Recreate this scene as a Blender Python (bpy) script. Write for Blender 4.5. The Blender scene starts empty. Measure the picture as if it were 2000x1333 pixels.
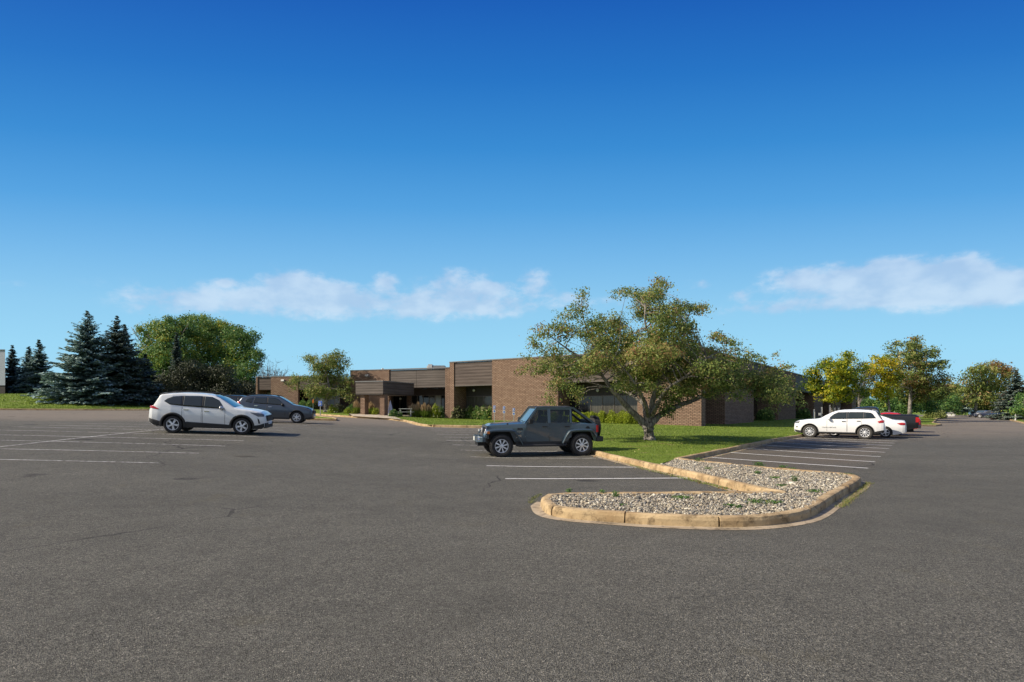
import bpy, bmesh, math, random
import numpy as np
from mathutils import Vector, Matrix
from mathutils.geometry import delaunay_2d_cdt
random.seed(7); rng = np.random.default_rng(11)
S = bpy.context.scene
COL = S.collection
R = math.radians
# ------------------------------------------------------------------ camera
F, EYE, HOR = 1150.0, 1.63, 803.0            # focal length in photo pixels, eye height, horizon row
cd = bpy.data.cameras.new('camera'); cam = bpy.data.objects.new('camera', cd); COL.objects.link(cam)
cam.location = (0, 0, EYE); cam.rotation_euler = (R(90), 0, 0)
cd.sensor_width = 36; cd.lens = F/2000*36; cd.shift_y = (HOR-666.5)/2000
cd.clip_start = 0.1; cd.clip_end = 5000
S.camera = cam
S.view_settings.view_transform = 'Standard'; S.view_settings.look = 'None'
S.view_settings.gamma = 1; S.view_settings.use_curve_mapping = False
S.view_settings.exposure = 0.30
# ------------------------------------------------------------------ sun
SUN_AZ = Vector((-0.975, -0.222)); SUN_EL = R(37)
sd = bpy.data.lights.new('sun', 'SUN'); sd.energy = 5.0; sd.angle = R(0.5); sd.color = (1.0, 0.89, 0.73)
sun = bpy.data.objects.new('sun', sd); COL.objects.link(sun)
tosun = Vector((SUN_AZ.x*math.cos(SUN_EL), SUN_AZ.y*math.cos(SUN_EL), math.sin(SUN_EL))).normalized()
sun.rotation_euler = tosun.to_track_quat('Z', 'Y').to_euler()
sun.location = tosun*60
# ------------------------------------------------------------------ sky
W = bpy.data.worlds.new('World'); S.world = W; W.use_nodes = True
nt = W.node_tree; nt.nodes.clear()
def N(nt_, kind, **kw):
    n = nt_.nodes.new(kind)
    for k, v in kw.items():
        if k.startswith('i_'): n.inputs[k[2:]].default_value = v
        else: setattr(n, k, v)
    return n
def M_(nt_, op, a, b=None, c=None, clamp=False):
    n = nt_.nodes.new('ShaderNodeMath'); n.operation = op; n.use_clamp = clamp
    for i, x in enumerate((a, b, c)):
        if x is None: continue
        if isinstance(x, (int, float)): n.inputs[i].default_value = x
        else: nt_.links.new(x, n.inputs[i])
    return n.outputs[0]
def MR(nt_, x, a, b, c=0.0, d=1.0, smooth=True):
    n = nt_.nodes.new('ShaderNodeMapRange'); n.interpolation_type = 'SMOOTHSTEP' if smooth else 'LINEAR'
    nt_.links.new(x, n.inputs[0])
    for i, v in zip((1, 2, 3, 4), (a, b, c, d)): n.inputs[i].default_value = v
    return n.outputs[0]
def MIX(nt_, fac, a, b):
    n = nt_.nodes.new('ShaderNodeMix'); n.data_type = 'RGBA'
    for sock, x in ((n.inputs[0], fac), (n.inputs[6], a), (n.inputs[7], b)):
        if isinstance(x, (int, float)): sock.default_value = x
        elif isinstance(x, tuple): sock.default_value = (*x[:3], 1)
        else: nt_.links.new(x, sock)
    return n.outputs[2]
def RAMP(nt_, x, stops, mode='LINEAR'):
    n = nt_.nodes.new('ShaderNodeValToRGB'); cr = n.color_ramp; cr.interpolation = mode
    while len(cr.elements) < len(stops): cr.elements.new(0.5)
    for e, (p, c) in zip(cr.elements, stops):
        e.position = p; e.color = (*c, 1) if not isinstance(c, float) else (c, c, c, 1)
    nt_.links.new(x, n.inputs[0]); return n.outputs[0]
sky = N(nt, 'ShaderNodeTexSky', sky_type='NISHITA', sun_disc=False)
sky.sun_elevation = SUN_EL; sky.sun_rotation = math.atan2(SUN_AZ.x, SUN_AZ.y)
sky.altitude = 300; sky.air_density = 1.0; sky.dust_density = 0.4; sky.ozone_density = 3.0
tc = N(nt, 'ShaderNodeTexCoord'); sep = N(nt, 'ShaderNodeSeparateXYZ'); nt.links.new(tc.outputs['Generated'], sep.inputs[0])
hx = M_(nt, 'SQRT', M_(nt, 'ADD', M_(nt, 'MULTIPLY', sep.outputs[0], sep.outputs[0]), M_(nt, 'MULTIPLY', sep.outputs[1], sep.outputs[1])))
el = M_(nt, 'ARCTAN2', sep.outputs[2], hx)                       # elevation, radians
az = M_(nt, 'ARCTAN2', sep.outputs[0], sep.outputs[1])           # azimuth from +Y, radians
def s2l(r, g, b):
    f = lambda c: (c/255/12.92 if c/255 <= .04045 else ((c/255+.055)/1.055)**2.4)
    return (f(r), f(g), f(b))
# the clear air colour by elevation; the stops are radiances for exposure EXK
EXK = 2**-S.view_settings.exposure
def sk(r, g, b): return tuple(c*EXK for c in s2l(r, g, b))
deg = lambda d: R(d)/R(90)
# the blue deepens a little faster to the sides of the open north sky than straight overhead
ya = M_(nt, 'ADD', M_(nt, 'MULTIPLY', M_(nt, 'MAXIMUM', sep.outputs[1], .25), .7), M_(nt, 'MULTIPLY', hx, .3))
elr = M_(nt, 'ARCTAN2', sep.outputs[2], M_(nt, 'MAXIMUM', ya, .02))
ramp = RAMP(nt, M_(nt, 'DIVIDE', elr, R(90)), [
    (0.0, sk(166, 220, 246)), (deg(6.0), sk(155, 216, 247)), (deg(10), sk(144, 205, 242)), (deg(14.5), sk(118, 186, 236)),
    (deg(19), sk(84, 164, 227)), (deg(24), sk(54, 141, 214)), (deg(29.5), sk(33, 117, 200)), (deg(35), sk(20, 94, 186)), (1.0, sk(12, 62, 150))])
# Nishita supplies the sideways variation (towards / away from the sun)
skyc = N(nt, 'ShaderNodeVectorMath', operation='SCALE'); nt.links.new(sky.outputs[0], skyc.inputs[0]); skyc.inputs['Scale'].default_value = 0.10
base = MIX(nt, 0.06, ramp, skyc.outputs[0])
# paler, brighter air towards the sun and behind the camera, out of frame
dt = N(nt, 'ShaderNodeVectorMath', operation='DOT_PRODUCT'); nt.links.new(tc.outputs['Generated'], dt.inputs[0]); dt.inputs[1].default_value = tosun
glow = MR(nt, dt.outputs['Value'], 0.80, 0.995)
base = MIX(nt, M_(nt, 'MULTIPLY', glow, .85), base, (1.5, 1.35, 1.15))
bh = MR(nt, sep.outputs[1], 0.10, -0.55)
base = MIX(nt, M_(nt, 'MULTIPLY', bh, .55), base, (.50, .51, .52))
# clouds: soft masses at given azimuth / elevation, broken up by noise
cv = N(nt, 'ShaderNodeCombineXYZ'); nt.links.new(az, cv.inputs[0]); nt.links.new(el, cv.inputs[1])
mp = N(nt, 'ShaderNodeMapping'); mp.inputs['Scale'].default_value = (1.0, 1.7, 1.0); nt.links.new(cv.outputs[0], mp.inputs[0])
nz = N(nt, 'ShaderNodeTexNoise', i_Scale=34.0, i_Detail=9.0, i_Roughness=0.62); nt.links.new(mp.outputs[0], nz.inputs['Vector'])
nz2 = N(nt, 'ShaderNodeTexNoise', i_Scale=14.0, i_Detail=4.0, i_Roughness=0.5); nt.links.new(mp.outputs[0], nz2.inputs['Vector'])
noise = M_(nt, 'ADD', M_(nt, 'MULTIPLY', nz.outputs[0], 0.62), M_(nt, 'MULTIPLY', nz2.outputs[0], 0.38))
def uvdir(u, v):
    x = (u-1000)/F; z = (HOR-v)/F
    return math.atan2(x, 1), math.atan2(z, math.hypot(1, x))
def cloud(u, v, ru, rv, amp):
    a0, e0 = uvdir(u, v); wa = ru/F*math.cos(a0)**2; we = rv/F*math.cos(a0)
    dx = M_(nt, 'MULTIPLY', M_(nt, 'SUBTRACT', az, a0), 1/wa)
    dy = M_(nt, 'MULTIPLY', M_(nt, 'SUBTRACT', el, e0), 1/we)
    q = M_(nt, 'ADD', M_(nt, 'MULTIPLY', dx, dx), M_(nt, 'MULTIPLY', dy, dy))
    return M_(nt, 'MULTIPLY', M_(nt, 'EXPONENT', M_(nt, 'MULTIPLY', q, -1.0)), amp)
tot = None
for c in [(620, 594, 330, 26, .42), (960, 600, 170, 22, .34), (570, 552, 62, 26, .95), (660, 568, 60, 20, .7), (600, 592, 180, 30, .60), (380, 590, 110, 22, .62), (265, 602, 60, 14, .45), (752, 552, 22, 20, .85), (437, 553, 17, 8, .9),
          (895, 552, 70, 26, .75), (965, 564, 28, 10, .8), (1045, 550, 30, 24, .8), (930, 590, 110, 26, .5), (820, 596, 40, 26, .55), (1105, 580, 30, 14, .5), (1200, 590, 60, 14, .35),
          (1365, 556, 28, 13, .5), (1445, 578, 22, 13, .6), (1500, 600, 90, 13, .4), (1560, 545, 80, 22, .8), (1690, 550, 120, 34, 1.0), (1840, 560, 120, 38, 1.15),
          (1740, 522, 40, 18, .95), (1870, 523, 60, 20, 1.0), (1960, 570, 70, 30, .9), (2000, 545, 30, 22, .8), (1700, 590, 300, 18, .55), (60, 560, 90, 12, .22), (1780, 430, 180, 16, .16)]:
    g = cloud(*c); tot = g if tot is None else M_(nt, 'ADD', tot, g)
dens = M_(nt, 'ADD', M_(nt, 'MULTIPLY', M_(nt, 'MINIMUM', tot, 1.15), 0.85), M_(nt, 'MULTIPLY', M_(nt, 'SUBTRACT', noise, 0.5), 2.1))
mask = MR(nt, dens, 0.12, 0.80)
mask = M_(nt, 'MULTIPLY', mask, MR(nt, tot, 0.03, 0.35))
mask = M_(nt, 'MAXIMUM', mask, M_(nt, 'MULTIPLY', MR(nt, M_(nt, 'ADD', tot, M_(nt, 'MULTIPLY', M_(nt, 'SUBTRACT', noise, .5), 1.9)), .12, 1.0), .62))
mask = M_(nt, 'MULTIPLY', M_(nt, 'MULTIPLY', mask, MR(nt, tot, 0.04, 0.30)), 0.57)
ccol = RAMP(nt, MR(nt, nz2.outputs[0], 0.35, 0.65), [(0.0, sk(188, 206, 234)), (1.0, sk(226, 236, 250))])
skyfin = MIX(nt, mask, base, ccol)
bg = N(nt, 'ShaderNodeBackground'); bg.inputs['Strength'].default_value = 1.0
nt.links.new(skyfin, bg.inputs['Color']); wo = N(nt, 'ShaderNodeOutputWorld'); nt.links.new(bg.outputs[0], wo.inputs[0])

# ================================================================== helpers
def tag(o, label=None, cat=None, group=None, kind=None):
    if label: o['label'] = label
    if cat: o['category'] = cat
    if group: o['group'] = group
    if kind: o['kind'] = kind
    return o
def thing(name, label, cat, loc=(0, 0, 0), rz=0.0, group=None):
    o = bpy.data.objects.new(name, None); COL.objects.link(o); o.empty_display_size = 0.3
    o.location = loc; o.rotation_euler = (0, 0, rz)
    return tag(o, label, cat, group)
def mesh(name, V, Fc, mat, parent=None, smooth=False, world=False, mi=None, attr=None, uv=False, link=True):
    """world=True: V is in world space and the parent Empty is unrotated"""
    V = np.asarray(V, dtype=np.float64).reshape(-1, 3)
    if world and parent is not None: V = V - np.array(parent.location)
    me = bpy.data.meshes.new(name)
    if isinstance(Fc, np.ndarray):
        k = Fc.shape[1]; n = Fc.shape[0]
        me.vertices.add(len(V)); me.vertices.foreach_set('co', V.astype(np.float32).ravel())
        me.loops.add(n*k); me.loops.foreach_set('vertex_index', Fc.astype(np.int32).ravel())
        me.polygons.add(n); me.polygons.foreach_set('loop_start', np.arange(0, n*k, k, dtype=np.int32))
        me.update(calc_edges=True)
    else:
        me.from_pydata(V.tolist(), [], [list(f) for f in Fc])
    me.validate()
    for m in (mat if isinstance(mat, (list, tuple)) else [mat]): me.materials.append(m)
    if mi is not None: me.polygons.foreach_set('material_index', np.asarray(mi, dtype=np.int32))
    if smooth: me.polygons.foreach_set('use_smooth', np.ones(len(me.polygons), dtype=bool))
    if attr is not None:
        a = me.attributes.new('tint', 'FLOAT', 'POINT'); a.data.foreach_set('value', np.asarray(attr, dtype=np.float32))
    if uv: box_uv(me, np.array(parent.location) if (world and parent is not None) else np.zeros(3))
    me.update()
    o = bpy.data.objects.new(name, me)
    if link: COL.objects.link(o)
    if parent is not None: o.parent = parent
    return o
def box_uv(me, off):
    uvl = me.uv_layers.new(name='UVMap')
    for p in me.polygons:
        n = p.normal
        for li in p.loop_indices:
            co = me.vertices[me.loops[li].vertex_index].co
            x, y, z = co.x+off[0], co.y+off[1], co.z+off[2]
            if abs(n.z) > .7: uvl.data[li].uv = (x, y)
            else:
                h = math.hypot(n.x, n.y); uvl.data[li].uv = ((-n.y*x+n.x*y)/h, z)
class MB:
    def __init__(s): s.V = []; s.F = []
    def add(s, V, Fc):
        o = len(s.V); s.V += [tuple(map(float, v)) for v in V]; s.F += [tuple(i+o for i in f) for f in Fc]; return s
    def box(s, x0, x1, y0, y1, z0, z1):
        return s.add([(x0, y0, z0), (x1, y0, z0), (x1, y1, z0), (x0, y1, z0), (x0, y0, z1), (x1, y0, z1), (x1, y1, z1), (x0, y1, z1)],
                     [(0, 3, 2, 1), (4, 5, 6, 7), (0, 1, 5, 4), (1, 2, 6, 5), (2, 3, 7, 6), (3, 0, 4, 7)])
    def prism(s, pts, z0, z1):
        """pts: counter-clockwise plan polygon; z0/z1 number or list"""
        n = len(pts); za = z0 if isinstance(z0, (list, tuple)) else [z0]*n; zb = z1 if isinstance(z1, (list, tuple)) else [z1]*n
        V = [(p[0], p[1], za[i]) for i, p in enumerate(pts)]+[(p[0], p[1], zb[i]) for i, p in enumerate(pts)]
        return s.add(V, [tuple(range(n))[::-1], tuple(range(n, 2*n))]+[(i, (i+1) % n, n+(i+1) % n, n+i) for i in range(n)])
    def tube(s, pts, rad, k=8, cap=True):
        pts = [Vector(p) for p in pts]; n = len(pts); rad = rad if isinstance(rad, (list, tuple, np.ndarray)) else [rad]*n
        V = []; up = None
        for i, p in enumerate(pts):
            t = (pts[min(i+1, n-1)]-pts[max(i-1, 0)])
            if t.length < 1e-9: t = Vector((0, 0, 1))
            t.normalize()
            if up is None: up = Vector((1, 0, 0)) if abs(t.z) > .9 else Vector((0, 0, 1))
            a = (up-t*up.dot(t)); a = a.normalized() if a.length > 1e-6 else t.orthogonal().normalized(); b = t.cross(a); up = a
            for j in range(k):
                w = 2*math.pi*j/k; V.append(p+(a*math.cos(w)+b*math.sin(w))*rad[i])
        Fc = [(i*k+j, i*k+(j+1) % k, (i+1)*k+(j+1) % k, (i+1)*k+j) for i in range(n-1) for j in range(k)]
        if cap: Fc += [tuple(range(k))[::-1], tuple(range((n-1)*k, n*k))]
        return s.add(V, Fc)
    def bar(s, p0, p1, w, h):
        """square bar from p0 to p1"""
        p0, p1 = Vector(p0), Vector(p1); t = (p1-p0).normalized(); u = Vector((0, 0, 1)) if abs(t.z) < .95 else Vector((1, 0, 0))
        a = t.cross(u).normalized()*w/2; b = a.cross(t).normalized()*h/2
        V = [p0-a-b, p0+a-b, p0+a+b, p0-a+b, p1-a-b, p1+a-b, p1+a+b, p1-a+b]
        return s.add(V, [(0, 3, 2, 1), (4, 5, 6, 7), (0, 1, 5, 4), (1, 2, 6, 5), (2, 3, 7, 6), (3, 0, 4, 7)])
    def build(s, name, mat, parent=None, **kw): return mesh(name, s.V, s.F, mat, parent, **kw)
def bevel(o, w=0.01, seg=2):
    bm = bmesh.new(); bm.from_mesh(o.data)
    bmesh.ops.bevel(bm, geom=[e for e in bm.edges if len(e.link_faces) == 2 and e.calc_face_angle(0) > .5], offset=w, segments=seg, affect='EDGES', profile=.6, clamp_overlap=True)
    bm.to_mesh(o.data); bm.free(); return o

# ------------------------------------------------------------------ materials
def mat(name):
    m = bpy.data.materials.new(name); m.use_nodes = True; m.node_tree.nodes.clear(); return m, m.node_tree
def princ(t, color=(.5, .5, .5), rough=.6, metal=0.0, spec=.5, coat=0.0, normal=None, trans=None):
    p = t.nodes.new('ShaderNodeBsdfPrincipled')
    if isinstance(color, tuple): p.inputs['Base Color'].default_value = (*color[:3], 1)
    else: t.links.new(color, p.inputs['Base Color'])
    if isinstance(rough, (int, float)): p.inputs['Roughness'].default_value = rough
    else: t.links.new(rough, p.inputs['Roughness'])
    p.inputs['Metallic'].default_value = metal; p.inputs['Specular IOR Level'].default_value = spec
    p.inputs['Coat Weight'].default_value = coat; p.inputs['Coat Roughness'].default_value = .04
    if normal is not None: t.links.new(normal, p.inputs['Normal'])
    return p
def out(t, sh): o = t.nodes.new('ShaderNodeOutputMaterial'); t.links.new(sh, o.inputs[0])
def noise(t, vec, scale, detail=3, rough=.55):
    n = N(t, 'ShaderNodeTexNoise', i_Scale=scale, i_Detail=detail, i_Roughness=rough)
    if vec is not None: t.links.new(vec, n.inputs['Vector'])
    return n.outputs[0]
def bump(t, h, strength=.3, dist=.01):
    b = t.nodes.new('ShaderNodeBump'); b.inputs['Strength'].default_value = strength; b.inputs['Distance'].default_value = dist
    t.links.new(h, b.inputs['Height']); return b.outputs[0]
def simple(name, color, rough=.5, metal=0.0, spec=.5, coat=0.0, var=.12, scale=6.0):
    m, t = mat(name); g = N(t, 'ShaderNodeTexCoord').outputs['Object']
    n = noise(t, g, scale, 4); c = tuple(color)
    col = MIX(t, MR(t, n, .3, .7), tuple(x*(1-var) for x in c), tuple(min(1, x*(1+var)) for x in c))
    out(t, princ(t, col, rough, metal, spec, coat).outputs[0]); return m
MT = {}
def mk():
    # asphalt
    m, t = mat('asphalt'); g = N(t, 'ShaderNodeTexCoord').outputs['Object']
    fine = noise(t, g, 95, 2, .7); grit = N(t, 'ShaderNodeTexVoronoi', i_Scale=130.0); t.links.new(g, grit.inputs['Vector'])
    grit2 = N(t, 'ShaderNodeTexVoronoi', i_Scale=52.0); t.links.new(g, grit2.inputs['Vector'])
    mpz = N(t, 'ShaderNodeMapping'); mpz.inputs['Scale'].default_value = (.35, 1, 1); t.links.new(g, mpz.inputs[0])
    big = noise(t, mpz.outputs[0], .22, 5, .55); mid = noise(t, g, 1.7, 5, .6)
    c = RAMP(t, fine, [(.28, (.018, .0172, .0138)), (.5, (.090, .0855, .070)), (.72, (.315, .295, .235))])
    sp = N(t, 'ShaderNodeSeparateColor'); t.links.new(grit.outputs['Color'], sp.inputs[0])
    c = MIX(t, M_(t, 'MULTIPLY', M_(t, 'GREATER_THAN', sp.outputs[0], .72), .6), c, (.17, .162, .138))
    sp2 = N(t, 'ShaderNodeSeparateColor'); t.links.new(grit2.outputs['Color'], sp2.inputs[0])
    c = MIX(t, M_(t, 'MULTIPLY', M_(t, 'GREATER_THAN', sp2.outputs[1], .93), M_(t, 'MULTIPLY', M_(t, 'LESS_THAN', grit2.outputs['Distance'], .33), .8)), c, (.36, .33, .27))
    c = MIX(t, M_(t, 'MULTIPLY', M_(t, 'LESS_THAN', sp.outputs[1], .2), .55), c, (.016, .016, .017))
    tone = M_(t, 'ADD', M_(t, 'MULTIPLY', MR(t, big, .3, .7), .24), M_(t, 'MULTIPLY', MR(t, mid, .3, .7), .17))
    tone = M_(t, 'ADD', tone, .80)
    hs = N(t, 'ShaderNodeVectorMath', operation='SCALE'); t.links.new(c, hs.inputs[0]); t.links.new(tone, hs.inputs['Scale'])
    sx = N(t, 'ShaderNodeSeparateXYZ'); t.links.new(g, sx.inputs[0])
    coarse = noise(t, g, 20, 4, .8); cs = N(t, 'ShaderNodeVectorMath', operation='SCALE'); t.links.new(hs.outputs[0], cs.inputs[0]); t.links.new(MR(t, coarse, .34, .66, .70, 1.34, False), cs.inputs['Scale']); hs = cs
    # older, browner, paler surfacing away from the newer overlay
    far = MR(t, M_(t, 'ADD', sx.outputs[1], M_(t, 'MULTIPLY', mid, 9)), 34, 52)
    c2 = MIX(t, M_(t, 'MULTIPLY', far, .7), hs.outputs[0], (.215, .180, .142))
    # worn pale-brown stalls in the right hand lot
    d = M_(t, 'SUBTRACT', M_(t, 'MULTIPLY', M_(t, 'SUBTRACT', sx.outputs[0], 5.7), .816), M_(t, 'MULTIPLY', M_(t, 'SUBTRACT', sx.outputs[1], 20.6), .577))
    rl = M_(t, 'MULTIPLY', MR(t, M_(t, 'ADD', d, M_(t, 'MULTIPLY', mid, 1.2)), 5.6, 6.8, 1, 0), MR(t, sx.outputs[1], 15.5, 16.5))
    rl = M_(t, 'MULTIPLY', rl, MR(t, sx.outputs[0], 3, 6))
    c2 = MIX(t, M_(t, 'MULTIPLY', rl, M_(t, 'ADD', M_(t, 'MULTIPLY', MR(t, big, .35, .6), .4), .3)), c2, (.135, .108, .082))
    # oil drips and darker patches where cars stand, paler scuffed wheel tracks
    st_ = N(t, 'ShaderNodeTexVoronoi', i_Scale=.42); t.links.new(g, st_.inputs['Vector']); ss = N(t, 'ShaderNodeSeparateColor'); t.links.new(st_.outputs['Color'], ss.inputs[0])
    dr_ = M_(t, 'MULTIPLY', MR(t, M_(t, 'ADD', st_.outputs['Distance'], M_(t, 'MULTIPLY', M_(t, 'SUBTRACT', mid, .5), .5)), .05, .17, 1, 0), M_(t, 'GREATER_THAN', ss.outputs[0], .6))
    c2 = MIX(t, M_(t, 'MULTIPLY', dr_, .7), c2, (.022, .021, .020))
    pt = noise(t, g, .09, 3); c2 = MIX(t, MR(t, pt, .56, .60, 0, .22), c2, (.10, .096, .085))
    yl = noise(t, g, .8, 5, .7); c2 = MIX(t, MR(t, yl, .58, .72, 0, .35), c2, (.12, .105, .065))
    # cracks
    wv = N(t, 'ShaderNodeVectorMath', operation='ADD'); t.links.new(g, wv.inputs[0])
    nn = N(t, 'ShaderNodeTexNoise', i_Scale=.6, i_Detail=5.0); t.links.new(g, nn.inputs['Vector']); t.links.new(nn.outputs['Color'], wv.inputs[1])
    vr = N(t, 'ShaderNodeTexVoronoi', feature='DISTANCE_TO_EDGE', i_Scale=.16); t.links.new(wv.outputs[0], vr.inputs['Vector'])
    cr = M_(t, 'MULTIPLY', M_(t, 'LESS_THAN', vr.outputs['Distance'], .0036), MR(t, noise(t, g, .13, 2), .5, .6))
    c2 = MIX(t, M_(t, 'MULTIPLY', cr, .75), c2, (.02, .02, .02))
    h = M_(t, 'ADD', fine, M_(t, 'MULTIPLY', grit.outputs['Distance'], .8))
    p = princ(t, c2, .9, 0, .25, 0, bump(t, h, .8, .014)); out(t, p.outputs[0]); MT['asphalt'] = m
    # lawn
    m, t = mat('lawn'); g = N(t, 'ShaderNodeTexCoord').outputs['Object']
    a = noise(t, g, .5, 4); b = noise(t, g, 5, 5, .7); f = noise(t, g, 40, 3, .8)
    mv = N(t, 'ShaderNodeMapping'); mv.inputs['Rotation'].default_value = (0, 0, R(62)); t.links.new(g, mv.inputs[0])
    st = N(t, 'ShaderNodeTexWave', wave_type='BANDS', i_Scale=.28, i_Distortion=1.2); st.inputs['Detail'].default_value = 2; t.links.new(mv.outputs[0], st.inputs['Vector'])
    v = M_(t, 'ADD', M_(t, 'MULTIPLY', a, .3), M_(t, 'ADD', M_(t, 'MULTIPLY', b, .3), M_(t, 'MULTIPLY', f, .4)))
    c = RAMP(t, v, [(.3, (.036, .062, .011)), (.5, (.155, .220, .030)), (.72, (.27, .34, .06))])
    c = MIX(t, M_(t, 'MULTIPLY', st.outputs['Fac'], .38), c, (.16, .22, .045))
    c = MIX(t, MR(t, noise(t, g, 1.3, 5), .60, .72), c, (.22, .20, .075))
    out(t, princ(t, c, .95, 0, .1, 0, bump(t, M_(t, 'ADD', f, b), .9, .05)).outputs[0]); MT['lawn'] = m
    # grass blades and leaves share a translucent shader
    def leaf(name, stops, trans=.3, rough=.55, spec=.3):
        m, t = mat(name); at = N(t, 'ShaderNodeAttribute', attribute_name='tint')
        geo = N(t, 'ShaderNodeNewGeometry')
        x = M_(t, 'ADD', at.outputs['Fac'], M_(t, 'MULTIPLY', M_(t, 'SUBTRACT', geo.outputs['Random Per Island'], .5), .26))
        c = RAMP(t, x, stops)
        p = princ(t, c, rough, 0, spec); tr = t.nodes.new('ShaderNodeBsdfTranslucent'); t.links.new(c, tr.inputs['Color'])
        mx = t.nodes.new('ShaderNodeMixShader'); mx.inputs[0].default_value = trans
        t.links.new(p.outputs[0], mx.inputs[1]); t.links.new(tr.outputs[0], mx.inputs[2]); out(t, mx.outputs[0]); MT[name] = m
    leaf('blade', [(0, (.048, .080, .014)), (.5, (.175, .25, .034)), (1, (.32, .37, .07))])
    leaf('crab_leaf', [(0, (.030, .055, .012)), (.35, (.155, .225, .052)), (.6, (.29, .325, .080)), (.8, (.37, .27, .11)), (1, (.32, .15, .08))], .40)
    leaf('green_leaf', [(0, (.022, .050, .012)), (.4, (.080, .175, .040)), (.7, (.17, .29, .075)), (.88, (.36, .36, .05)), (1, (.50, .38, .03))], .35)
    leaf('mixed_leaf', [(0, (.035, .06, .012)), (.35, (.13, .185, .04)), (.6, (.24, .27, .065)), (.8, (.30, .22, .085)), (1, (.20, .085, .03))])
    leaf('yellow_leaf', [(0, (.03, .065, .008)), (.3, (.13, .21, .02)), (.55, (.34, .37, .02)), (.8, (.56, .50, .03)), (1, (.62, .42, .03))], .45)
    leaf('olive_leaf', [(0, (.010, .016, .007)), (.5, (.030, .040, .014)), (1, (.075, .085, .03))], .15)
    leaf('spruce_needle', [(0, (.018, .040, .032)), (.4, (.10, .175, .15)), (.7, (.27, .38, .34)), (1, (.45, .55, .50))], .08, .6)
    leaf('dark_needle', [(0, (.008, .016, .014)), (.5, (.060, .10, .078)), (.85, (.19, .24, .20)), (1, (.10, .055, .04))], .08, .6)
    leaf('bright_leaf', [(0, (.09, .14, .012)), (.5, (.27, .34, .025)), (1, (.46, .48, .05))], .35)
    leaf('plume', [(0, (.20, .14, .07)), (.5, (.38, .27, .15)), (1, (.50, .38, .24))], .3)
    leaf('pale_flower', [(0, (.10, .15, .03)), (.4, (.20, .24, .06)), (1, (.38, .38, .20))], .3)
    leaf('grey_twig', [(0, (.07, .06, .055)), (.5, (.14, .12, .11)), (1, (.24, .21, .19))], .05)
    # bark
    def bark(name, c0, c1):
        m, t = mat(name); g = N(t, 'ShaderNodeTexCoord').outputs['Object']
        mv = N(t, 'ShaderNodeMapping'); mv.inputs['Scale'].default_value = (1, 1, .25); t.links.new(g, mv.inputs[0])
        a = noise(t, mv.outputs[0], 14, 6, .7); b = noise(t, g, 3, 3)
        c = MIX(t, MR(t, M_(t, 'ADD', M_(t, 'MULTIPLY', a, .7), M_(t, 'MULTIPLY', b, .3)), .38, .64), c0, c1)
        out(t, princ(t, c, .9, 0, .2, 0, bump(t, a, .8, .03)).outputs[0]); MT[name] = m
    bark('bark', (.075, .065, .056), (.36, .325, .285)); bark('dark_bark', (.03, .025, .02), (.11, .09, .075))
    # concrete
    def conc(name, c0, c1, c2):
        m, t = mat(name); g = N(t, 'ShaderNodeTexCoord').outputs['Object']
        a = noise(t, g, 1.5, 5, .6); b = noise(t, g, 30, 4, .7)
        c = MIX(t, MR(t, a, .35, .65), c0, c1); c = MIX(t, M_(t, 'MULTIPLY', MR(t, b, .5, .75), .5), c, c2)
        w = noise(t, g, 4.5, 7, .72); c = MIX(t, MR(t, w, .48, .66, 0, .85), c, tuple(x*.55 for x in c2))
        w2 = noise(t, g, 11, 5, .7); c = MIX(t, MR(t, w2, .60, .72, 0, .5), c, tuple(min(1, x*1.25) for x in c1))
        out(t, princ(t, c, .9, 0, .2, 0, bump(t, b, .6, .01)).outputs[0]); MT[name] = m
    conc('kerb', (.34, .235, .125), (.50, .375, .215), (.24, .17, .095))
    conc('pan', (.30, .24, .16), (.42, .34, .24), (.20, .16, .11))
    conc('walk', (.42, .36, .27), (.55, .48, .38), (.33, .28, .21))
    conc('dirt', (.10, .075, .045), (.17, .13, .08), (.05, .04, .025))
    # paint lines
    m, t = mat('line_paint'); g = N(t, 'ShaderNodeTexCoord').outputs['Object']
    a = noise(t, g, 9, 6, .75); b = noise(t, g, .5, 3)
    c = MIX(t, MR(t, M_(t, 'ADD', M_(t, 'MULTIPLY', a, .75), M_(t, 'MULTIPLY', b, .25)), .40, .56), (.12, .115, .105), (.60, .59, .56))
    out(t, princ(t, c, .8, 0, .2).outputs[0]); MT['paint'] = m
    m, t = mat('line_paint_fresh'); g = N(t, 'ShaderNodeTexCoord').outputs['Object']; a = noise(t, g, 14, 6, .75)
    out(t, princ(t, MIX(t, MR(t, a, .34, .46), (.22, .21, .19), (.78, .77, .74)), .8, 0, .2).outputs[0]); MT['paint_fresh'] = m
    # brick
    m, t = mat('brick'); uvn = N(t, 'ShaderNodeTexCoord').outputs['UV']
    br = N(t, 'ShaderNodeTexBrick'); t.links.new(uvn, br.inputs['Vector']); br.offset = .5
    br.inputs['Scale'].default_value = 1.0; br.inputs['Brick Width'].default_value = .34; br.inputs['Row Height'].default_value = .115
    br.inputs['Mortar Size'].default_value = .019; br.inputs['Mortar Smooth'].default_value = .2; br.inputs['Bias'].default_value = -.1
    br.inputs['Color1'].default_value = (.235, .150, .105, 1); br.inputs['Color2'].default_value = (.33, .225, .160, 1); br.inputs['Mortar'].default_value = (.040, .028, .022, 1)
    n1 = noise(t, uvn, 1.1, 4); n2 = noise(t, uvn, 12, 4, .7)
    sc = M_(t, 'ADD', .72, M_(t, 'ADD', M_(t, 'MULTIPLY', n1, .25), M_(t, 'MULTIPLY', n2, .30)))
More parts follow.
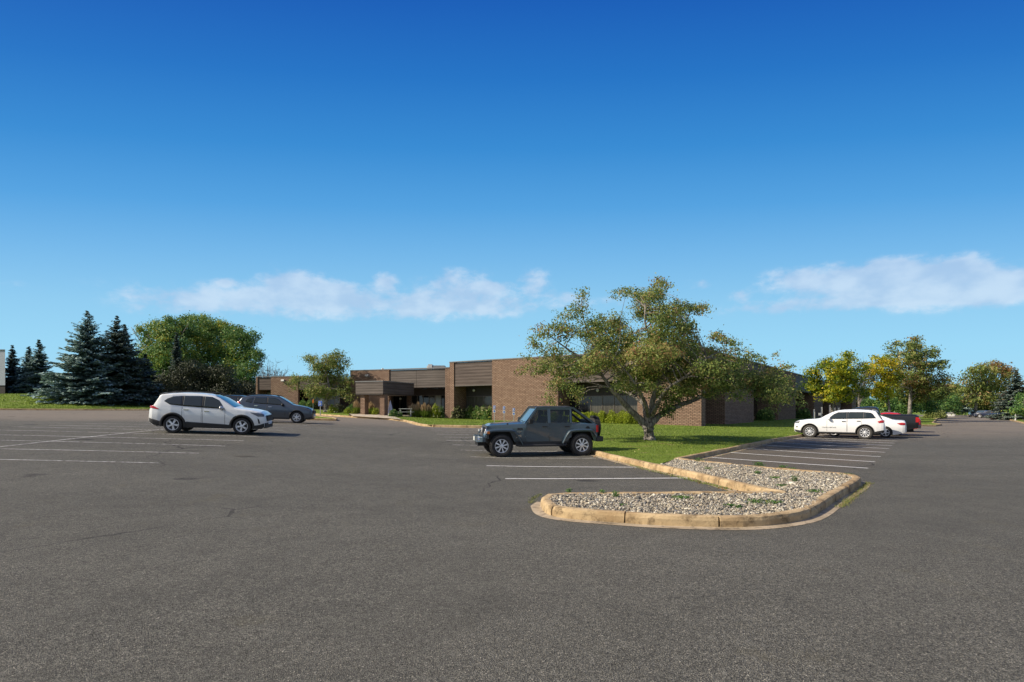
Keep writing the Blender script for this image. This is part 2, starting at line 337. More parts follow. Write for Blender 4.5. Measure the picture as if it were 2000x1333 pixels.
    vs = N(t, 'ShaderNodeVectorMath', operation='SCALE'); t.links.new(br.outputs['Color'], vs.inputs[0]); t.links.new(sc, vs.inputs['Scale'])
    out(t, princ(t, vs.outputs[0], .85, 0, .2, 0, bump(t, M_(t, 'SUBTRACT', 1, br.outputs['Fac']), .6, .012)).outputs[0]); MT['brick'] = m
    # ribbed brown metal panels
    def panel(name, c0, c1, ribs=3.2):
        m, t = mat(name); uvn = N(t, 'ShaderNodeTexCoord').outputs['UV']; sx = N(t, 'ShaderNodeSeparateXYZ'); t.links.new(uvn, sx.inputs[0])
        fr = M_(t, 'FRACT', M_(t, 'MULTIPLY', sx.outputs[1], ribs)); groove = M_(t, 'LESS_THAN', fr, .12)
        cx = N(t, 'ShaderNodeMapping'); cx.inputs['Scale'].default_value = (.25, 2.5, 1); t.links.new(uvn, cx.inputs[0])
        n1 = noise(t, cx.outputs[0], 1.6, 5)
        c = MIX(t, MR(t, n1, .3, .7), c0, c1); c = MIX(t, M_(t, 'MULTIPLY', groove, .6), c, tuple(x*.3 for x in c0))
        out(t, princ(t, c, .62, .0, .3, 0, bump(t, M_(t, 'PINGPONG', fr, .5), .5, .03)).outputs[0]); MT[name] = m
    panel('panel', (.060, .044, .037), (.105, .080, .068))
    panel('panel_grey', (.075, .062, .054), (.125, .105, .092), 4.0)
    MT['cap'] = simple('cap_metal', (.20, .20, .20), .4, .3)
    MT['soffit'] = simple('soffit', (.05, .04, .036), .7)
    MT['roof'] = simple('roofing', (.12, .11, .10), .9)
    # glazing with blinds behind
    def glass(name, c0, c1, rough=.06):
        m, t = mat(name); uvn = N(t, 'ShaderNodeTexCoord').outputs['UV']
        mv = N(t, 'ShaderNodeMapping'); mv.inputs['Scale'].default_value = (9, .25, 1); t.links.new(uvn, mv.inputs[0])
        n1 = noise(t, mv.outputs[0], 1.5, 3); c = MIX(t, MR(t, n1, .35, .65), c0, c1)
        out(t, princ(t, c, rough, 0, .5, .3).outputs[0]); MT[name] = m
    glass('glass_dark', (.010, .012, .013), (.022, .024, .024)); glass('glass_blind', (.055, .052, .042), (.10, .094, .075), .12)
    glass('glass_pale', (.22, .23, .17), (.33, .33, .25), .15)
    MT['mullion'] = simple('mullion_metal', (.15, .13, .11), .4, .5)
    MT['white_metal'] = simple('white_metal', (.62, .62, .60), .45); MT['grey_metal'] = simple('grey_metal', (.34, .34, .33), .45, .5)
    MT['galv'] = simple('galvanised', (.42, .42, .40), .5, .4); MT['black'] = simple('black_plastic', (.012, .012, .013), .6)
    MT['blue'] = simple('sign_blue', (.02, .11, .48), .5); MT['white'] = simple('white_paint', (.78, .78, .78), .5)
    MT['lamp_glass'] = simple('lamp_lens', (.75, .75, .72), .2); MT['wood_white'] = simple('weathered_white', (.55, .56, .52), .7)
mk()

# ================================================================== the ground
CP = np.array([
 (0, 0, 0), (-15, 0, 0), (15, 0, 0), (0, 10, 0), (12, 10, 0), (-13, 15, .40), (-.7, 21.4, -.05), (2.6, 21.8, -.04), (4, 20, 0), (7, 27, .13), (-14.2, 24.5, .70), (-11.6, 25, .62), (-24, 22, 1.0),
 (-13.4, 36, .88), (-6.4, 42, .58), (2, 40, .50), (19, 39.5, 0), (10.6, 24, 0), (14.8, 46, .30), (24, 59.5, .38), (37, 78, .5), (-6.2, 59.6, .72),
 (-13, 56, 1.10), (-18, 62, 1.25), (-33, 76, 1.95), (-25, 72, 1.75), (-52, 60, 1.75), (-80, 60, 1.8), (-31, 40, 1.0), (28, 33, 0), (50, 60, .03), (85, 115, .15),
 (150, 200, .1), (60, 200, .4), (0, 200, 1.0), (-80, 200, 2.2), (60, 20, 0), (60, 0, 0), (-40, 0, .2), (120, 60, 0), (-60, 25, 1.3), (8, 15, 0), (-4, 12, .05)], dtype=float)
def _tps(r2): return np.where(r2 > 1e-12, r2*np.log(r2+1e-12)*.5, 0.0)
_n = len(CP); _r2 = ((CP[:, None, :2]-CP[None, :, :2])**2).sum(-1)
_A = np.zeros((_n+3, _n+3)); _A[:_n, :_n] = _tps(_r2)+np.eye(_n)*6.0; _A[:_n, _n] = 1; _A[:_n, _n+1:] = CP[:, :2]; _A[_n:, :_n] = _A[:_n, _n:].T
_w = np.linalg.solve(_A, np.concatenate([CP[:, 2], [0, 0, 0]]))
def G0(P):
    P = np.atleast_2d(np.asarray(P, float))[:, :2].copy()
    P[:, 0] = np.clip(P[:, 0], -80, 150); P[:, 1] = np.clip(P[:, 1], -4, 210)
    r2 = ((P[:, None, :]-CP[None, :, :2])**2).sum(-1)
    return _tps(r2)@_w[:_n]+_w[_n]+P@_w[_n+1:]
# one regular grid; the sheet, the lines and everything standing on it read the same heights
GX = np.concatenate([np.arange(-100, 160.01, 1.0)]); GY = np.concatenate([np.arange(-12, 240.01, 1.0)])
_gx, _gy = np.meshgrid(GX, GY); GZ = G0(np.stack([_gx.ravel(), _gy.ravel()], 1)).reshape(_gx.shape)
def G(x, y):
    fx = min(max(x-GX[0], 0), len(GX)-1.001); fy = min(max(y-GY[0], 0), len(GY)-1.001)
    i, j = int(fx), int(fy); a, b = fx-i, fy-j
    return float(GZ[j, i]*(1-a)*(1-b)+GZ[j, i+1]*a*(1-b)+GZ[j+1, i]*(1-a)*b+GZ[j+1, i+1]*a*b)
def Px(u, v, h=0.0, lim=230):
    """ground point seen at photo pixel (u, v), h above the surface"""
    dx, dz = (u-1000)/F, (HOR-v)/F; d = 2.0; st = .25; prev = 1
    while d < lim:
        e = EYE+dz*d-(G(dx*d, d)+h)
        if e <= 0:
            lo, hi = d-st, d
            for _ in range(24):
                md = (lo+hi)/2
                if EYE+dz*md-(G(dx*md, md)+h) <= 0: hi = md
                else: lo = md
            return (dx*hi, hi)
        d += st
    return (dx*lim, lim)
def at(u, D): return ((u-1000)/F*D, D)
def Zp(v, D): return EYE+(HOR-v)/F*D
nx, ny = len(GX), len(GY)
gi = np.arange(nx*ny).reshape(ny, nx)
quads = np.stack([gi[:-1, :-1].ravel(), gi[:-1, 1:].ravel(), gi[1:, 1:].ravel(), gi[1:, :-1].ravel()], 1)
tag(mesh('parking_lot', np.stack([_gx.ravel(), _gy.ravel(), GZ.ravel()], 1), quads, MT['asphalt'], smooth=True), 'worn grey asphalt of the parking lots and drive', kind='structure')
# far land out to the horizon
far = MB(); Rr = [-3000, -100, 160, 3000]; 
def fz(x, y): return G(min(max(x, -99), 159), min(max(y, -11), 239))-.02
fxs = [-3000, -600]+list(np.arange(-100, 161, 10))+[600, 3000]; fys = [-1500, -300]+list(np.arange(-12, 241, 12))+[240, 700, 3500]
for j in range(len(fys)-1):
    for i in range(len(fxs)-1):
        x0, x1, y0, y1 = fxs[i], fxs[i+1], fys[j], fys[j+1]
        if x0 >= -100 and x1 <= 160 and y0 >= -12 and y1 <= 240 or y1 <= y0: continue
        far.add([(x0, y0, fz(x0, y0)), (x1, y0, fz(x1, y0)), (x1, y1, fz(x1, y1)), (x0, y1, fz(x0, y1))], [(0, 1, 2, 3)])
tag(far.build('ground', MT['lawn']), 'far grassy land beyond the lots', kind='structure')

def resample(pts, step, closed=False):
    P = [Vector(p[:2]) for p in pts]
    if closed: P.append(P[0])
    o = []
    for a, b in zip(P[:-1], P[1:]):
        n = max(1, int(math.ceil((b-a).length/step)))
        o += [a.lerp(b, k/n) for k in range(n)]
    if not closed: o.append(P[-1])
    return [(p.x, p.y) for p in o]
def smooth_poly(pts, it=2, closed=False):
    P = [Vector(p[:2]) for p in pts]
    for _ in range(it):
        Q = []; n = len(P); rg = range(n) if closed else range(n-1)
        if not closed: Q.append(P[0])
        for i in rg:
            a, b = P[i], P[(i+1) % n]; Q += [a.lerp(b, .25), a.lerp(b, .75)]
        if not closed: Q.append(P[-1])
        P = Q
    return [(p.x, p.y) for p in P]
def sheet(name, poly, h, m, sp=1.0, extra=None, smooth=True, **tg):
    poly = resample(poly, sp*1.2, True); n = len(poly)
    xs = [p[0] for p in poly]; ys = [p[1] for p in poly]
    pa = np.array(poly); inner = []
    for x in np.arange(min(xs), max(xs), sp):
        for y in np.arange(min(ys), max(ys), sp):
            inner.append((x+random.uniform(-.1, .1)*sp, y+random.uniform(-.1, .1)*sp))
    I = np.array(inner).reshape(-1, 2)
    inside = np.zeros(len(I), bool); j = n-1
    for i in range(n):
        yi, yj, xi, xj = pa[i, 1], pa[j, 1], pa[i, 0], pa[j, 0]
        c = ((yi > I[:, 1]) != (yj > I[:, 1])) & (I[:, 0] < (xj-xi)*(I[:, 1]-yi)/(yj-yi+1e-12)+xi); inside ^= c; j = i
    I = I[inside]
    V = [Vector(p) for p in poly]+[Vector(p) for p in I]
    vo, eo, fo, *_ = delaunay_2d_cdt(V, [(i, (i+1) % n) for i in range(n)], [], 1, 1e-4)
    vv = [(p.x, p.y, G(p.x, p.y)+h+(extra(p.x, p.y) if extra else 0)) for p in vo]
    ff = [f if (vo[f[1]]-vo[f[0]]).cross(vo[f[2]]-vo[f[0]]) > 0 else f[::-1] for f in fo]
    o = mesh(name, vv, ff, m, smooth=smooth); return tag(o, **tg)
def sweep(pts, prof, closed=False, step=.6):
    """prof: (offset to the left of travel, height)"""
    pts = resample(pts, step, closed); n = len(pts); V = []; k = len(prof)
    for i in range(n):
        a = Vector(pts[(i-1) % n] if (closed or i > 0) else pts[i]); b = Vector(pts[(i+1) % n] if (closed or i < n-1) else pts[i])
        t = (b-a).normalized(); nrm = Vector((-t.y, t.x)); p = Vector(pts[i])
        for o_, h in prof:
            q = p+nrm*o_; V.append((q.x, q.y, G(q.x, q.y)+h))
    Fc = []
    for i in range(n if closed else n-1):
        for j in range(k-1):
            a, b = i*k+j, ((i+1) % n)*k+j; Fc.append((a, a+1, b+1, b))
    if not closed: Fc += [tuple(range(k)), tuple(range((n-1)*k, n*k))[::-1]]
    return V, Fc
def jig(seed): 
    r = random.Random(seed); return r
CURB = [(-.10, -.03), (-.095, .10), (-.075, .145), (-.045, .158), (.045, .158), (.075, .145), (.095, .10), (.10, -.03)]
def kerb(pts, label, closed=False, joint=3.0, pan=0, panw=.27):
    # cast in lengths with open joints between them
    P = resample(pts, .25, closed)
    if closed: P = P+[P[0]]
    mb = MB(); seg = [P[0]]; L = 0; r = random.Random(len(P)); nxt = joint*r.uniform(.6, 1)
    for a, b in zip(P[:-1], P[1:]):
        seg.append(b); L += math.dist(a, b)
        if L > nxt or b is P[-1]:
            if len(seg) > 2:
                dz = r.uniform(-.008, .008)
                s2 = list(seg)
                if b is not P[-1]:
                    q = Vector(s2[-1])-Vector(s2[-2]); s2[-1] = tuple(Vector(s2[-1])-q.normalized()*.022)
                V, Fc = sweep(s2, [(o_, h+(dz if h > 0 else 0)) for o_, h in CURB], step=.3); mb.add([(a_+r.gauss(0, .0022), b_+r.gauss(0, .0022), c_+r.gauss(0, .0022)) for a_, b_, c_ in V], Fc)
            seg = [b]; L = 0; nxt = joint*r.uniform(.7, 1.25)
    o = mb.build('kerb', MT['kerb']); tag(o, label, kind='structure')
    if pan:
        s = 1 if pan > 0 else -1
        V, Fc = sweep(pts, [(s*.09, .012), (s*panw*.5, .008), (s*panw, .005)] if s > 0 else [(-panw, .005), (-panw*.5, .008), (-.09, .012)], closed, .4)
        tag(mesh('gutter', V, Fc[:-2] if not closed else Fc, MT['pan']), 'tan concrete gutter along the kerb', kind='structure')
    return o
# ---- island (pixels of the kerb's top centre line)
isl_px = [(1067, 972), (1076, 986), (1110, 993), (1191, 998.5), (1280, 1004), (1370, 1007), (1457, 1007.5), (1515, 1002.5), (1572, 993), (1615, 966), (1645, 950), (1671, 936), (1673, 930), (1650, 925)]
back_px = [(1500, 912.5), (1370, 900.5), (1321, 895)]
cj_px = [(1531, 960.0), (1475, 950), (1440, 942), (1370, 924), (1317, 914), (1265, 904), (1202, 890), (1167, 881.3)]
arm_px = [(1531, 960.2), (1430, 960.6), (1335, 961), (1200, 961.5), (1107, 962.5), (1077, 965)]
H = .155
isl = [Px(u, v, H) for u, v in isl_px]; back = [Px(u, v, H) for u, v in back_px]
cj = [Px(u, v, H) for u, v in cj_px]; arm = [Px(u, v, H) for u, v in arm_px]
d = (Vector(cj[-1])-Vector(cj[2])).normalized(); dirL = Vector((-.178, .984))
p0 = Vector(cj[-1]); K1 = p0+dirL*14.5
far_px = [(985, 831.5), (940, 831.8), (880, 830.8), (838, 829.8), (818, 827.0), (805, 823.2), (790, 820), (762, 817.0), (720, 814.6), (680, 812.4), (645, 810.0), (615, 808), (598, 806)]
farc = [Px(u, v, H) for u, v in far_px]
print('K1', K1, 'farc', farc)
cjl = cj+[tuple(p0+dirL*7), tuple(K1), tuple(K1+Vector((-1.0, 2.6)))]
mainc = smooth_poly(cjl+farc, 1)
ring = smooth_poly(isl, 2)
outer = ring+smooth_poly(back, 1)
kerb(arm[::-1][:0]+[arm[-1]]+ring+back, 'tan concrete kerb round the front of the gravel island', pan=-1, joint=1.5)
kerb(arm[:], 'low tan concrete kerb along the back of the island arm', joint=2.8)
kerb(mainc, 'tan concrete kerb from the gravel island to the entrance', pan=1, joint=3.2, panw=.3)
C3a = Vector(back[-1]); dR = Vector((.577, .816)).normalized()
C3 = [tuple(C3a), tuple(C3a+dR*12), tuple(C3a+dR*26), tuple(C3a+dR*52)]
kerb(C3, 'concrete kerb between the lawn and the right hand stalls', joint=3.0, pan=-1, panw=.3)
# ---- gravel bed
cj_split = Px(1283, 907, H)
cj_front = [p for p, (u, v) in zip(cj, cj_px) if u > 1283]
bed = ring+back+[cj_split]+cj_front[::-1]+arm[1:]
def pts_in(poly, n, m=0.0):
    pa = np.array(poly); x0, y0 = pa.min(0); x1, y1 = pa.max(0)
    I = np.stack([rng.uniform(x0, x1, n), rng.uniform(y0, y1, n)], 1); ins = np.zeros(n, bool); j = len(pa)-1
    for i in range(len(pa)):
        c = ((pa[i, 1] > I[:, 1]) != (pa[j, 1] > I[:, 1])) & (I[:, 0] < (pa[j, 0]-pa[i, 0])*(I[:, 1]-pa[i, 1])/(pa[j, 1]-pa[i, 1]+1e-12)+pa[i, 0]); ins ^= c; j = i
    return I[ins]
def gz(I): return np.array([G(x, y) for x, y in I])
sheet('gravel_bed', bed, .09, MT['dirt'], .4, kind='structure', label='dark soil under the river rock')
xs = [p[0] for p in bed]; ys = [p[1] for p in bed]
area = (max(xs)-min(xs))*(max(ys)-min(ys))
I = pts_in(bed, int(area*1500))
print('pebbles', len(I))
bm = bmesh.new(); bmesh.ops.create_icosphere(bm, subdivisions=1, radius=1); bv = np.array([v.co[:] for v in bm.verts]); bf = np.array([[v.index for v in f.verts] for f in bm.faces]); bm.free()
n = len(I); sc = rng.uniform(.45, 1, (n, 3))*np.array([1, .8, .55])*rng.lognormal(-3.90, .40, n)[:, None]
ang = rng.uniform(0, 6.283, n); tl = rng.uniform(-.6, .6, n)
V = bv[None]*sc[:, None, :]*(1+rng.uniform(-.22, .22, (n, len(bv), 1)))
x = V[..., 0]*np.cos(tl)[:, None]-V[..., 2]*np.sin(tl)[:, None]; z = V[..., 0]*np.sin(tl)[:, None]+V[..., 2]*np.cos(tl)[:, None]; y = V[..., 1]
X = x*np.cos(ang)[:, None]-y*np.sin(ang)[:, None]+I[:, 0:1]; Y = x*np.sin(ang)[:, None]+y*np.cos(ang)[:, None]+I[:, 1:2]
hump = .03*np.sin(I[:, 0]*1.7)*np.cos(I[:, 1]*1.3)
Z = z+(gz(I)+.105+hump*.6+rng.uniform(0, .035, n))[:, None]
m, t = mat('pebble'); geo = N(t, 'ShaderNodeNewGeometry')
c = RAMP(t, geo.outputs['Random Per Island'], [(0, (.11, .105, .095)), (.15, (.25, .225, .18)), (.35, (.38, .325, .24)), (.55, (.46, .415, .32)), (.7, (.29, .25, .20)), (.82, (.58, .54, .44)), (.93, (.18, .18, .18)), (1, (.66, .63, .55))], 'CONSTANT')
out(t, princ(t, c, .8, 0, .25).outputs[0])
tag(mesh('gravel', np.stack([X, Y, Z], -1).reshape(-1, 3), (bf[None]+np.arange(n)[:, None, None]*len(bv)).reshape(-1, 3), m),
    'tan and grey river rock filling the kerbed island', 'gravel', kind='stuff')

# ---- lawns
far_in = [p for p, (u, v) in zip(farc, far_px) if u >= 762]
cj_back = [p for p, (u, v) in zip(cj, cj_px) if u < 1283]
lawn_main = [tuple(C3a), cj_split]+cj_back+[tuple(p0+dirL*7), tuple(K1), tuple(K1+Vector((-1.0, 2.6)))]+far_in+[(-12.5, 62), (-6, 64), (16, 50), (32, 76), (56, 112)]+[C3[3], C3[2], C3[1]]
LH = .135
tag(sheet('lawn', lawn_main, LH, MT['lawn'], 1.0), 'mown green lawn in front of the brick building', kind='structure')
def mound(x, y):
    s = lambda a: max(0, min(1, a))**2*(3-2*max(0, min(1, a)))
    f = s((y-59.5)/15)*s((-43-x)/15)
    return 1.6*f*(1-.25*s((y-80)/30))
LK = [at(-120, 58), at(0, 58.5), at(150, 60), at(290, 62), at(430, 64.5), at(540, 66)]
kerb(LK, 'long kerb at the foot of the left hand grass mound', joint=6)
tag(sheet('lawn', [(p[0], p[1]+.05) for p in LK]+[(-30, 74), (-34, 82), (-30, 120), (-130, 125), (-135, 58)], LH, MT['lawn'], 2.0, extra=mound), 'grassy mound under the spruce trees', kind='structure')
lf = [p for p, (u, v) in zip(farc, far_px) if u <= 690]
# lawn round the small tree by the left wing
tag(sheet('lawn', lf+[at(560, 66.5), (-33, 75), (-26, 73.2), (-17.8, 65)], LH, MT['lawn'], 1.2), 'strip of lawn before the left wing of the building', kind='structure')
wk = [Px(785, 820.3, H), Px(762, 817.6, H), Px(720, 815.2, H), Px(688, 813.2, H)]
ws = [tuple(Vector(p)+Vector((.0, .2))) for p in wk]+[(-17.2, 61.6), (-14.6, 61.2), (-12.8, 57.3), (-11.6, 57.0)]
tag(sheet('pavement', ws, .152, MT['walk'], 1.0), 'pale concrete walk at the entrance canopy', kind='structure')
tag(sheet('pavement', [(-14.8, 61.0), (-12.6, 57.0), (-10.0, 56.4), (-6.8, 60.0), (-7.0, 63.5), (-14.5, 66.0)], .149, MT['walk'], 1.0), 'concrete patio under the entrance canopy', kind='structure')
# right hand end lawns
pk = [(31.5, 57.5), (40.5, 52.8), (43.6, 62.5), (Px(1819, 818)), (70, 112), (56, 112)]
pk = [tuple(C3a+dR*44), (37.5, 47.5), (45.0, 64.6), (66, 96), (72, 106), (60, 104)]
pk[0] = tuple(C3a+dR*46)
kp = [pk[0], (41.5, 57.8), (45.0, 61.8), (47.5, 66.5), (70, 97), (74, 106)]
tag(sheet('lawn', kp+[(58, 108)], LH, MT['lawn'], 1.5), 'grass strip at the far end of the right hand stalls', kind='structure')
kerb(kp, 'kerb round the far grass strip beside the drive', joint=4)
tag(sheet('lawn', [(58, 108), (79, 112), (104, 150), (124, 190), (60, 190)], LH, MT['lawn'], 3), 'far lawn beside the drive under the trees', kind='structure')
RL = [at(2100, 66), at(2000, 72), at(1988, 80), at(1968, 100), at(1930, 140), at(1900, 170), at(1882, 200)]
tag(sheet('lawn', RL+[(230, 210), (230, 60)], LH, MT['lawn'], 4), 'verge of grass beyond the far right parked cars', kind='structure')
kerb(RL, 'pale kerb along the far right verge', joint=6)
# grass blades over the nearer lawn
lawn_near = [p for p in lawn_main]
def blades(poly, n, h0, h1, w, ymax=1e9, zoff=LH, name='grass', label='', mt='blade', extra=None, patch=None):
    I = pts_in(poly, n); I = I[I[:, 1] < ymax]
    if patch is not None: I = I[patch(I)]
    # thin out with distance
    keep = rng.random(len(I)) < np.clip(28/np.maximum(I[:, 1], 1), .12, 1)**1.3; I = I[keep]; k = len(I)
    if extra: zz = np.array([G(x, y)+zoff+extra(x, y) for x, y in I])
    else: zz = gz(I)+zoff
    ww = w*np.clip(I[:, 1]/18, .6, 2.5); hh = rng.uniform(h0, h1, k); a = rng.uniform(0, 6.283, k); lean = rng.normal(0, .45, (k, 2))*hh[:, None]
    b0 = np.stack([I[:, 0]-np.cos(a)*ww, I[:, 1]-np.sin(a)*ww, zz-.01], 1); b1 = np.stack([I[:, 0]+np.cos(a)*ww, I[:, 1]+np.sin(a)*ww, zz-.01], 1)
    tp = np.stack([I[:, 0]+lean[:, 0], I[:, 1]+lean[:, 1], zz+hh], 1)
    Vv = np.stack([b0, b1, tp], 1).reshape(-1, 3); Ff = np.arange(k*3).reshape(-1, 3)
    tint = .45+.22*np.sin(I[:, 0]*.9+np.sin(I[:, 1]*.7)*2)*.6+rng.normal(0, .06, k)
    o = mesh(name, Vv, Ff, MT[mt], attr=np.repeat(tint, 3)); return tag(o, label, 'grass', kind='stuff')
blades(lawn_near, 420000, .025, .06, .012, 62, label='short mown grass of the lawn before the building')
blades([(p[0], p[1]+.2) for p in LK]+[(-38, 84), (-110, 84), (-110, 60)], 160000, .05, .12, .02, 84, extra=mound, label='grass of the mound under the spruces')
# ---- painted lines
def line_px(a, b, w=.10, h=.006, name='parking_line'):
    p, q = Px(*a), Px(*b); return (p, q)
def stripes(segs, label, w=.088, mt='paint'):
    mb = MB()
    for p, q in segs:
        p, q = Vector(p), Vector(q); t = (q-p).normalized(); nn = Vector((-t.y, t.x))*w/2; k = max(1, int((q-p).length/.5))
        V = []
        for i in range(k+1):
            c = p.lerp(q, i/k)
            for s in (-1, 1):
                e = c+nn*s; V.append((e.x, e.y, G(e.x, e.y)+.007))
        mb.add(V, [(2*i, 2*i+2, 2*i+3, 2*i+1) for i in range(k)])
    tag(mb.build('painted_lines', MT[mt]), label, kind='structure')
LL = [((-150, 895.5), (309, 905)), ((-150, 875), (388, 886)), ((-130, 857.8), (440, 872)), ((-120, 847.9), (477, 861.7)), ((-100, 838.6), (512, 854)), ((27, 834.2), (530, 846.3)),
      ((96, 831.2), (553, 841.2)), ((160, 827.6), (572, 836.8)), ((207, 825), (600, 832)), ((245, 822.6), (605, 828.6)), ((280, 820.8), (560, 824.8)),
      ((-60, 880.2), (312, 839.6)), ((312, 839.6), (420, 828))]
stripes([line_px(*s) for s in LL], 'faded white stall lines of the left lot', .078)
JL = [((987, 935.8), (1347, 934.4)), ((950, 910.3), (1262, 913.4)), ((919, 892.8), (1214, 895.4)), ((900, 879.7), (1163, 881.8)), ((884, 869.4), (1128, 871.4)), ((872, 860.6), (1105, 862.4)),
      ((866, 854.3), (1088, 855.6)), ((854, 848.6), (1075, 849.6)), ((848, 844.2), (1064, 845)), ((842, 840.6), (1056, 841.2)), ((837, 837.6), (1050, 838)), ((833, 835.2), (1046, 835.5))]
stripes([line_px(*s) for s in JL[:2]], 'white stall lines in front of the grey off road vehicle', .095, 'paint_fresh'); stripes([line_px(*s) for s in JL[2:]], 'worn white stall lines round the grey off road vehicle', .08)
a0 = Vector(Px(1391, 894.3)); b0 = Vector(Px(1695.5, 915.3)); rl = []
a0 = a0+(b0-a0).normalized()*0
for i in range(0, 13):
    off = dR*2.72*i; st = a0+off-((b0-a0).normalized()*(.6 if i else 0))
    rl.append((st, b0+off))
print('right line len', (b0-a0).length, [(round(1000+F*p.x/p.y), round(HOR+F*(EYE-G(p.x, p.y))/p.y, 1)) for s in rl[:3] for p in s])
stripes(rl, 'white stall lines of the right hand lot', .115, 'paint_fresh')

# ================================================================== the office building
EYEZ = EYE
ZR, ZL = EYE+4.9, EYE+4.37                      # roof heights of the tall and the low block
F1a, F1b = Vector(at(878, 59.7)), Vector(at(1370, 45.96))
F1a.y = 1150*4.9/94.3; F1a.x = (878-1000)/F*F1a.y
sdir = Vector((.581, .814)); F2b = F1b+sdir*120
F0a, F0b = Vector(at(684, 64.6)), Vector(at(878, 59.95))
F3a, F3b = Vector(at(499.5, 76.2)), Vector(at(652, 73.9))
B = thing('office_building', 'long low brick office building with brown metal fascia panels', 'building', (F1b.x, F1b.y, 0))
def onl(L, u):
    """point of plan line L seen in photo column u"""
    k = (u-1000)/F; a, d_ = L[0], (L[1]-L[0]).normalized()
    s = (k*a.y-a.x)/(d_.x-k*d_.y); return a+d_*s
def slab(L, ua, ub, o0, o1, z0, z1, name, mt, parent=B, pts=None):
    a, b = pts if pts else (onl(L, ua), onl(L, ub)); d_ = (L[1]-L[0]).normalized(); nn = Vector((-d_.y, d_.x))
    mb = MB().prism([a+nn*o0, b+nn*o0, b+nn*o1, a+nn*o1], z0, z1)
    return mb.build(name, MT[mt], parent, world=True, uv=True)
L1, L2, L0, L3 = (F1a, F1b), (F1b, F2b), (F0a, F0b), (F3a, F3b)
def zat(L, u, v): return Zp(v, onl(L, u).y)
def window(L, ua, ub, off, z0, z1, kinds, fr=.06, head=None):
    """a strip window: frame mullions, one pane per bay"""
    n = len(kinds); a, b = onl(L, ua), onl(L, ub); d_ = (L[1]-L[0]).normalized(); nn = Vector((-d_.y, d_.x))
    for i, kd in enumerate(kinds):
        p, q = a.lerp(b, i/n), a.lerp(b, (i+1)/n)
        w = (q-p).length
        mb = MB()
        mb.prism([p+nn*(off-.06), p+d_*fr+nn*(off-.06), p+d_*fr+nn*off, p+nn*off], z0, z1)
        mb.prism([p+d_*fr+nn*(off-.05), q+nn*(off-.05), q+nn*off, p+d_*fr+nn*off], z1-fr, z1-.001)
        mb.prism([p+d_*fr+nn*(off-.05), q+nn*(off-.05), q+nn*off, p+d_*fr+nn*off], z0+.001, z0+fr)
        f = mb.build('window', MT['mullion'], B, world=True)
        g = MB().prism([p+d_*fr+nn*(off-.015), q+nn*(off-.015), q+nn*(off+.03), p+d_*fr+nn*(off+.03)], z0+fr, z1-fr).build('pane', MT[kd], None, uv=True)
        g.parent = f; f_loc = np.array(B.location); 
        for vv in g.data.vertices: vv.co = vv.co-Vector(f_loc)
ZB = -.3
# tall block, front (columns are photo columns)
slab(L1, 878, 886.5, 0, 3.2, ZB, ZR, 'wall', 'brick')
slab(L1, 961, 1090, 0, .35, ZB, ZR, 'wall', 'brick')
slab(L1, 1245, 1370, 0, .35, ZB, ZR, 'wall', 'brick')
def fascia(L, ua, ub, vb, ztop, o=.10, mt='panel', dep=.3, v_u=None):
    zb = zat(L, v_u or (ua+ub)/2, vb)
    slab(L, ua, ub, o, o+dep, zb, ztop-.05, 'fascia_panel', mt)
    slab(L, ua, ub, o-.03, o, zb+.0, zb+.10, 'fascia_trim', 'mullion')
    return zb
def recess(L, ua, ub, zb, zhead, kinds, depth, wu=None, sill=0.9, zfloor=ZB):
    slab(L, ua, ub, .42, depth+.25, zb+.01, zb+.12, 'soffit', 'soffit')
    slab(L, ua, ub, depth+.05, depth+.25, zhead, zb+.005, 'header', 'soffit')
    slab(L, ua, ub, depth+.05, depth+.25, zfloor, sill, 'wall', 'brick')
    wa, wb = wu or (ua, ub)
    window(L, wa, wb, depth+.05, sill, zhead, kinds)
# in these recesses the window columns are taken on the set-back plane
def shiftL(L, d):
    d_ = (L[1]-L[0]).normalized(); nn = Vector((-d_.y, d_.x)); return (L[0]+nn*d, L[1]+nn*d)
z1 = fascia(L1, 886.5, 961, 754, ZR)
L1i = shiftL(L1, 1.9)
slab(L1, 886.5, 961, .42, 2.2, z1+.01, z1+.12, 'soffit', 'soffit')
zh = zat(L1i, 930, 774)
slab(L1i, 884, 972, .15, .35, zh, z1+.005, 'header', 'soffit'); slab(L1i, 884, 972, .15, .35, ZB, 1.15, 'wall', 'brick')
window(L1i, 890, 910, .15, 1.15, zh, ['glass_dark']); window(L1i, 910, 959.5, .15, 1.15, zh, ['glass_blind']*3); window(L1i, 959.6, 968, .15, 1.15, zh, ['glass_dark'])
z2 = fascia(L1, 1090, 1245, 746, ZR)
slab(L1, 1090, 1245, .42, 2.2, z2+.01, z2+.12, 'soffit', 'soffit')
zh = zat(L1i, 1180, 773)
slab(L1i, 1085, 1262, .15, .35, zh, z2+.005, 'header', 'soffit'); slab(L1i, 1085, 1262, .15, .35, ZB, 1.1, 'wall', 'brick')
window(L1i, 1096, 1152, .15, 1.1, zh, ['glass_dark']*2); window(L1i, 1152, 1246, .15, 1.1, zh, ['glass_blind']*4)
slab(L1, 1090, 1091.5, .36, 2.25, ZB, z2, 'wall', 'brick'); slab(L1, 1243, 1245, .36, 2.25, ZB, z2, 'wall', 'brick'); slab(L1, 961, 963, .36, 2.25, ZB, z1, 'wall', 'brick')
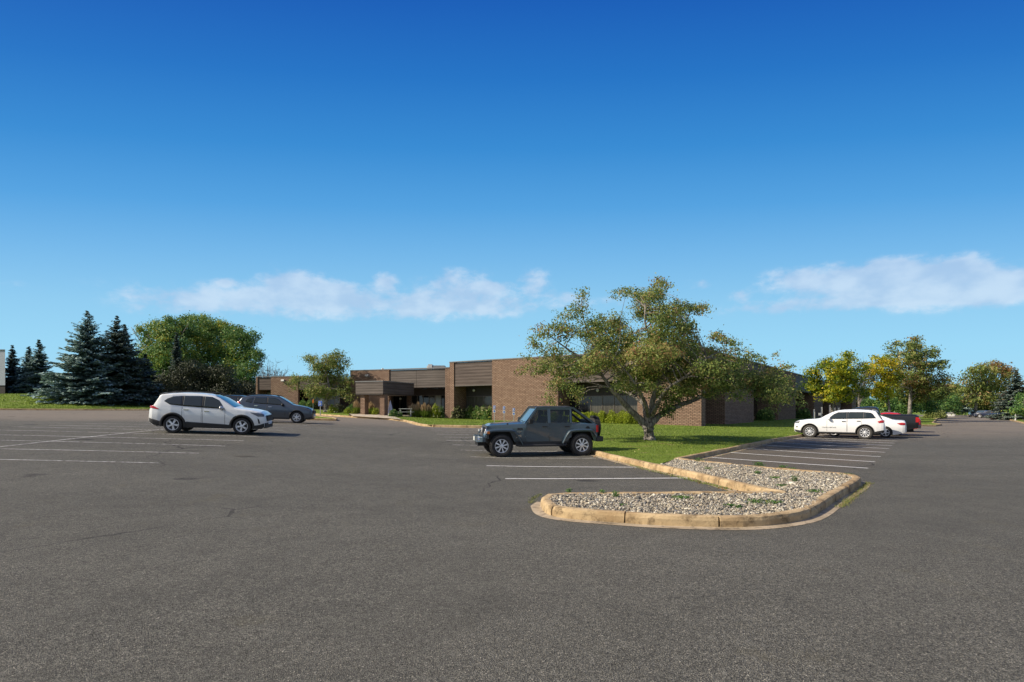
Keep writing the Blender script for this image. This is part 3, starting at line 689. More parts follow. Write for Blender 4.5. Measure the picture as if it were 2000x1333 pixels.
# side, in shade: piers and deep recesses
slab(L2, 1370.5, 1378, .0, 3, ZB, ZR-.002, 'wall', 'brick')
ed = [(1416, 1472), (1520, 1554), (1590, 1607), (1632, 1642), (1664, 1672), (1690, 1698)]
prev = 1378
for a, b in ed:
    slab(L2, a, b, 0, .35, ZB, ZR, 'wall', 'brick')
    pa_, pb_ = onl(L2, a), onl(L2, b); dd = (L2[1]-L2[0]).normalized()
    for q0, q1 in ((pa_, pa_+dd*.3), (pb_-dd*.3, pb_)): slab(L2, 0, 0, .36, 2.7, ZB, ZR-.02, 'wall', 'brick', pts=(q0, q1))
    slab(L2, prev, a, .10, .4, 4.3, ZR-.05, 'fascia_panel', 'panel'); slab(L2, prev, a, .42, 2.6, 4.31, 4.42, 'soffit', 'soffit')
    Li = shiftL(L2, 2.2)
    slab(L2, prev, a, 2.35, 2.6, 3.5, 4.31, 'header', 'soffit'); slab(L2, prev, a, 2.35, 2.6, ZB, 1.0, 'wall', 'brick')
    p_, q_ = onl(L2, prev), onl(L2, a); d_ = (L2[1]-L2[0]).normalized(); ln = (q_-p_).length; k = max(2, int(ln/2.2))
    for i in range(k):
        pp = [p_.lerp(q_, i/k), p_.lerp(q_, (i+1)/k)]; nn = Vector((-d_.y, d_.x))
        f = MB().prism([pp[0]+nn*2.25, pp[0]+d_*.08+nn*2.25, pp[0]+d_*.08+nn*2.35, pp[0]+nn*2.35], 1.0, 3.5).build('window', MT['mullion'], B, world=True)
        g = MB().prism([pp[0]+d_*.08+nn*2.31, pp[1]+nn*2.31, pp[1]+nn*2.4, pp[0]+d_*.08+nn*2.4], 1.0, 3.5).build('pane', MT['glass_dark'], None, uv=True)
        g.parent = f
        for vv in g.data.vertices: vv.co = vv.co-Vector(B.location)
    prev = b
# low block with the entrance
slab(L0, 684, 760, 0, .35, .4, ZL, 'wall', 'brick')
slab(L0, 869.5, 877.9, 0, 1.2, ZB, ZL, 'wall', 'brick')
zp = zat(L0, 840, 757)
slab(L0, 760, 812, .10, .4, zp, ZL-.05, 'fascia_panel', 'panel_grey'); slab(L0, 812.4, 869.5, .10, .4, zp, ZL-.05, 'fascia_panel', 'panel_grey')
slab(L0, 760, 869.5, .42, 3.2, zp+.01, zp+.12, 'soffit', 'soffit')
L0i = shiftL(L0, 2.9); zh = zat(L0i, 840, 772)
slab(L0i, 756, 884, .2, .4, zh, zp+.005, 'header', 'soffit'); slab(L0i, 797, 884, .2, .4, .3, 1.45, 'wall', 'brick')
slab(L0i, 756, 764, .1, .4, .3, zp, 'wall', 'brick'); slab(L0i, 794, 802, .1, .4, .3, zh, 'wall', 'brick')
window(L0i, 802, 836, .2, 1.45, zh, ['glass_dark']*3); window(L0i, 836, 884, .2, 1.45, zh, ['glass_blind', 'glass_pale', 'glass_dark', 'glass_blind'])
dr = slab(L0i, 765, 793, .22, .30, 1.15, zh, 'door', 'glass_dark')
dm = MB()
for u in (765, 778.6, 792.4):
    p = onl(L0i, u); d_ = (L0[1]-L0[0]).normalized(); nn = Vector((-d_.y, d_.x)); dm.prism([p+nn*.16, p+d_*.09+nn*.16, p+d_*.09+nn*.22, p+nn*.22], 1.15, zh)
dmo = dm.build('door_frame', MT['mullion'], None); dmo.parent = dr
for vv in dmo.data.vertices: vv.co = vv.co-Vector(B.location)
slab(L0, 684, 690, .36, 9.2, .4, ZL-.001, 'wall', 'brick')
# left wing
slab(L3, 499.5, 503, 0, 2.4, .8, ZL, 'wall', 'brick'); slab(L3, 529, 582, 0, .35, .8, ZL, 'wall', 'brick')
zq = zat(L3, 516, 762)
slab(L3, 503, 529, .10, .4, zq, ZL-.05, 'fascia_panel', 'panel'); slab(L3, 582, 660, .10, .4, zq, ZL-.05, 'fascia_panel', 'panel')
slab(L3, 503, 660, .42, 2.4, zq+.01, zq+.12, 'soffit', 'soffit')
L3i = shiftL(L3, 1.8); zh = zat(L3i, 600, 766)
slab(L3i, 500, 662, .2, .4, zh, zq+.005, 'header', 'soffit'); slab(L3i, 500, 662, .2, .4, .8, 2.35, 'wall', 'brick')
window(L3i, 504, 529, .2, 2.35, zh, ['glass_dark', 'glass_pale']); window(L3i, 583, 662, .2, 2.35, zh, ['glass_dark', 'glass_dark', 'glass_pale', 'glass_dark', 'glass_pale', 'glass_dark', 'glass_dark', 'glass_blind'])
# canopy
Cc = Vector(at(748, 56.0)); fd = (F0b-F0a).normalized(); bd = Vector((-fd.y, fd.x))
Cl = Cc-fd*3.15; dep = 5.55; ct, cb = Zp(744.6, 56.0), Zp(771, 56.0)
MB().prism([Cl, Cc, Cc+bd*dep, Cl+bd*dep], cb+.08, ct-.05).build('canopy', MT['panel_grey'], B, world=True, uv=True)
MB().prism([Cl-fd*.04-bd*.04, Cc+fd*.04-bd*.04, Cc+fd*.04+bd*dep, Cl-fd*.04+bd*dep], ct-.05, ct+.04).build('canopy_cap', MT['cap'], B, world=True)
MB().prism([Cl+fd*.03+bd*.03, Cc-fd*.03+bd*.03, Cc-fd*.03+bd*dep, Cl+fd*.03+bd*dep], cb, cb+.08).build('canopy_soffit', MT['soffit'], B, world=True)
for f0 in (.38, 2.62):
    a = Cl+fd*f0+bd*.25
    MB().prism([a, a+fd*.5, a+fd*.5+bd*.62, a+bd*.62], .8, cb).build('pillar', MT['brick'], B, world=True, uv=True)
# roofs and metal cap along the parapets
rf = MB(); bk = Vector((-.545, .838))
nrm1 = Vector((-(F1b-F1a).normalized().y, (F1b-F1a).normalized().x)); 
rf.prism([F1a+nrm1*.4, F1b+nrm1*.4+Vector((-.3, 0)), F2b+Vector((-.8, 0)), F2b+Vector((-60, 45)), F1a+nrm1*70], ZR-.3, ZR-.12)
d0 = (F0b-F0a).normalized(); n0 = Vector((-d0.y, d0.x)); n3 = (F3b-F3a).normalized(); n3 = Vector((-n3.y, n3.x))
rf.prism([F0a+n0*.36, F0b+n0*.36, F0b+n0*30, F0a+n0*30], ZL-.32, ZL-.14)
rf.prism([F3a+n3*.36, F3b+n3*.36, F3b+n3*30, F3a+n3*30], ZL-.31, ZL-.15)
rf.build('roof', MT['roof'], B, world=True)
# plain back and end walls so that the block is closed
bw = MB()
e1 = F1a+nrm1*70; 
def wallpl(a, b, z0, z1, th=.3):
    d_ = (b-a).normalized(); nn = Vector((-d_.y, d_.x)); bw.prism([a, b, b+nn*th, a+nn*th], z0, z1)
wallpl(F2b, F2b+Vector((-60, 45)), ZB, ZR); wallpl(F2b+Vector((-60, 45)), e1, ZB, ZR); wallpl(e1, F1a+nrm1*.4, ZB, ZR-.01)
wallpl(F3a+n3*30, F3a+n3*2.41, .5, ZL); wallpl(F3b+n3*30, F3a+n3*30, .5, ZL)
bw.build('rear_wall', MT['brick'], B, world=True, uv=True)
cp = MB()
def cap(L, ua, ub, z, w=.5, pr=.04):
    d_ = (L[1]-L[0]).normalized(); nn = Vector((-d_.y, d_.x)); a, b = onl(L, ua), onl(L, ub)
    cp.prism([a-nn*pr, b-nn*pr, b+nn*w, a+nn*w], z-.0, z+.09)
cap(L1, 877.6, 1370.4, ZR); cap(L0, 684, 877.5, ZL+.002); cap(L3, 499, 660, ZL); cap(L2, 1371, 1700, ZR+.001)
cp.build('parapet_cap', MT['cap'], B, world=True)
tall_side = slab(L1, 878, 879, .01, 12, ZL-.3, ZR-.02, 'wall', 'brick')
# wall lights
def wall_light(u, v, L, k=1.0):
    p = onl(L, u); z = Zp(v, p.y); d_ = (L[1]-L[0]).normalized(); nn = Vector((-d_.y, d_.x))
    a = p-nn*.02
    t_ = thing('wall_light', 'grey box floodlight on the brick wall', 'wall light', (a.x, a.y, z))
    b = MB(); b.box(-.07, .07, .0, .06, -.10, .10); b.build('bracket', MT['black'], t_)
    h = MB(); h.add([(-.24*k, -.42*k, -.05*k), (.24*k, -.42*k, -.05*k), (.24*k, -.06, -.18*k), (-.24*k, -.06, -.18*k), (-.24*k, -.36*k, .22*k), (.24*k, -.36*k, .22*k), (.24*k, 0, .16*k), (-.24*k, 0, .16*k)],
        [(0, 3, 2, 1), (4, 5, 6, 7), (0, 1, 5, 4), (1, 2, 6, 5), (2, 3, 7, 6), (3, 0, 4, 7)]); h.build('housing', MT['grey_metal'], t_)
    t_.rotation_euler.z = math.atan2(d_.y, d_.x); return t_
wl = wall_light(719.5, 735, L0, .8); wl['label'] = 'large grey floodlight high on the brick wall above the entrance canopy'; wl['group'] = 'floodlights on the building'
wl = wall_light(554.5, 744.5, L3, .85); wl['label'] = 'tan floodlight high on the brick wall of the left wing'; wl['group'] = 'floodlights on the building'
for (u, v, L, lb) in ((925.5, 763, L1i, 'round white lamp under the eaves left of the brick wall'), (1167, 763, L1i, 'round white lamp under the eaves behind the big tree'), (782, 779, L0i, 'small white lamp over the entrance doors'), (518, 768, L3i, 'small white lamp in the porch of the left wing')):
    p = onl(L, u); z = Zp(v, p.y); t_ = thing('porch_lamp', lb, 'wall lamp', (p.x, p.y-.05, z), group='lamps under the eaves')
    MB().tube([(0, .25, .05), (0, .0, .02)], .05).build('arm', MT['galv'], t_)
    bm = bmesh.new(); bmesh.ops.create_uvsphere(bm, u_segments=14, v_segments=8, radius=.14); me = bpy.data.meshes.new('globe'); bm.to_mesh(me); bm.free(); me.materials.append(MT['lamp_glass']); me.polygons.foreach_set('use_smooth', [True]*len(me.polygons))
    o = bpy.data.objects.new('globe', me); COL.objects.link(o); o.parent = t_
# rooftop plant
p = Vector(at(848, 74)); t_ = thing('rooftop_unit', 'grey air handling unit with ducts on the flat roof', 'rooftop unit', (p.x, p.y, ZL-.14))
zt = Zp(715.0, 74)-ZL+.14
MB().box(-.1, 1.3, 0, 1.6, .12, zt+.05).build('cabinet', MT['grey_metal'], t_); MB().tube([(-.9, .8, 0), (-.9, .8, zt), (-.2, .8, zt)], .16).build('duct', MT['galv'], t_)
MB().box(-.8, -.3, .2, .9, .1, zt+.22).build('fan_box', MT['white_metal'], t_)
MB().box(-.95, 1.35, -.04, 1.7, 0, .12).build('base_frame', MT['black'], t_)
p = Vector(at(745, 72)); t_ = thing('roof_vent', 'small bent pipe vent on the roof above the entrance', 'roof vent', (p.x, p.y, ZL-.14))
zt = Zp(720.5, 72)-ZL+.14
MB().tube([(0, 0, 0), (0, 0, zt-.1), (.1, 0, zt), (.28, 0, zt-.02)], .06).build('pipe', MT['galv'], t_); MB().tube([(0, 0, 0), (0, 0, .1)], .16).build('flange', MT['galv'], t_)
# ================================================================== vehicles
def paint(name, color, rough=.28, metal=.0, coat=.8, flake=0.0):
    m, t = mat(name); g = N(t, 'ShaderNodeTexCoord').outputs['Object']; n = noise(t, g, 3, 3)
    dirt = M_(t, 'MULTIPLY', MR(t, N_sepz(t, g), .25, .65, 1, 0), M_(t, 'ADD', .02, M_(t, 'MULTIPLY', n, .16)))
    c = MIX(t, dirt, color, (.16, .14, .12))
    out(t, princ(t, c, rough, metal, .5, coat).outputs[0]); MT[name] = m
def N_sepz(t, g):
    s = N(t, 'ShaderNodeSeparateXYZ'); t.links.new(g, s.inputs[0]); return s.outputs[2]
paint('paint_pearl', (.72, .735, .73)); paint('paint_white', (.80, .80, .80)); paint('paint_steel', (.060, .078, .105), .3, .4); paint('paint_grey', (.046, .074, .098), .28, .1)
paint('paint_black', (.008, .009, .011), .35, coat=.25); paint('paint_red', (.42, .008, .010)); paint('paint_silver', (.42, .43, .45), .3, .5); paint('paint_navy', (.012, .018, .045)); paint('paint_dark', (.022, .022, .024), .3, .3)
MT['cladding'] = simple('black_cladding', (.022, .023, .025), .62); MT['tyre'] = simple('tyre_rubber', (.020, .020, .021), .85, var=.3, scale=30)
MT['tyre_dusty'] = simple('dusty_tyre', (.055, .052, .047), .9, var=.3, scale=30)
MT['alloy'] = simple('alloy', (.72, .73, .75), .35, .3); MT['alloy_dark'] = simple('dark_alloy', (.05, .05, .055), .4, .6); MT['chrome'] = simple('chrome', (.75, .76, .78), .12, 1.0, var=.02)
MT['red_lens'] = simple('red_lens', (.42, .010, .012), .15, coat=.5); MT['clear_lens'] = simple('clear_lens', (.09, .10, .11), .10, .3, coat=.8); MT['amber_lens'] = simple('amber_lens', (.60, .16, .02), .2)
MT['lens_white'] = simple('white_lens', (.85, .83, .78), .15, coat=.5)
m, t = mat('car_glass'); out(t, princ(t, (.012, .020, .022), .03, 0, .6, .6).outputs[0]); MT['cglass'] = m
m, t = mat('windscreen'); out(t, princ(t, (.06, .085, .09), .12, 0, .8, .5).outputs[0]); MT['wglass'] = m
m, t = mat('clear_car_glass'); p = princ(t, (.02, .03, .035), .02, 0, .6, .5); tr = t.nodes.new('ShaderNodeBsdfTransparent'); tr.inputs[0].default_value = (.45, .52, .52, 1)
mx = t.nodes.new('ShaderNodeMixShader'); mx.inputs[0].default_value = .42; t.links.new(tr.outputs[0], mx.inputs[1]); t.links.new(p.outputs[0], mx.inputs[2]); out(t, mx.outputs[0]); MT['tglass'] = m
def interp(L, x):
    return float(np.interp(x, [p[0] for p in L], [p[1] for p in L]))
SIDE = [(0, .925), (.2, .965), (.5, 1.0), (.78, .99), (1, .96)]
class Car:
    """x runs from the nose (0) to the tail (L); placed so that the nose points to local +X"""
    def __init__(s, **k): s.__dict__.update(k); s.W = s.width/2
    def X(s, x): return s.L/2-x
    def belt(s, x): return min(interp(s.beltl, x), interp(s.top, x)-.03)
    def side(s, x, z):
        w = s.W*interp(s.plan, x); zb = .28; bl = interp(s.beltl, x)
        if z <= bl: return w*interp(SIDE, max(0, min(1, (z-zb)/(bl-zb))))
        return w*.96-(z-bl)*s.tumble-(z-bl)**2*.10
    def base(s, x):
        z = interp(s.bot, x)
        for wx in s.wheels:
            if abs(x-wx) < s.Ra: z = max(z, s.Rw+math.sqrt(max(0, s.Ra**2-(x-wx)**2)))
        return z
    def body(s, mt, parent):
        xs = set(np.arange(0, s.L+.001, .05).round(3)); xs |= {p[0] for p in s.top}|{p[0] for p in s.plan}|{.012, .03, s.L-.012, s.L-.03, s.L}
        for wx in s.wheels:
            for a in np.linspace(0, math.pi, 17): xs.add(round(wx+s.Ra*math.cos(a), 4))
        xs = sorted(x for x in xs if 0 <= x <= s.L+.0001)
        V = []; K = None
        for x in xs:
            zt = interp(s.top, x); zb = min(s.base(x), zt-.05); bl = min(interp(s.beltl, x), zt-.04); r = min(.075, (zt-zb)*.25)
            half = []
            if zb < bl: zs = list(np.linspace(zb, bl, 9))+list(np.linspace(bl, max(bl+.001, zt-r), 6))[1:]
            else: zs = list(np.linspace(zb, zt-r, 14))
            half = [(s.side(x, z), z) for z in zs]
            yt = s.side(x, zt-r); half += [(yt-.25*r, zt-.40*r), (yt-.75*r, zt-.10*r)]
            yt -= 1.25*r; cr = .035
            half += [(yt*f, zt+cr*(1-f*f)) for f in (1, .75, .5, .25, 0)]
            ring_ = [(s.X(x), y, z) for y, z in half]+[(s.X(x), -y, z) for y, z in half[::-1][1:]]
            K = len(ring_); V += ring_
        n = len(xs); Fc = [(i*K+j, i*K+j+1, (i+1)*K+j+1, (i+1)*K+j) for i in range(n-1) for j in range(K-1)]
        Fc += [tuple(range(K))[::-1], tuple(range((n-1)*K, n*K))]
        o = mesh('body', V, Fc, MT[mt], parent, smooth=True); 
        # a dark floor and wheel-housing block inside the shell
        b = MB(); yi = s.W-.30
        b.box(s.X(s.L-.25), s.X(.25), -yi, yi, .26, .62)
        b.box(s.X(s.wheels[1]-s.Ra-.05), s.X(s.wheels[0]+s.Ra+.05), -s.W*.90, s.W*.90, .24, .40) if False else None
        for wx in s.wheels: b.box(s.X(wx+s.Ra*.98), s.X(wx-s.Ra*.98), -yi, yi, .5, s.Rw+s.Ra*.9)
        b.build('underbody', MT['black'], parent)
        for wx in s.wheels:
            for sg in (1, -1):
                Va = []; m_ = 16
                for i in range(m_+1):
                    th = math.pi*i/m_; x = wx+s.Ra*.995*math.cos(th); z = s.Rw+s.Ra*.995*math.sin(th)
                    yo = s.side(min(max(x, .05), s.L-.05), z)-.015; Va += [(s.X(x), sg*yo, z), (s.X(x), sg*yi, z)]
                mesh('wheel_housing', Va, [(2*i, 2*i+1, 2*i+3, 2*i+2) for i in range(m_)], MT['black'], parent, smooth=True)
        return o
    def spanel(s, name, poly, mt, parent, off=.006, sides=(1, -1), nz=5, step=.06, th=0):
        """a panel lying on the flank; poly in (x, z)"""
        xs = sorted({round(v, 4) for v in [p[0] for p in poly]}|set(np.arange(min(p[0] for p in poly), max(p[0] for p in poly), step).round(4)))
        xs[0] += 1e-4; xs[-1] -= 1e-4
        for sg in sides:
            V = []; 
            for x in xs:
                zz = []
                for (x0, z0), (x1, z1) in zip(poly, poly[1:]+poly[:1]):
                    if x0 != x1 and min(x0, x1) <= x <= max(x0, x1): zz.append(z0+(z1-z0)*(x-x0)/(x1-x0))
                lo, hi = min(zz), max(zz)
                for k in range(nz+1):
                    z = lo+(hi-lo)*k/nz; V.append((s.X(x), sg*(s.side(x, z)+off), z))
            K = nz+1; n = len(xs); Fc = [(i*K+j, i*K+j+1, (i+1)*K+j+1, (i+1)*K+j) for i in range(n-1) for j in range(nz)]
            # turn the rim inwards so that the panel has an edge
            rim = [i*K for i in range(n)]+[(n-1)*K+j for j in range(1, K)]+[i*K+nz for i in range(n-2, -1, -1)]+[j for j in range(nz-1, 0, -1)]
            b0 = len(V); V += [(V[i][0], V[i][1]-sg*(off+.02), V[i][2]) for i in rim]; q = len(rim)
            Fc += [(rim[i], rim[(i+1) % q], b0+(i+1) % q, b0+i) for i in range(q)]
            o = mesh(name, V, Fc, MT[mt], parent, smooth=False); o.data.polygons.foreach_set('use_smooth', [i < (n-1)*nz for i in range(len(o.data.polygons))])
        return o
    def arch(s, mt, parent, w=.07, off=.018, a0=-12, a1=192, squar=0):
        for wx in s.wheels:
            for sg in (1, -1):
                V = []; m_ = 28
                for i in range(m_+1):
                    th = R(a0+(a1-a0)*i/m_)
                    for r_, o_ in ((s.Ra-.012, -.03), (s.Ra-.012, off), (s.Ra+w*.8, off), (s.Ra+w, -.01)):
                        x = wx+r_*math.cos(th); z = s.Rw+r_*math.sin(th); x = min(max(x, .03), s.L-.03); z = max(z, interp(s.bot, x)-.01)
                        V.append((s.X(x), sg*(s.side(x, z)+o_), z))
                mesh('arch_trim', V, [(4*i+j, 4*i+j+1, 4*i+j+5, 4*i+j+4) for i in range(m_) for j in range(3)], MT[mt], parent, smooth=True)
    def tpanel(s, name, x0, x1, f0, f1, mt, parent, off=.008, n=8, yf=None):
        """a panel on the top surface (windscreen, tailgate glass, sunroof); half widths as fractions at each end"""
        V = []; M_n = 8
        for i in range(n+1):
            x = x0+(x1-x0)*i/n; zt = interp(s.top, x); r = .075; yt = s.side(x, zt-r)-1.25*r; f = f0+(f1-f0)*i/n
            sl = (interp(s.top, x+.02)-interp(s.top, x-.02))/.04; nn = math.hypot(1, sl)
            for k in range(M_n+1):
                g = (-1+2*k/M_n)*f; V.append((s.X(x)+sl/nn*off, g*yt*1.0, zt+.035*(1-g*g)+off/nn+.004))
        K = M_n+1; return mesh(name, V, [(i*K+j, i*K+j+1, (i+1)*K+j+1, (i+1)*K+j) for i in range(n) for j in range(M_n)], MT[mt], parent, smooth=True)
    def wheelset(s, style, parent, tw=.225, tyre='tyre', rim_r=None, rim_mt='alloy'):
        fw = None
        for wx in s.wheels:
            for sg in (1, -1):
                y = sg*(s.W*.965-tw/2-.005)
                if fw is None:
                    fw = wheel(s.Rw, tw, style, parent, tyre, rim_r or s.Rw*.70, rim_mt); w = fw
                else:
                    w = copy_tree(fw, parent)
                w.location = (s.X(wx), y, s.Rw); w.rotation_euler = (0, random.uniform(0, 6), 0 if sg > 0 else math.pi)
    def handle(s, x, z, mt, parent, w=.20):
        for sg in (1, -1):
            y = s.side(x, z); b = MB(); b.box(s.X(x)-w/2, s.X(x)+w/2, y, y+.035, z-.016, z+.016)
            if sg < 0: b.V = [(a, -c, e) for a, c, e in b.V]
            b.build('door_handle', MT[mt], parent)
    def mirror(s, x, z, mt, parent):
        for sg in (1, -1):
            y = s.side(x, z)
            bm = bmesh.new(); bmesh.ops.create_uvsphere(bm, u_segments=14, v_segments=10, radius=1)
            for v in bm.verts: v.co = Vector((v.co.x*.11*(1 if v.co.x > 0 else .55)+s.X(x), sg*(y+.13+v.co.y*.12), z+.04+v.co.z*.085))
            me = bpy.data.meshes.new('side_mirror'); bm.to_mesh(me); bm.free(); me.materials.append(MT[mt]); me.polygons.foreach_set('use_smooth', [True]*len(me.polygons))
            o = bpy.data.objects.new('side_mirror', me); COL.objects.link(o); o.parent = parent
            MB().box(s.X(x)-.03, s.X(x)+.04, min(sg*(y-.03), sg*(y+.10)), max(sg*(y-.03), sg*(y+.10)), z-.05, z).build('mirror_arm', MT['cladding'], o)
def copy_tree(o, parent=None):
    c = o.copy(); COL.objects.link(c); c.parent = parent
    for ch in list(o.children): copy_tree(ch, c)
    return c
def wheel(r, w, style, parent, tyre, rr, rim_mt):
    # tyre: lathe about local Y, outer face towards +Y
    prof = [(rr-.01, -w/2+.01), (r*.90, -w/2), (r*.97, -w/2+.02), (r, -w/2+.045), (r, w/2-.045), (r*.97, w/2-.02), (r*.90, w/2), (rr+.01, w/2-.004), (rr-.01, w/2-.02)]
    def lathe(prof, seg=36):
        V = []; k = len(prof)
        for i in range(seg):
            a = 2*math.pi*i/seg
            for (q, y) in prof: V.append((q*math.cos(a), y, q*math.sin(a)))
        return V, [(i*k+j, i*k+j+1, ((i+1) % seg)*k+j+1, ((i+1) % seg)*k+j) for i in range(seg) for j in range(k-1)]
    V, Fc = lathe(prof); wo_ = mesh('wheel', V, Fc, MT[tyre], parent, smooth=True)
    if tyre == 'tyre_dusty' or style == 'jeep':
        # tread blocks
        b = MB()
        for i in range(40):
            a = 2*math.pi*i/40
            for y0, y1 in ((-w/2+.02, -w/6-.01), (-w/6+.01, w/6-.01), (w/6+.01, w/2-.02)):
                da = .055; sh = .04*(1 if y0 < 0 else -1)
                P = [((r-.01 if k < 4 else r+.010)*math.cos(a+s_*da+sh), y, (r-.01 if k < 4 else r+.010)*math.sin(a+s_*da+sh)) for k, (s_, y) in enumerate([(-1, y0), (1, y0), (1, y1), (-1, y1)]*2)]
                b.add(P, [(0, 3, 2, 1), (4, 5, 6, 7), (0, 1, 5, 4), (1, 2, 6, 5), (2, 3, 7, 6), (3, 0, 4, 7)])
        b.build('tread', MT[tyre], wo_)
    V, Fc = lathe([(rr, -w/2+.03), (rr-.012, w/2-.015), (rr-.028, w/2-.012), (rr-.034, w/2-.05), (rr-.05, -w/2+.05)]); 
    rim = mesh('rim', V, Fc, MT[rim_mt], wo_, smooth=True)
    V, Fc = lathe([(rr-.03, 0.0), (.02, -.02), (.001, -.02)]); mesh('brake_disc', V, Fc, MT['alloy_dark'], wo_, smooth=True)
    b = MB(); yo = w/2-.02
    def spoke(a, hw0, hw1, r0=.05, r1=rr-.02, y0=yo+.0, y1=yo-.01, th=.03):
        ca, sa = math.cos(a), math.sin(a)
        def P(q, h, y): return (q*ca-h*sa, y, q*sa+h*ca)
        Vv = [P(r0, -hw0, y0), P(r0, hw0, y0), P(r1, hw1, y1), P(r1, -hw1, y1), P(r0, -hw0, y0-th), P(r0, hw0, y0-th), P(r1, hw1, y1-th), P(r1, -hw1, y1-th)]
        b.add(Vv, [(0, 1, 2, 3), (7, 6, 5, 4), (0, 4, 5, 1), (1, 5, 6, 2), (2, 6, 7, 3), (3, 7, 4, 0)])
    n = {'five': 5, 'twin': 5, 'jeep': 8, 'ten': 10, 'six': 6}[style]
    for i in range(n):
        a = 2*math.pi*i/n
        if style == 'twin':
            spoke(a-.13, .022, .014); spoke(a+.13, .022, .014)
        elif style == 'ten': spoke(a, .015, .018)
        elif style == 'jeep': spoke(a, .017, .030)
        elif style == 'six': spoke(a-.17, .014, .012); spoke(a+.17, .014, .012); spoke(a, .03, .008, .04, rr*.5)
        else: spoke(a, .030, .022)
    V, Fc = lathe([(.065, yo-.05), (.065, yo+.004), (.04, yo+.012), (.0005, yo+.014)], 20); b.add(V, Fc)
    b.build('spokes', MT[rim_mt], rim)
    return wo_
def place(o, x, y, yaw, dz=0.0):
    e = .8; gx = (G(x+e, y)-G(x-e, y))/(2*e); gy = (G(x, y+e)-G(x, y-e))/(2*e)
    f = Vector((math.cos(yaw), math.sin(yaw), gx*math.cos(yaw)+gy*math.sin(yaw))).normalized()
    up = Vector((-gx, -gy, 1)).normalized(); l = up.cross(f).normalized(); up = f.cross(l)
    M = Matrix((f, l, up)).transposed(); o.location = (x, y, G(x, y)+dz); o.rotation_euler = M.to_euler()
def box_front(s, name, z0, z1, hw, mt, parent, x=0.0, th=.02, slope=0.0):
    b = MB(); X0 = s.X(x); b.add([(X0-.05, -hw, z0), (X0+th, -hw*.96, z0), (X0+th, hw*.96, z0), (X0-.05, hw, z0), (X0-.05-slope, -hw, z1), (X0+th-slope, -hw*.96, z1), (X0+th-slope, hw*.96, z1), (X0-.05-slope, hw, z1)],
        [(0, 3, 2, 1), (4, 5, 6, 7), (0, 1, 5, 4), (1, 2, 6, 5), (2, 3, 7, 6), (3, 0, 4, 7)]); return b.build(name, MT[mt], parent)
def lettering(txt, size, mt, parent, loc, rot, name='lettering', ext=.003, align='CENTER', world=False):
    cu = bpy.data.curves.new(name, 'FONT'); cu.body = txt; cu.size = size; cu.extrude = ext; cu.align_x = align; cu.align_y = 'CENTER'
    tmp = bpy.data.objects.new('tmp', cu); COL.objects.link(tmp); dg = bpy.context.evaluated_depsgraph_get()
    me = bpy.data.meshes.new_from_object(tmp.evaluated_get(dg)); COL.objects.unlink(tmp); bpy.data.objects.remove(tmp); bpy.data.curves.remove(cu)
    me.name = name; me.materials.clear(); me.materials.append(MT[mt]); o = bpy.data.objects.new(name, me); COL.objects.link(o); o.parent = parent; o.location = loc; o.rotation_euler = rot; return o

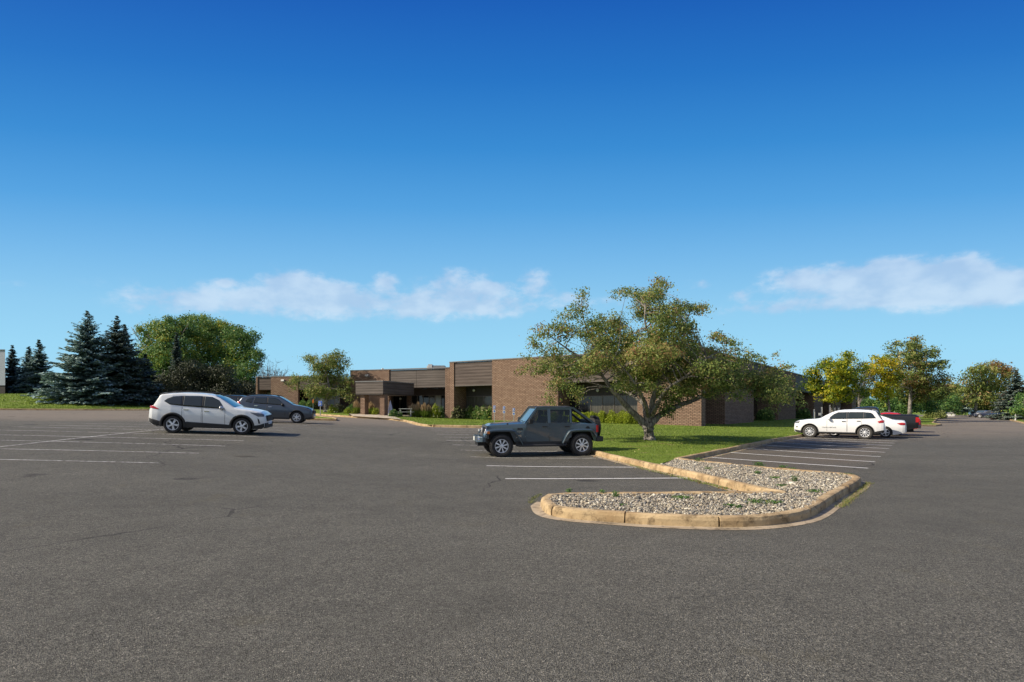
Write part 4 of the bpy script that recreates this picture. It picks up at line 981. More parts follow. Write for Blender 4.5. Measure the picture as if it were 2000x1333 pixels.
def suv(kind, mt, name, label, detail=True):
    if kind == 'crossover':       # rugged compact SUV, black arches
        c = Car(L=4.60, width=1.86, Rw=.365, Ra=.435, wheels=(.93, 3.62), tumble=.30,
            top=[(0, .62), (.03, .80), (.08, .90), (.22, .985), (.55, 1.055), (1.10, 1.115), (1.28, 1.16), (1.50, 1.30), (1.85, 1.515), (2.05, 1.60), (2.35, 1.655), (2.8, 1.685), (3.4, 1.675), (3.95, 1.625), (4.13, 1.595), (4.17, 1.55), (4.28, 1.36), (4.40, 1.13), (4.50, 1.06), (4.57, .96), (4.60, .72)],
            bot=[(0, .36), (.15, .27), (.5, .24), (4.0, .25), (4.4, .34), (4.6, .46)], beltl=[(0, .80), (1.1, 1.04), (3.2, 1.12), (4.1, 1.20), (4.6, .98)],
            plan=[(0, .70), (.05, .80), (.15, .88), (.35, .95), (.8, .99), (1.5, .98), (3.2, .98), (3.7, 1.0), (4.2, .965), (4.42, .92), (4.53, .85), (4.6, .74)])
        win = [[(1.62, 1.07), (2.44, 1.10), (2.44, 1.575), (2.15, 1.56), (1.88, 1.44)], [(2.54, 1.105), (3.24, 1.14), (3.24, 1.57), (2.54, 1.585)], [(3.31, 1.15), (3.74, 1.19), (3.98, 1.33), (3.86, 1.44), (3.66, 1.53), (3.31, 1.565)]]
        c.body(mt, name); c.arch('cladding', name, .075, .02)
        c.spanel('sill_cladding', [(1.33, .25), (3.22, .25), (3.22, .46), (3.1, .50), (1.6, .43), (1.33, .40)], 'cladding', name, .012)
        c.spanel('bumper_cladding', [(.03, .36), (.16, .27), (.50, .26), (.50, .40), (.25, .44), (.03, .52)], 'cladding', name, .012)
        c.spanel('bumper_cladding', [(4.06, .28), (4.35, .33), (4.57, .45), (4.57, .62), (4.30, .55), (4.06, .48)], 'cladding', name, .012)
        c.spanel('headlight', [(.07, .80), (.30, .80), (.62, .965), (.45, .955), (.16, .925), (.08, .885)], 'clear_lens', name, .012)
        c.spanel('fog_lamp', [(.20, .50), (.27, .50), (.31, .72), (.25, .68)], 'cladding', name, .012)
        c.spanel('tail_light', [(4.12, .99), (4.22, .985), (4.54, 1.03), (4.54, 1.11), (4.40, 1.125)], 'red_lens', name, .012)
        box_front(c, 'grille', .60, .84, .55, 'cladding', name, 0, .03); box_front(c, 'number_plate', .46, .60, .26, 'white', name, -.01, .035); box_front(c, 'lower_grille', .30, .52, .72, 'cladding', name, .02, .03)
        hx = 'paint_silver'; style = 'twin'
    elif kind == 'estate':        # rounder compact SUV
        c = Car(L=4.62, width=1.86, Rw=.36, Ra=.42, wheels=(.92, 3.58), tumble=.33,
            top=[(0, .60), (.03, .76), (.10, .88), (.30, .98), (.70, 1.06), (1.10, 1.12), (1.25, 1.17), (1.55, 1.35), (1.90, 1.545), (2.15, 1.62), (2.5, 1.665), (3.1, 1.675), (3.7, 1.62), (4.05, 1.54), (4.12, 1.48), (4.28, 1.26), (4.40, 1.10), (4.53, 1.0), (4.60, .85), (4.62, .66)],
            bot=[(0, .34), (.15, .24), (.5, .22), (4.0, .24), (4.4, .32), (4.62, .42)], beltl=[(0, .78), (1.1, 1.03), (3.2, 1.12), (4.1, 1.22), (4.62, .95)],
            plan=[(0, .66), (.05, .77), (.15, .86), (.35, .94), (.8, .99), (1.5, .98), (3.2, .98), (3.7, 1.0), (4.2, .96), (4.42, .90), (4.55, .82), (4.62, .70)])
        win = [[(1.62, 1.08), (2.60, 1.12), (2.60, 1.53), (2.22, 1.525), (1.98, 1.42)], [(2.68, 1.125), (3.45, 1.165), (3.36, 1.52), (2.68, 1.535)], [(3.53, 1.175), (3.90, 1.26), (3.82, 1.40), (3.44, 1.51)]]
        c.body(mt, name); c.arch('cladding', name, .045, .012)
        c.spanel('sill_cladding', [(1.33, .24), (3.18, .24), (3.18, .33), (1.33, .33)], 'cladding', name, .012)
        c.spanel('bumper_cladding', [(.03, .34), (.16, .25), (.50, .24), (.50, .34), (.25, .36), (.03, .42)], 'cladding', name, .012)
        c.spanel('headlight', [(.07, .74), (.30, .80), (.80, .97), (.45, .945), (.16, .88), (.08, .82)], 'clear_lens', name, .012)
        c.spanel('tail_light', [(4.12, 1.02), (4.30, .92), (4.56, .93), (4.50, 1.05), (4.33, 1.24), (4.24, 1.28)], 'red_lens', name, .012)
        box_front(c, 'grille', .62, .80, .55, 'cladding', name, 0, .03); box_front(c, 'number_plate', .44, .58, .26, 'white', name, -.01, .035)
        for sg in (1, -1): MB().tube([(c.X(1.95), sg*.64, 1.60), (c.X(2.2), sg*.65, 1.70), (c.X(3.6), sg*.63, 1.70), (c.X(3.85), sg*.62, 1.62)], .018, 6).build('roof_rail', MT['black'], name)
        style = 'six'
    elif kind == 'wagon':         # larger upright SUV
        c = Car(L=4.82, width=1.94, Rw=.385, Ra=.455, wheels=(.90, 3.815), tumble=.28,
            top=[(0, .66), (.03, .86), (.08, .96), (.25, 1.03), (.7, 1.10), (1.30, 1.155), (1.48, 1.20), (1.75, 1.37), (2.10, 1.57), (2.35, 1.66), (2.7, 1.715), (3.3, 1.74), (4.0, 1.70), (4.35, 1.645), (4.40, 1.58), (4.55, 1.32), (4.66, 1.16), (4.76, 1.06), (4.80, .90), (4.82, .70)],
            bot=[(0, .42), (.12, .33), (.5, .29), (4.2, .31), (4.5, .38), (4.82, .46)], beltl=[(0, .84), (1.3, 1.10), (3.2, 1.17), (4.3, 1.22), (4.82, 1.0)],
            plan=[(0, .72), (.05, .82), (.15, .89), (.35, .95), (.8, .985), (1.5, .975), (3.3, .975), (3.9, .99), (4.4, .955), (4.62, .91), (4.75, .86), (4.82, .78)])
        win = [[(1.86, 1.155), (2.86, 1.18), (2.86, 1.585), (2.42, 1.57), (2.20, 1.46)], [(2.93, 1.185), (3.72, 1.205), (3.72, 1.595), (2.93, 1.59)], [(3.78, 1.21), (4.37, 1.24), (4.20, 1.50), (4.10, 1.56), (3.78, 1.59)]]
        c.body(mt, name); c.arch('cladding', name, .045, .014)
        c.spanel('sill_cladding', [(1.34, .29), (3.38, .29), (3.38, .385), (1.34, .385)], 'cladding', name, .012)
        c.spanel('bumper_cladding', [(.03, .42), (.14, .34), (.48, .31), (.48, .42), (.25, .45), (.03, .50)], 'cladding', name, .012)
        c.spanel('bumper_cladding', [(4.26, .33), (4.5, .39), (4.79, .46), (4.79, .56), (4.5, .50), (4.26, .44)], 'cladding', name, .012)
        c.spanel('headlight', [(.06, .88), (.30, .89), (.36, .99), (.28, 1.00), (.10, .96)], 'clear_lens', name, .012)
        c.spanel('fog_lamp', [(.14, .62), (.22, .62), (.22, .70), (.14, .70)], 'cladding', name, .012)
        c.spanel('tail_light', [(4.44, 1.05), (4.52, .96), (4.77, .99), (4.77, 1.10), (4.66, 1.13)], 'red_lens', name, .012)
        box_front(c, 'grille', .74, .92, .55, 'cladding', name, 0, .03)
        style = 'ten'
    elif kind == 'sedan':
        c = Car(L=4.85, width=1.84, Rw=.335, Ra=.39, wheels=(.95, 3.76), tumble=.36,
            top=[(0, .52), (.03, .64), (.12, .74), (.40, .84), (.9, .92), (1.35, .97), (1.55, 1.02), (1.9, 1.22), (2.25, 1.38), (2.6, 1.435), (3.0, 1.44), (3.4, 1.40), (3.8, 1.27), (4.15, 1.12), (4.3, 1.08), (4.6, 1.07), (4.75, 1.04), (4.82, .92), (4.85, .70)],
            bot=[(0, .28), (.15, .19), (.5, .17), (4.2, .19), (4.5, .26), (4.85, .36)], beltl=[(0, .68), (1.3, .90), (3.3, .97), (4.3, 1.0), (4.85, .9)],
            plan=[(0, .66), (.05, .77), (.15, .86), (.4, .94), (.9, .99), (1.6, .975), (3.4, .975), (3.9, .99), (4.4, .95), (4.65, .90), (4.78, .83), (4.85, .72)])
        win = [[(1.88, .955), (2.78, .985), (2.78, 1.345), (2.48, 1.33), (2.22, 1.23)], [(2.85, .985), (3.72, 1.02), (3.52, 1.23), (3.25, 1.32), (2.85, 1.345)]]
        c.body(mt, name)
        c.spanel('headlight', [(.08, .60), (.35, .68), (.70, .79), (.45, .78), (.14, .70)], 'clear_lens', name, .012)
        c.spanel('tail_light', [(4.35, .90), (4.55, .80), (4.80, .80), (4.79, .93), (4.6, .95)], 'red_lens', name, .012)
        c.spanel('sill_cladding', [(1.36, .18), (3.34, .18), (3.34, .22), (1.36, .22)], 'cladding', name, .010)
        box_front(c, 'grille', .40, .62, .5, 'cladding', name, 0, .02)
        style = 'five'
    # panes on a black surround
    for w in win:
        cx = sum(p[0] for p in w)/len(w); cz = sum(p[1] for p in w)/len(w)
        c.spanel('window', [(cx+(x-cx)*1.0, z) for x, z in w], 'cglass', name, .010)
    for a_, b_ in zip(win[:-1], win[1:]):
        xa, xb = max(p[0] for p in a_), min(p[0] for p in b_)
        za = [p[1] for p in a_ if p[0] == xa]; zb_ = [p[1] for p in b_ if p[0] <= xb+.06]
        if xb > xa: c.spanel('window_pillar', [(xa-.02, min(za)), (xb+.02, min(p[1] for p in b_ if p[0] <= xb+.10)), (xb+.02, min(max(zb_), max(za)) if len(zb_) > 1 else max(za)-.02), (xa-.02, max(za))], 'cladding', name, .007)
    x0, x1 = min(p[0] for w in win for p in w), max(p[0] for w in win for p in w)
    # windscreen and tailgate glass
    top = c.top
    if kind == 'crossover': c.tpanel('windscreen', 1.27, 2.08, .985, .90, 'wglass', name); c.tpanel('rear_window', 4.165, 4.385, .9, .93, 'cglass', name); c.tpanel('spoiler', 3.98, 4.20, .98, .98, mt, name, .04)
    if kind == 'estate': c.tpanel('windscreen', 1.24, 2.12, .985, .90, 'wglass', name); c.tpanel('rear_window', 4.13, 4.38, .9, .93, 'cglass', name)
    if kind == 'wagon': c.tpanel('windscreen', 1.48, 2.36, .985, .90, 'wglass', name); c.tpanel('rear_window', 4.41, 4.65, .9, .93, 'cglass', name); c.tpanel('spoiler', 4.15, 4.42, .98, .98, mt, name, .04)
    if kind == 'sedan': c.tpanel('windscreen', 1.55, 2.40, .985, .88, 'wglass', name); c.tpanel('rear_window', 3.42, 4.14, .88, .93, 'cglass', name)
    if detail:
        for i, w in enumerate(win[:2]):
            a, b = min(p[0] for p in w)-.02, max(p[0] for p in w)+.03; zb = max(c.base((a+b)/2)+.10, .42)
            if i == 1: b = max(a+.5, min(b, c.wheels[1]-c.Ra*.35))
            for sx in (a, b):
                zlo = max(c.base(sx)+.02, zb); c.spanel('door_seam', [(sx-.006, zlo), (sx+.006, zlo), (sx+.006, interp(c.beltl, sx)-.0), (sx-.006, interp(c.beltl, sx)-.0)], 'black', name, .002)
            c.handle(b-.16, interp(c.beltl, b)-.13, 'chrome' if kind != 'wagon' else 'cladding', name)
        c.mirror(x0+.12, interp(c.beltl, x0)+.02, mt if kind in ('wagon', 'sedan') else ('paint_silver' if kind == 'crossover' else 'black'), name)
    c.wheelset(style, name, tyre='tyre_dusty' if kind == 'wagon' else 'tyre'); return c
YL = math.atan2(.19, .98)
# --- white compact SUV, left
v = thing('parked_car', 'pearl white compact SUV with black arches, nearest vehicle on the left', 'car'); suv('crossover', 'paint_pearl', v, '')
place(v, -13.0, 25.6, YL)
for sg in (1, -1): MB().tube([(2.3-2.0, sg*.60, 1.665), (2.3-2.25, sg*.61, 1.735), (2.3-3.6, sg*.60, 1.745), (2.3-3.95, sg*.585, 1.655)], .017, 6).build('roof_rail', MT['black'], v)
v = thing('parked_car', 'slate grey compact SUV parked nose right behind the white SUV', 'car'); c = suv('estate', 'paint_steel', v, '')
place(v, -14.75, 36.7, YL)
v = thing('parked_car', 'dark SUV mostly hidden, its roof showing over the white SUV bonnet', 'car'); suv('estate', 'paint_dark', v, '', False)
place(v, -17.9, 39.6, YL)
# --- right lot
YR = math.atan2(.56, -.83)
def right_slot(nose_u_pt, L, i=0): pass
g0 = Vector((18.8, 36.0)); ax = Vector((.829, -.559))
v = thing('parked_car', 'white upright SUV with tinted windows, nearest in the right hand stalls', 'car'); c = suv('wagon', 'paint_white', v, '')
ctr = g0+ax*(2.41-.90)+Vector((0, .95)); place(v, ctr.x, ctr.y, YR)
for sg in (1, -1):
    lettering('GRAND CHEROKEE', .085, 'galv', v, (c.X(1.95), sg*(c.side(1.95, .66)+.008), .66), (R(90), 0, math.pi if sg > 0 else 0))
v = thing('parked_car', 'white saloon parked between the white SUV and the black pickup', 'car'); suv('sedan', 'paint_white', v, '')
c2 = ctr+dR*2.75+ax*.95; place(v, c2.x, c2.y, YR)
def pickup(v, mt='paint_black'):
    c = Car(L=5.85, width=2.0, Rw=.40, Ra=.47, wheels=(1.0, 4.62), tumble=.22,
        top=[(0, .75), (.04, 1.02), (.10, 1.10), (.5, 1.16), (1.35, 1.22), (1.5, 1.27), (1.85, 1.56), (2.10, 1.76), (2.35, 1.85), (3.0, 1.90), (3.45, 1.88), (3.60, 1.80), (3.72, 1.40), (3.78, 1.36), (5.80, 1.36), (5.83, 1.2), (5.85, .8)],
        bot=[(0, .46), (.3, .38), (5.3, .42), (5.85, .55)], beltl=[(0, .95), (1.4, 1.18), (3.6, 1.24), (3.8, 1.30), (5.85, 1.30)],
        plan=[(0, .80), (.06, .88), (.2, .93), (.6, .98), (1.5, .985), (5.7, .985), (5.8, .96), (5.85, .92)])
    c.body(mt, v); c.arch(mt, v, .05, .03)
    for w in ([(1.95, 1.24), (2.72, 1.26), (2.72, 1.72), (2.35, 1.71), (2.12, 1.60)], [(2.80, 1.26), (3.52, 1.27), (3.45, 1.68), (3.3, 1.72), (2.80, 1.73)]): c.spanel('window', w, 'cglass', v, .010)
    c.tpanel('windscreen', 1.52, 2.30, .985, .9, 'wglass', v); c.tpanel('rear_window', 3.61, 3.71, .8, .8, 'cglass', v)
    c.spanel('headlight', [(.06, .90), (.32, .92), (.32, 1.06), (.10, 1.05)], 'clear_lens', v, .012)
    for sg in (1, -1): MB().box(c.X(5.865), c.X(5.70), min(sg*.80, sg*.985), max(sg*.80, sg*.985), .92, 1.24).build('tail_light', MT['red_lens'], v)
    MB().box(c.X(5.72), c.X(3.86), -.78, .78, 1.372, 1.405).build('bed_cover', MT['black'], v)
    MB().box(c.X(5.98), c.X(5.84), -.93, .93, .52, .70).build('rear_bumper', MT['chrome' if 0 else 'alloy_dark'], v); MB().box(c.X(5.875), c.X(5.83), -.77, .77, .74, 1.30).build('tailgate', MT[mt], v)
    box_front(c, 'grille', .68, 1.04, .70, 'chrome', v, 0, .03)
    c.mirror(2.05, 1.28, mt, v); c.wheelset('five', v, .26); return c
v = thing('parked_truck', 'black pickup truck with its bed and red tail light towards the drive', 'pickup truck'); pickup(v)
c3 = ctr+dR*6.1+ax*1.0; place(v, c3.x, c3.y, YR)
v = thing('parked_car', 'bright red car just visible over the black pickup bed', 'car'); suv('sedan', 'paint_red', v, '', False)
c4 = ctr+dR*12.5+ax*1.6; place(v, c4.x, c4.y, YR, 0)
# --- far right row: pixel column, depth
for (u, D, k, mt, lb, yw) in ((1902, 150, 'estate', 'paint_navy', 'dark blue SUV, leftmost of the cars far down the drive', -2.1), (1918, 136, 'estate', 'paint_silver', 'silver SUV second from the left in the far row of cars', -2.55),
      (1932, 127, 'wagon', 'paint_navy', 'dark navy wagon in the middle of the far row of cars', 2.35), (1946, 121, 'sedan', 'paint_dark', 'black saloon with long roofline in the far row of cars', -2.8), (1957, 116, 'sedan', 'paint_black', 'low black saloon at the right end of the far row of cars', -2.9)):
    v = thing('parked_car', lb, 'car', group='cars parked far down the drive'); suv(k, mt, v, '', False); x, y = at(u, D); place(v, x, y, yw)

# --- the grey off road vehicle
def jeep():
    v = thing('off_road_vehicle', 'grey four door off road vehicle with spare wheel and open rear top', 'car')
    L = 4.78
    c = Car(L=L, width=1.60, Rw=.415, Ra=.50, wheels=(.86, 3.87), tumble=.10,
        top=[(.42, 1.12), (.50, 1.155), (.9, 1.185), (1.72, 1.215), (1.78, 1.22), (4.40, 1.20), (4.50, 1.17)], bot=[(.42, .62), (1.4, .52), (4.5, .55)], beltl=[(.4, 1.08), (1.7, 1.15), (4.5, 1.15)],
        plan=[(.42, .72), (.7, .76), (1.70, .98), (1.9, 1.0), (4.42, 1.0), (4.5, .985)])
    # body shell starts behind the grille
    X = c.X; xs = sorted(set(np.arange(.42, 4.5, .05).round(3))|{.42, 1.72, 1.78, 4.5}|{round(wx+.5*math.cos(a), 4) for wx in c.wheels for a in np.linspace(0, math.pi, 15)})
    xs = [x for x in xs if .42 <= x <= 4.5]; V = []
    def sy(x, z): return c.W*interp(c.plan, x)*interp([(.5, .975), (.75, 1.0), (1.0, 1.0), (1.2, .985)], z)
    def flat_arch(x):
        z = interp(c.bot, x)
        for wx in c.wheels:
            d_ = abs(x-wx)
            if d_ < .56: z = max(z, min(.415+.50, .415+(.56-d_)*2.3))
        return z
    for x in xs:
        zt = interp(c.top, x); zb = flat_arch(x); h = [(sy(x, z), z) for z in np.linspace(zb, zt-.03, 7)]; yt = sy(x, zt)
        h += [(yt-.012, zt-.008), (yt-.04, zt)]+[((yt-.04)*f, zt+.018*(1-f*f)) for f in (.8, .5, .25, 0)]
        V += [(X(x), y, z) for y, z in h]+[(X(x), -y, z) for y, z in h[::-1][1:]]
    K = len(V)//len(xs); n = len(xs)
    mesh('body', V, [(i*K+j, i*K+j+1, (i+1)*K+j+1, (i+1)*K+j) for i in range(n-1) for j in range(K-1)]+[tuple(range(K))[::-1], tuple(range((n-1)*K, n*K))], MT['paint_grey'], v, smooth=True)
    b = MB(); b.box(X(4.4), X(.5), -.48, .48, .42, .95); b.box(X(4.3), X(1.5), -.72, .72, .48, .60); b.build('underbody', MT['black'], v)
    for wx in c.wheels: 
        MB().tube([(X(wx), -.7, .415), (X(wx), .7, .415)], .055).build('axle', MT['black'], v)
    # bonnet with a raised centre and hinge side
    MB().add([(X(1.70), -.62, 1.225), (X(.46), -.42, 1.15), (X(.46), .42, 1.15), (X(1.70), .62, 1.225), (X(1.65), -.45, 1.262), (X(.56), -.32, 1.20), (X(.56), .32, 1.20), (X(1.65), .45, 1.262)],
        [(0, 1, 5, 4), (1, 2, 6, 5), (2, 3, 7, 6), (3, 0, 4, 7), (4, 5, 6, 7)]).build('bonnet', MT['paint_grey'], v, smooth=False)
    # grille with seven slots and round headlights
    MB().box(X(.44), X(.36), -.60, .60, .66, 1.13).build('grille', MT['paint_grey'], v)
    for i in range(7): MB().box(X(.37), X(.345), -.30+i*.1-.028, -.30+i*.1+.028, .72, 1.06).build('grille_slot', MT['alloy_dark'], v)
    for sg in (1, -1):
        MB().tube([(X(.44), sg*.47, .93), (X(.335), sg*.47, .93)], .098, 20).build('headlight', MT['chrome'], v)
        MB().tube([(X(.35), sg*.47, .93), (X(.325), sg*.47, .93)], .08, 20).build('headlight_lens', MT['lens_white'], v)
    # flared fenders
    for sg in (1, -1):
        for wx, prof, nm in ((c.wheels[0], [(-.62, .80), (-.56, .93), (-.40, 1.02), (.36, 1.03), (.50, .98), (.60, .82), (.78, .50)], 'front_fender'), (c.wheels[1], [(-.74, .52), (-.54, .90), (-.40, 1.00), (.32, 1.01), (.44, .96), (.56, .76)], 'rear_fender')):
            Vf = []; pr = smooth_poly([(a, b) for a, b in prof], 2)
            for a, z in pr:
                x = wx+a; yi = sy(min(max(x, .45), 4.45), z)-.05
                if nm == 'front_fender': yi = min(yi, .62)
                dxn = 0
                Vf += [(X(x), sg*yi, z+.02), (X(x), sg*.90, z+.0), (X(x), sg*.935, z-.035), (X(x), sg*.93, z-.085), (X(x), sg*.91, z-.07), (X(x), sg*yi, z-.03)]
            k = 6; m_ = len(pr)
            mesh(nm, Vf, [(i*k+j, i*k+(j+1) % k, (i+1)*k+(j+1) % k, (i+1)*k+j) for i in range(m_-1) for j in range(k)]+[tuple(range(k)), tuple(range((m_-1)*k, m_*k))], MT['paint_grey'], v, smooth=False)
        # lamp on the front of each fender
        MB().box(X(.33), X(.25), min(sg*.74, sg*.90), max(sg*.74, sg*.90), .87, .95).build('turn_signal', MT['lens_white'], v)
        MB().box(X(.42), X(.33), min(sg*.80, sg*.935), max(sg*.80, sg*.935), .86, .95).build('side_marker', MT['amber_lens'], v)
        # rocker step
        MB().tube([(X(1.42), sg*.80, .44), (X(1.52), sg*.86, .42), (X(3.20), sg*.86, .42), (X(3.30), sg*.80, .44)], .045, 8).build('side_step', MT['cladding'], v)
        MB().box(X(3.30), X(1.40), min(sg*.70, sg*.80), max(sg*.70, sg*.80), .43, .56).build('rocker', MT['cladding'], v)
        # doors, sitting just proud of the tub
        for nm, (x0, x1) in (('front_door', (1.80, 2.63)), ('rear_door', (2.67, 3.48))):
            xr = x1 if nm == 'front_door' else x1
            pts = [(x0, .57), (x1 if nm == 'front_door' else x1-.22, .57), (x1, .72 if nm == 'rear_door' else .57), (x1, 1.21), (x0, 1.21)]
            if nm == 'front_door': pts = [(x0, .57), (x1, .57), (x1, 1.21), (x0, 1.21)]
            V2 = [(X(x), sg*(sy(x, z)+.022), z) for x, z in pts]+[(X(x), sg*(sy(x, z)-.02), z) for x, z in pts]; q = len(pts)
            d_ = mesh(nm, V2, [tuple(range(q)), tuple(range(q, 2*q))[::-1]]+[(i, (i+1) % q, q+(i+1) % q, q+i) for i in range(q)], MT['paint_grey'], v); bevel(d_, .012, 2)
            MB().box(X(x1-.07)-.0, X(x1-.25), min(sg*.815, sg*.86), max(sg*.815, sg*.86), 1.085, 1.115).build('door_handle', MT['black'], d_)
            for hz in (.74, 1.06): MB().box(X(x0+.05), X(x0-.05), min(sg*.80, sg*.845), max(sg*.80, sg*.845), hz-.02, hz+.02).build('hinge', MT['paint_grey'], d_)
            # window frame above the door
            zt0, zt1 = (1.72, 1.745) if nm == 'front_door' else (1.745, 1.735); yb, yt_ = .775, .70
            xa = x0 if nm == 'rear_door' else x0+.02; xt = xa if nm == 'rear_door' else xa+.36
            P = [(xa, 1.21, yb), (x1, 1.21, yb), (x1-.01, zt1, yt_), (xt, zt0, yt_)]
            fr = MB()
            for (a, b2) in zip(P, P[1:]+P[:1]): fr.bar((X(a[0]), sg*a[2], a[1]), (X(b2[0]), sg*b2[2], b2[1]), .05, .055)
            fr.build('window_frame', MT['paint_grey'], d_)
            mesh('window', [(X(a[0]), sg*(a[2]-.004), a[1]) for a in P], [(0, 1, 2, 3)], MT['tglass'], d_)
        # windscreen pillar, roof rail, sport bar
        MB().bar((X(1.78), sg*.72, 1.22), (X(2.22), sg*.665, 1.78), .06, .09).build('windscreen_pillar', MT['paint_grey'], v)
        MB().bar((X(2.20), sg*.67, 1.785), (X(3.62), sg*.67, 1.775), .07, .06).build('roof_rail', MT['paint_grey'], v)
        sb = MB(); sb.tube([(X(2.66), sg*.60, 1.1), (X(2.66), sg*.58, 1.70), (X(3.5), sg*.58, 1.73), (X(3.66), sg*.60, 1.70), (X(3.95), sg*.61, 1.50), (X(4.36), sg*.62, 1.18)], .045, 8); sb.bar((X(3.50), sg*.66, 1.2), (X(3.50), sg*.655, 1.76), .06, .11); sb.build('sport_bar', MT['black'], v)
        MB().bar((X(3.60), sg*.68, 1.765), (X(4.43), sg*.70, 1.19), .03, .07).build('rear_top_rail', MT['paint_grey'], v)
        # mirror
        mm = MB(); mm.box(X(1.98), X(1.84), min(sg*.86, sg*1.06), max(sg*.86, sg*1.06), 1.22, 1.40); o = mm.build('side_mirror', MT['black'], v); bevel(o, .035, 3)
        MB().box(X(1.95), X(1.89), min(sg*.76, sg*.90), max(sg*.76, sg*.90), 1.22, 1.27).build('mirror_arm', MT['black'], o)
        MB().box(X(4.53), X(4.455), min(sg*.70, sg*.815), max(sg*.70, sg*.815), .88, 1.14).build('tail_light', MT['red_lens'], v)
        MB().tube([(X(4.12), sg*.775, 1.03), (X(4.12), sg*.812, 1.03)], .075, 18).build('fuel_cap', MT['black'], v)
        lettering('Jeep', .16, 'chrome', v, (X(1.56), sg*(sy(1.56, .80)+.006), .78), (R(90), 0, math.pi if sg > 0 else 0))
        lettering('SAHARA', .055, 'chrome', v, (X(1.56), sg*(sy(1.56, .9)+.006), .92), (R(90), 0, math.pi if sg > 0 else 0))
        MB().box(X(1.66), X(1.46), min(sg*.785, sg*.80), max(sg*.785, sg*.80), .985, 1.055).build('fender_vent', MT['alloy_dark'], v)
        MB().bar((X(1.12), sg*.60, 1.18), (X(1.12), sg*.66, 1.20), .06, .05).build('bonnet_latch', MT['black'], v)
    # windscreen
    fr = MB(); fr.bar((X(2.22), -.66, 1.78), (X(2.22), .66, 1.78), .07, .06); fr.bar((X(1.77), -.74, 1.22), (X(1.77), .74, 1.22), .06, .05); fr.build('windscreen_frame', MT['paint_grey'], v)
    mesh('windscreen', [(X(1.79), -.70, 1.24), (X(1.79), .70, 1.24), (X(2.20), .645, 1.76), (X(2.20), -.645, 1.76)], [(0, 1, 2, 3)], MT['wglass'], v)
    for y in (.35, -.25): MB().bar((X(1.72), y, 1.25), (X(1.80), y+.32, 1.30), .02, .02).build('wiper', MT['black'], v)
    # soft top panel over the seats
    st = []; r_ = random.Random(5)
    xs_ = np.linspace(2.18, 3.66, 12); ys_ = np.linspace(-.68, .68, 7)
    for x in xs_:
        for y in ys_: st.append((X(x), y, 1.815+.025*(1-(y/.68)**2)+r_.uniform(-.008, .012)-(.03 if x > 3.6 else 0)))
    for x in xs_:
        for y in ys_: st.append((X(x), y, 1.775))
    nyp = 7; tp = [(i*nyp+j, i*nyp+j+1, (i+1)*nyp+j+1, (i+1)*nyp+j) for i in range(11) for j in range(6)]
    off = 12*nyp; bt = [tuple(k+off for k in f) for f in tp]
    edge = [(i*nyp, (i+1)*nyp, off+(i+1)*nyp, off+i*nyp) for i in range(11)]+[(i*nyp+6, (i+1)*nyp+6, off+(i+1)*nyp+6, off+i*nyp+6) for i in range(11)]+[(j, j+1, off+j+1, off+j) for j in range(6)]+[(11*nyp+j, 11*nyp+j+1, off+11*nyp+j+1, off+11*nyp+j) for j in range(6)]
    mesh('soft_top', st, tp+bt+edge, MT['cladding'], v, smooth=False)
    # folded rear part of the top on the tailgate, seats
    b = MB(); b.tube([(X(4.32), -.55, 1.26), (X(4.32), .55, 1.26)], .075, 10); b.build('folded_top', MT['black'], v)
    for (x, y) in ((2.45, .36), (2.45, -.36), (3.25, .36), (3.25, -.36)):
        s_ = MB(); s_.add([(X(x), y-.23, 1.15), (X(x+.10), y-.23, 1.15), (X(x+.10), y+.23, 1.15), (X(x), y+.23, 1.15), (X(x+.12), y-.20, 1.46), (X(x+.22), y-.20, 1.46), (X(x+.22), y+.20, 1.46), (X(x+.12), y+.20, 1.46)],
            [(0, 3, 2, 1), (4, 5, 6, 7), (0, 1, 5, 4), (1, 2, 6, 5), (2, 3, 7, 6), (3, 0, 4, 7)]); o = s_.build('seat_back', MT['cladding'], v); bevel(o, .04, 3)
        h_ = MB().box(X(x+.24), X(x+.14), y-.13, y+.13, 1.50, 1.66).build('headrest', MT['cladding'], o); bevel(h_, .03, 3)
    MB().tube([(X(2.12), .36-.17, 1.28)]+[(X(2.12+.05*math.sin(a)), .36+.17*-math.cos(a), 1.28+.17*math.sin(a)) for a in np.linspace(0, 6.1, 14)], .014, 6, False).build('steering_wheel', MT['black'], v)
    # bumpers
    o = MB().add([(X(.18), -.80, .56), (X(-.02), -.62, .54), (X(-.02), .62, .54), (X(.18), .80, .56), (X(.30), .80, .56), (X(.30), -.80, .56), (X(.18), -.80, .74), (X(.02), -.62, .75), (X(.02), .62, .75), (X(.18), .80, .74), (X(.30), .80, .74), (X(.30), -.80, .74)],
        [(0, 1, 2, 3, 4, 5)[::-1], (6, 7, 8, 9, 10, 11), (0, 6, 7, 1)[::-1], (1, 7, 8, 2)[::-1], (2, 8, 9, 3)[::-1], (3, 9, 10, 4)[::-1], (4, 10, 11, 5)[::-1], (5, 11, 6, 0)[::-1]]).build('front_bumper', MT['paint_grey'], v); bevel(o, .02, 2)
    for sg in (1, -1):
        MB().tube([(X(.12), sg*.63, .645), (X(.035), sg*.62, .645)], .075, 16).build('fog_lamp', MT['chrome'], v)
        MB().tube([(X(.05), sg*.62, .645), (X(.025), sg*.618, .645)], .055, 16).build('fog_lens', MT['clear_lens'], v)
    MB().box(X(.0), X(-.03), -.16, .16, .58, .72).build('number_plate', MT['wood_white'], v)
    MB().box(X(.34), X(.06), -.42, .42, .40, .56).build('skid_plate', MT['black'], v)
    o = MB().box(X(4.72), X(4.46), -.84, .84, .53, .72).build('rear_bumper', MT['cladding'], v); bevel(o, .03, 2)
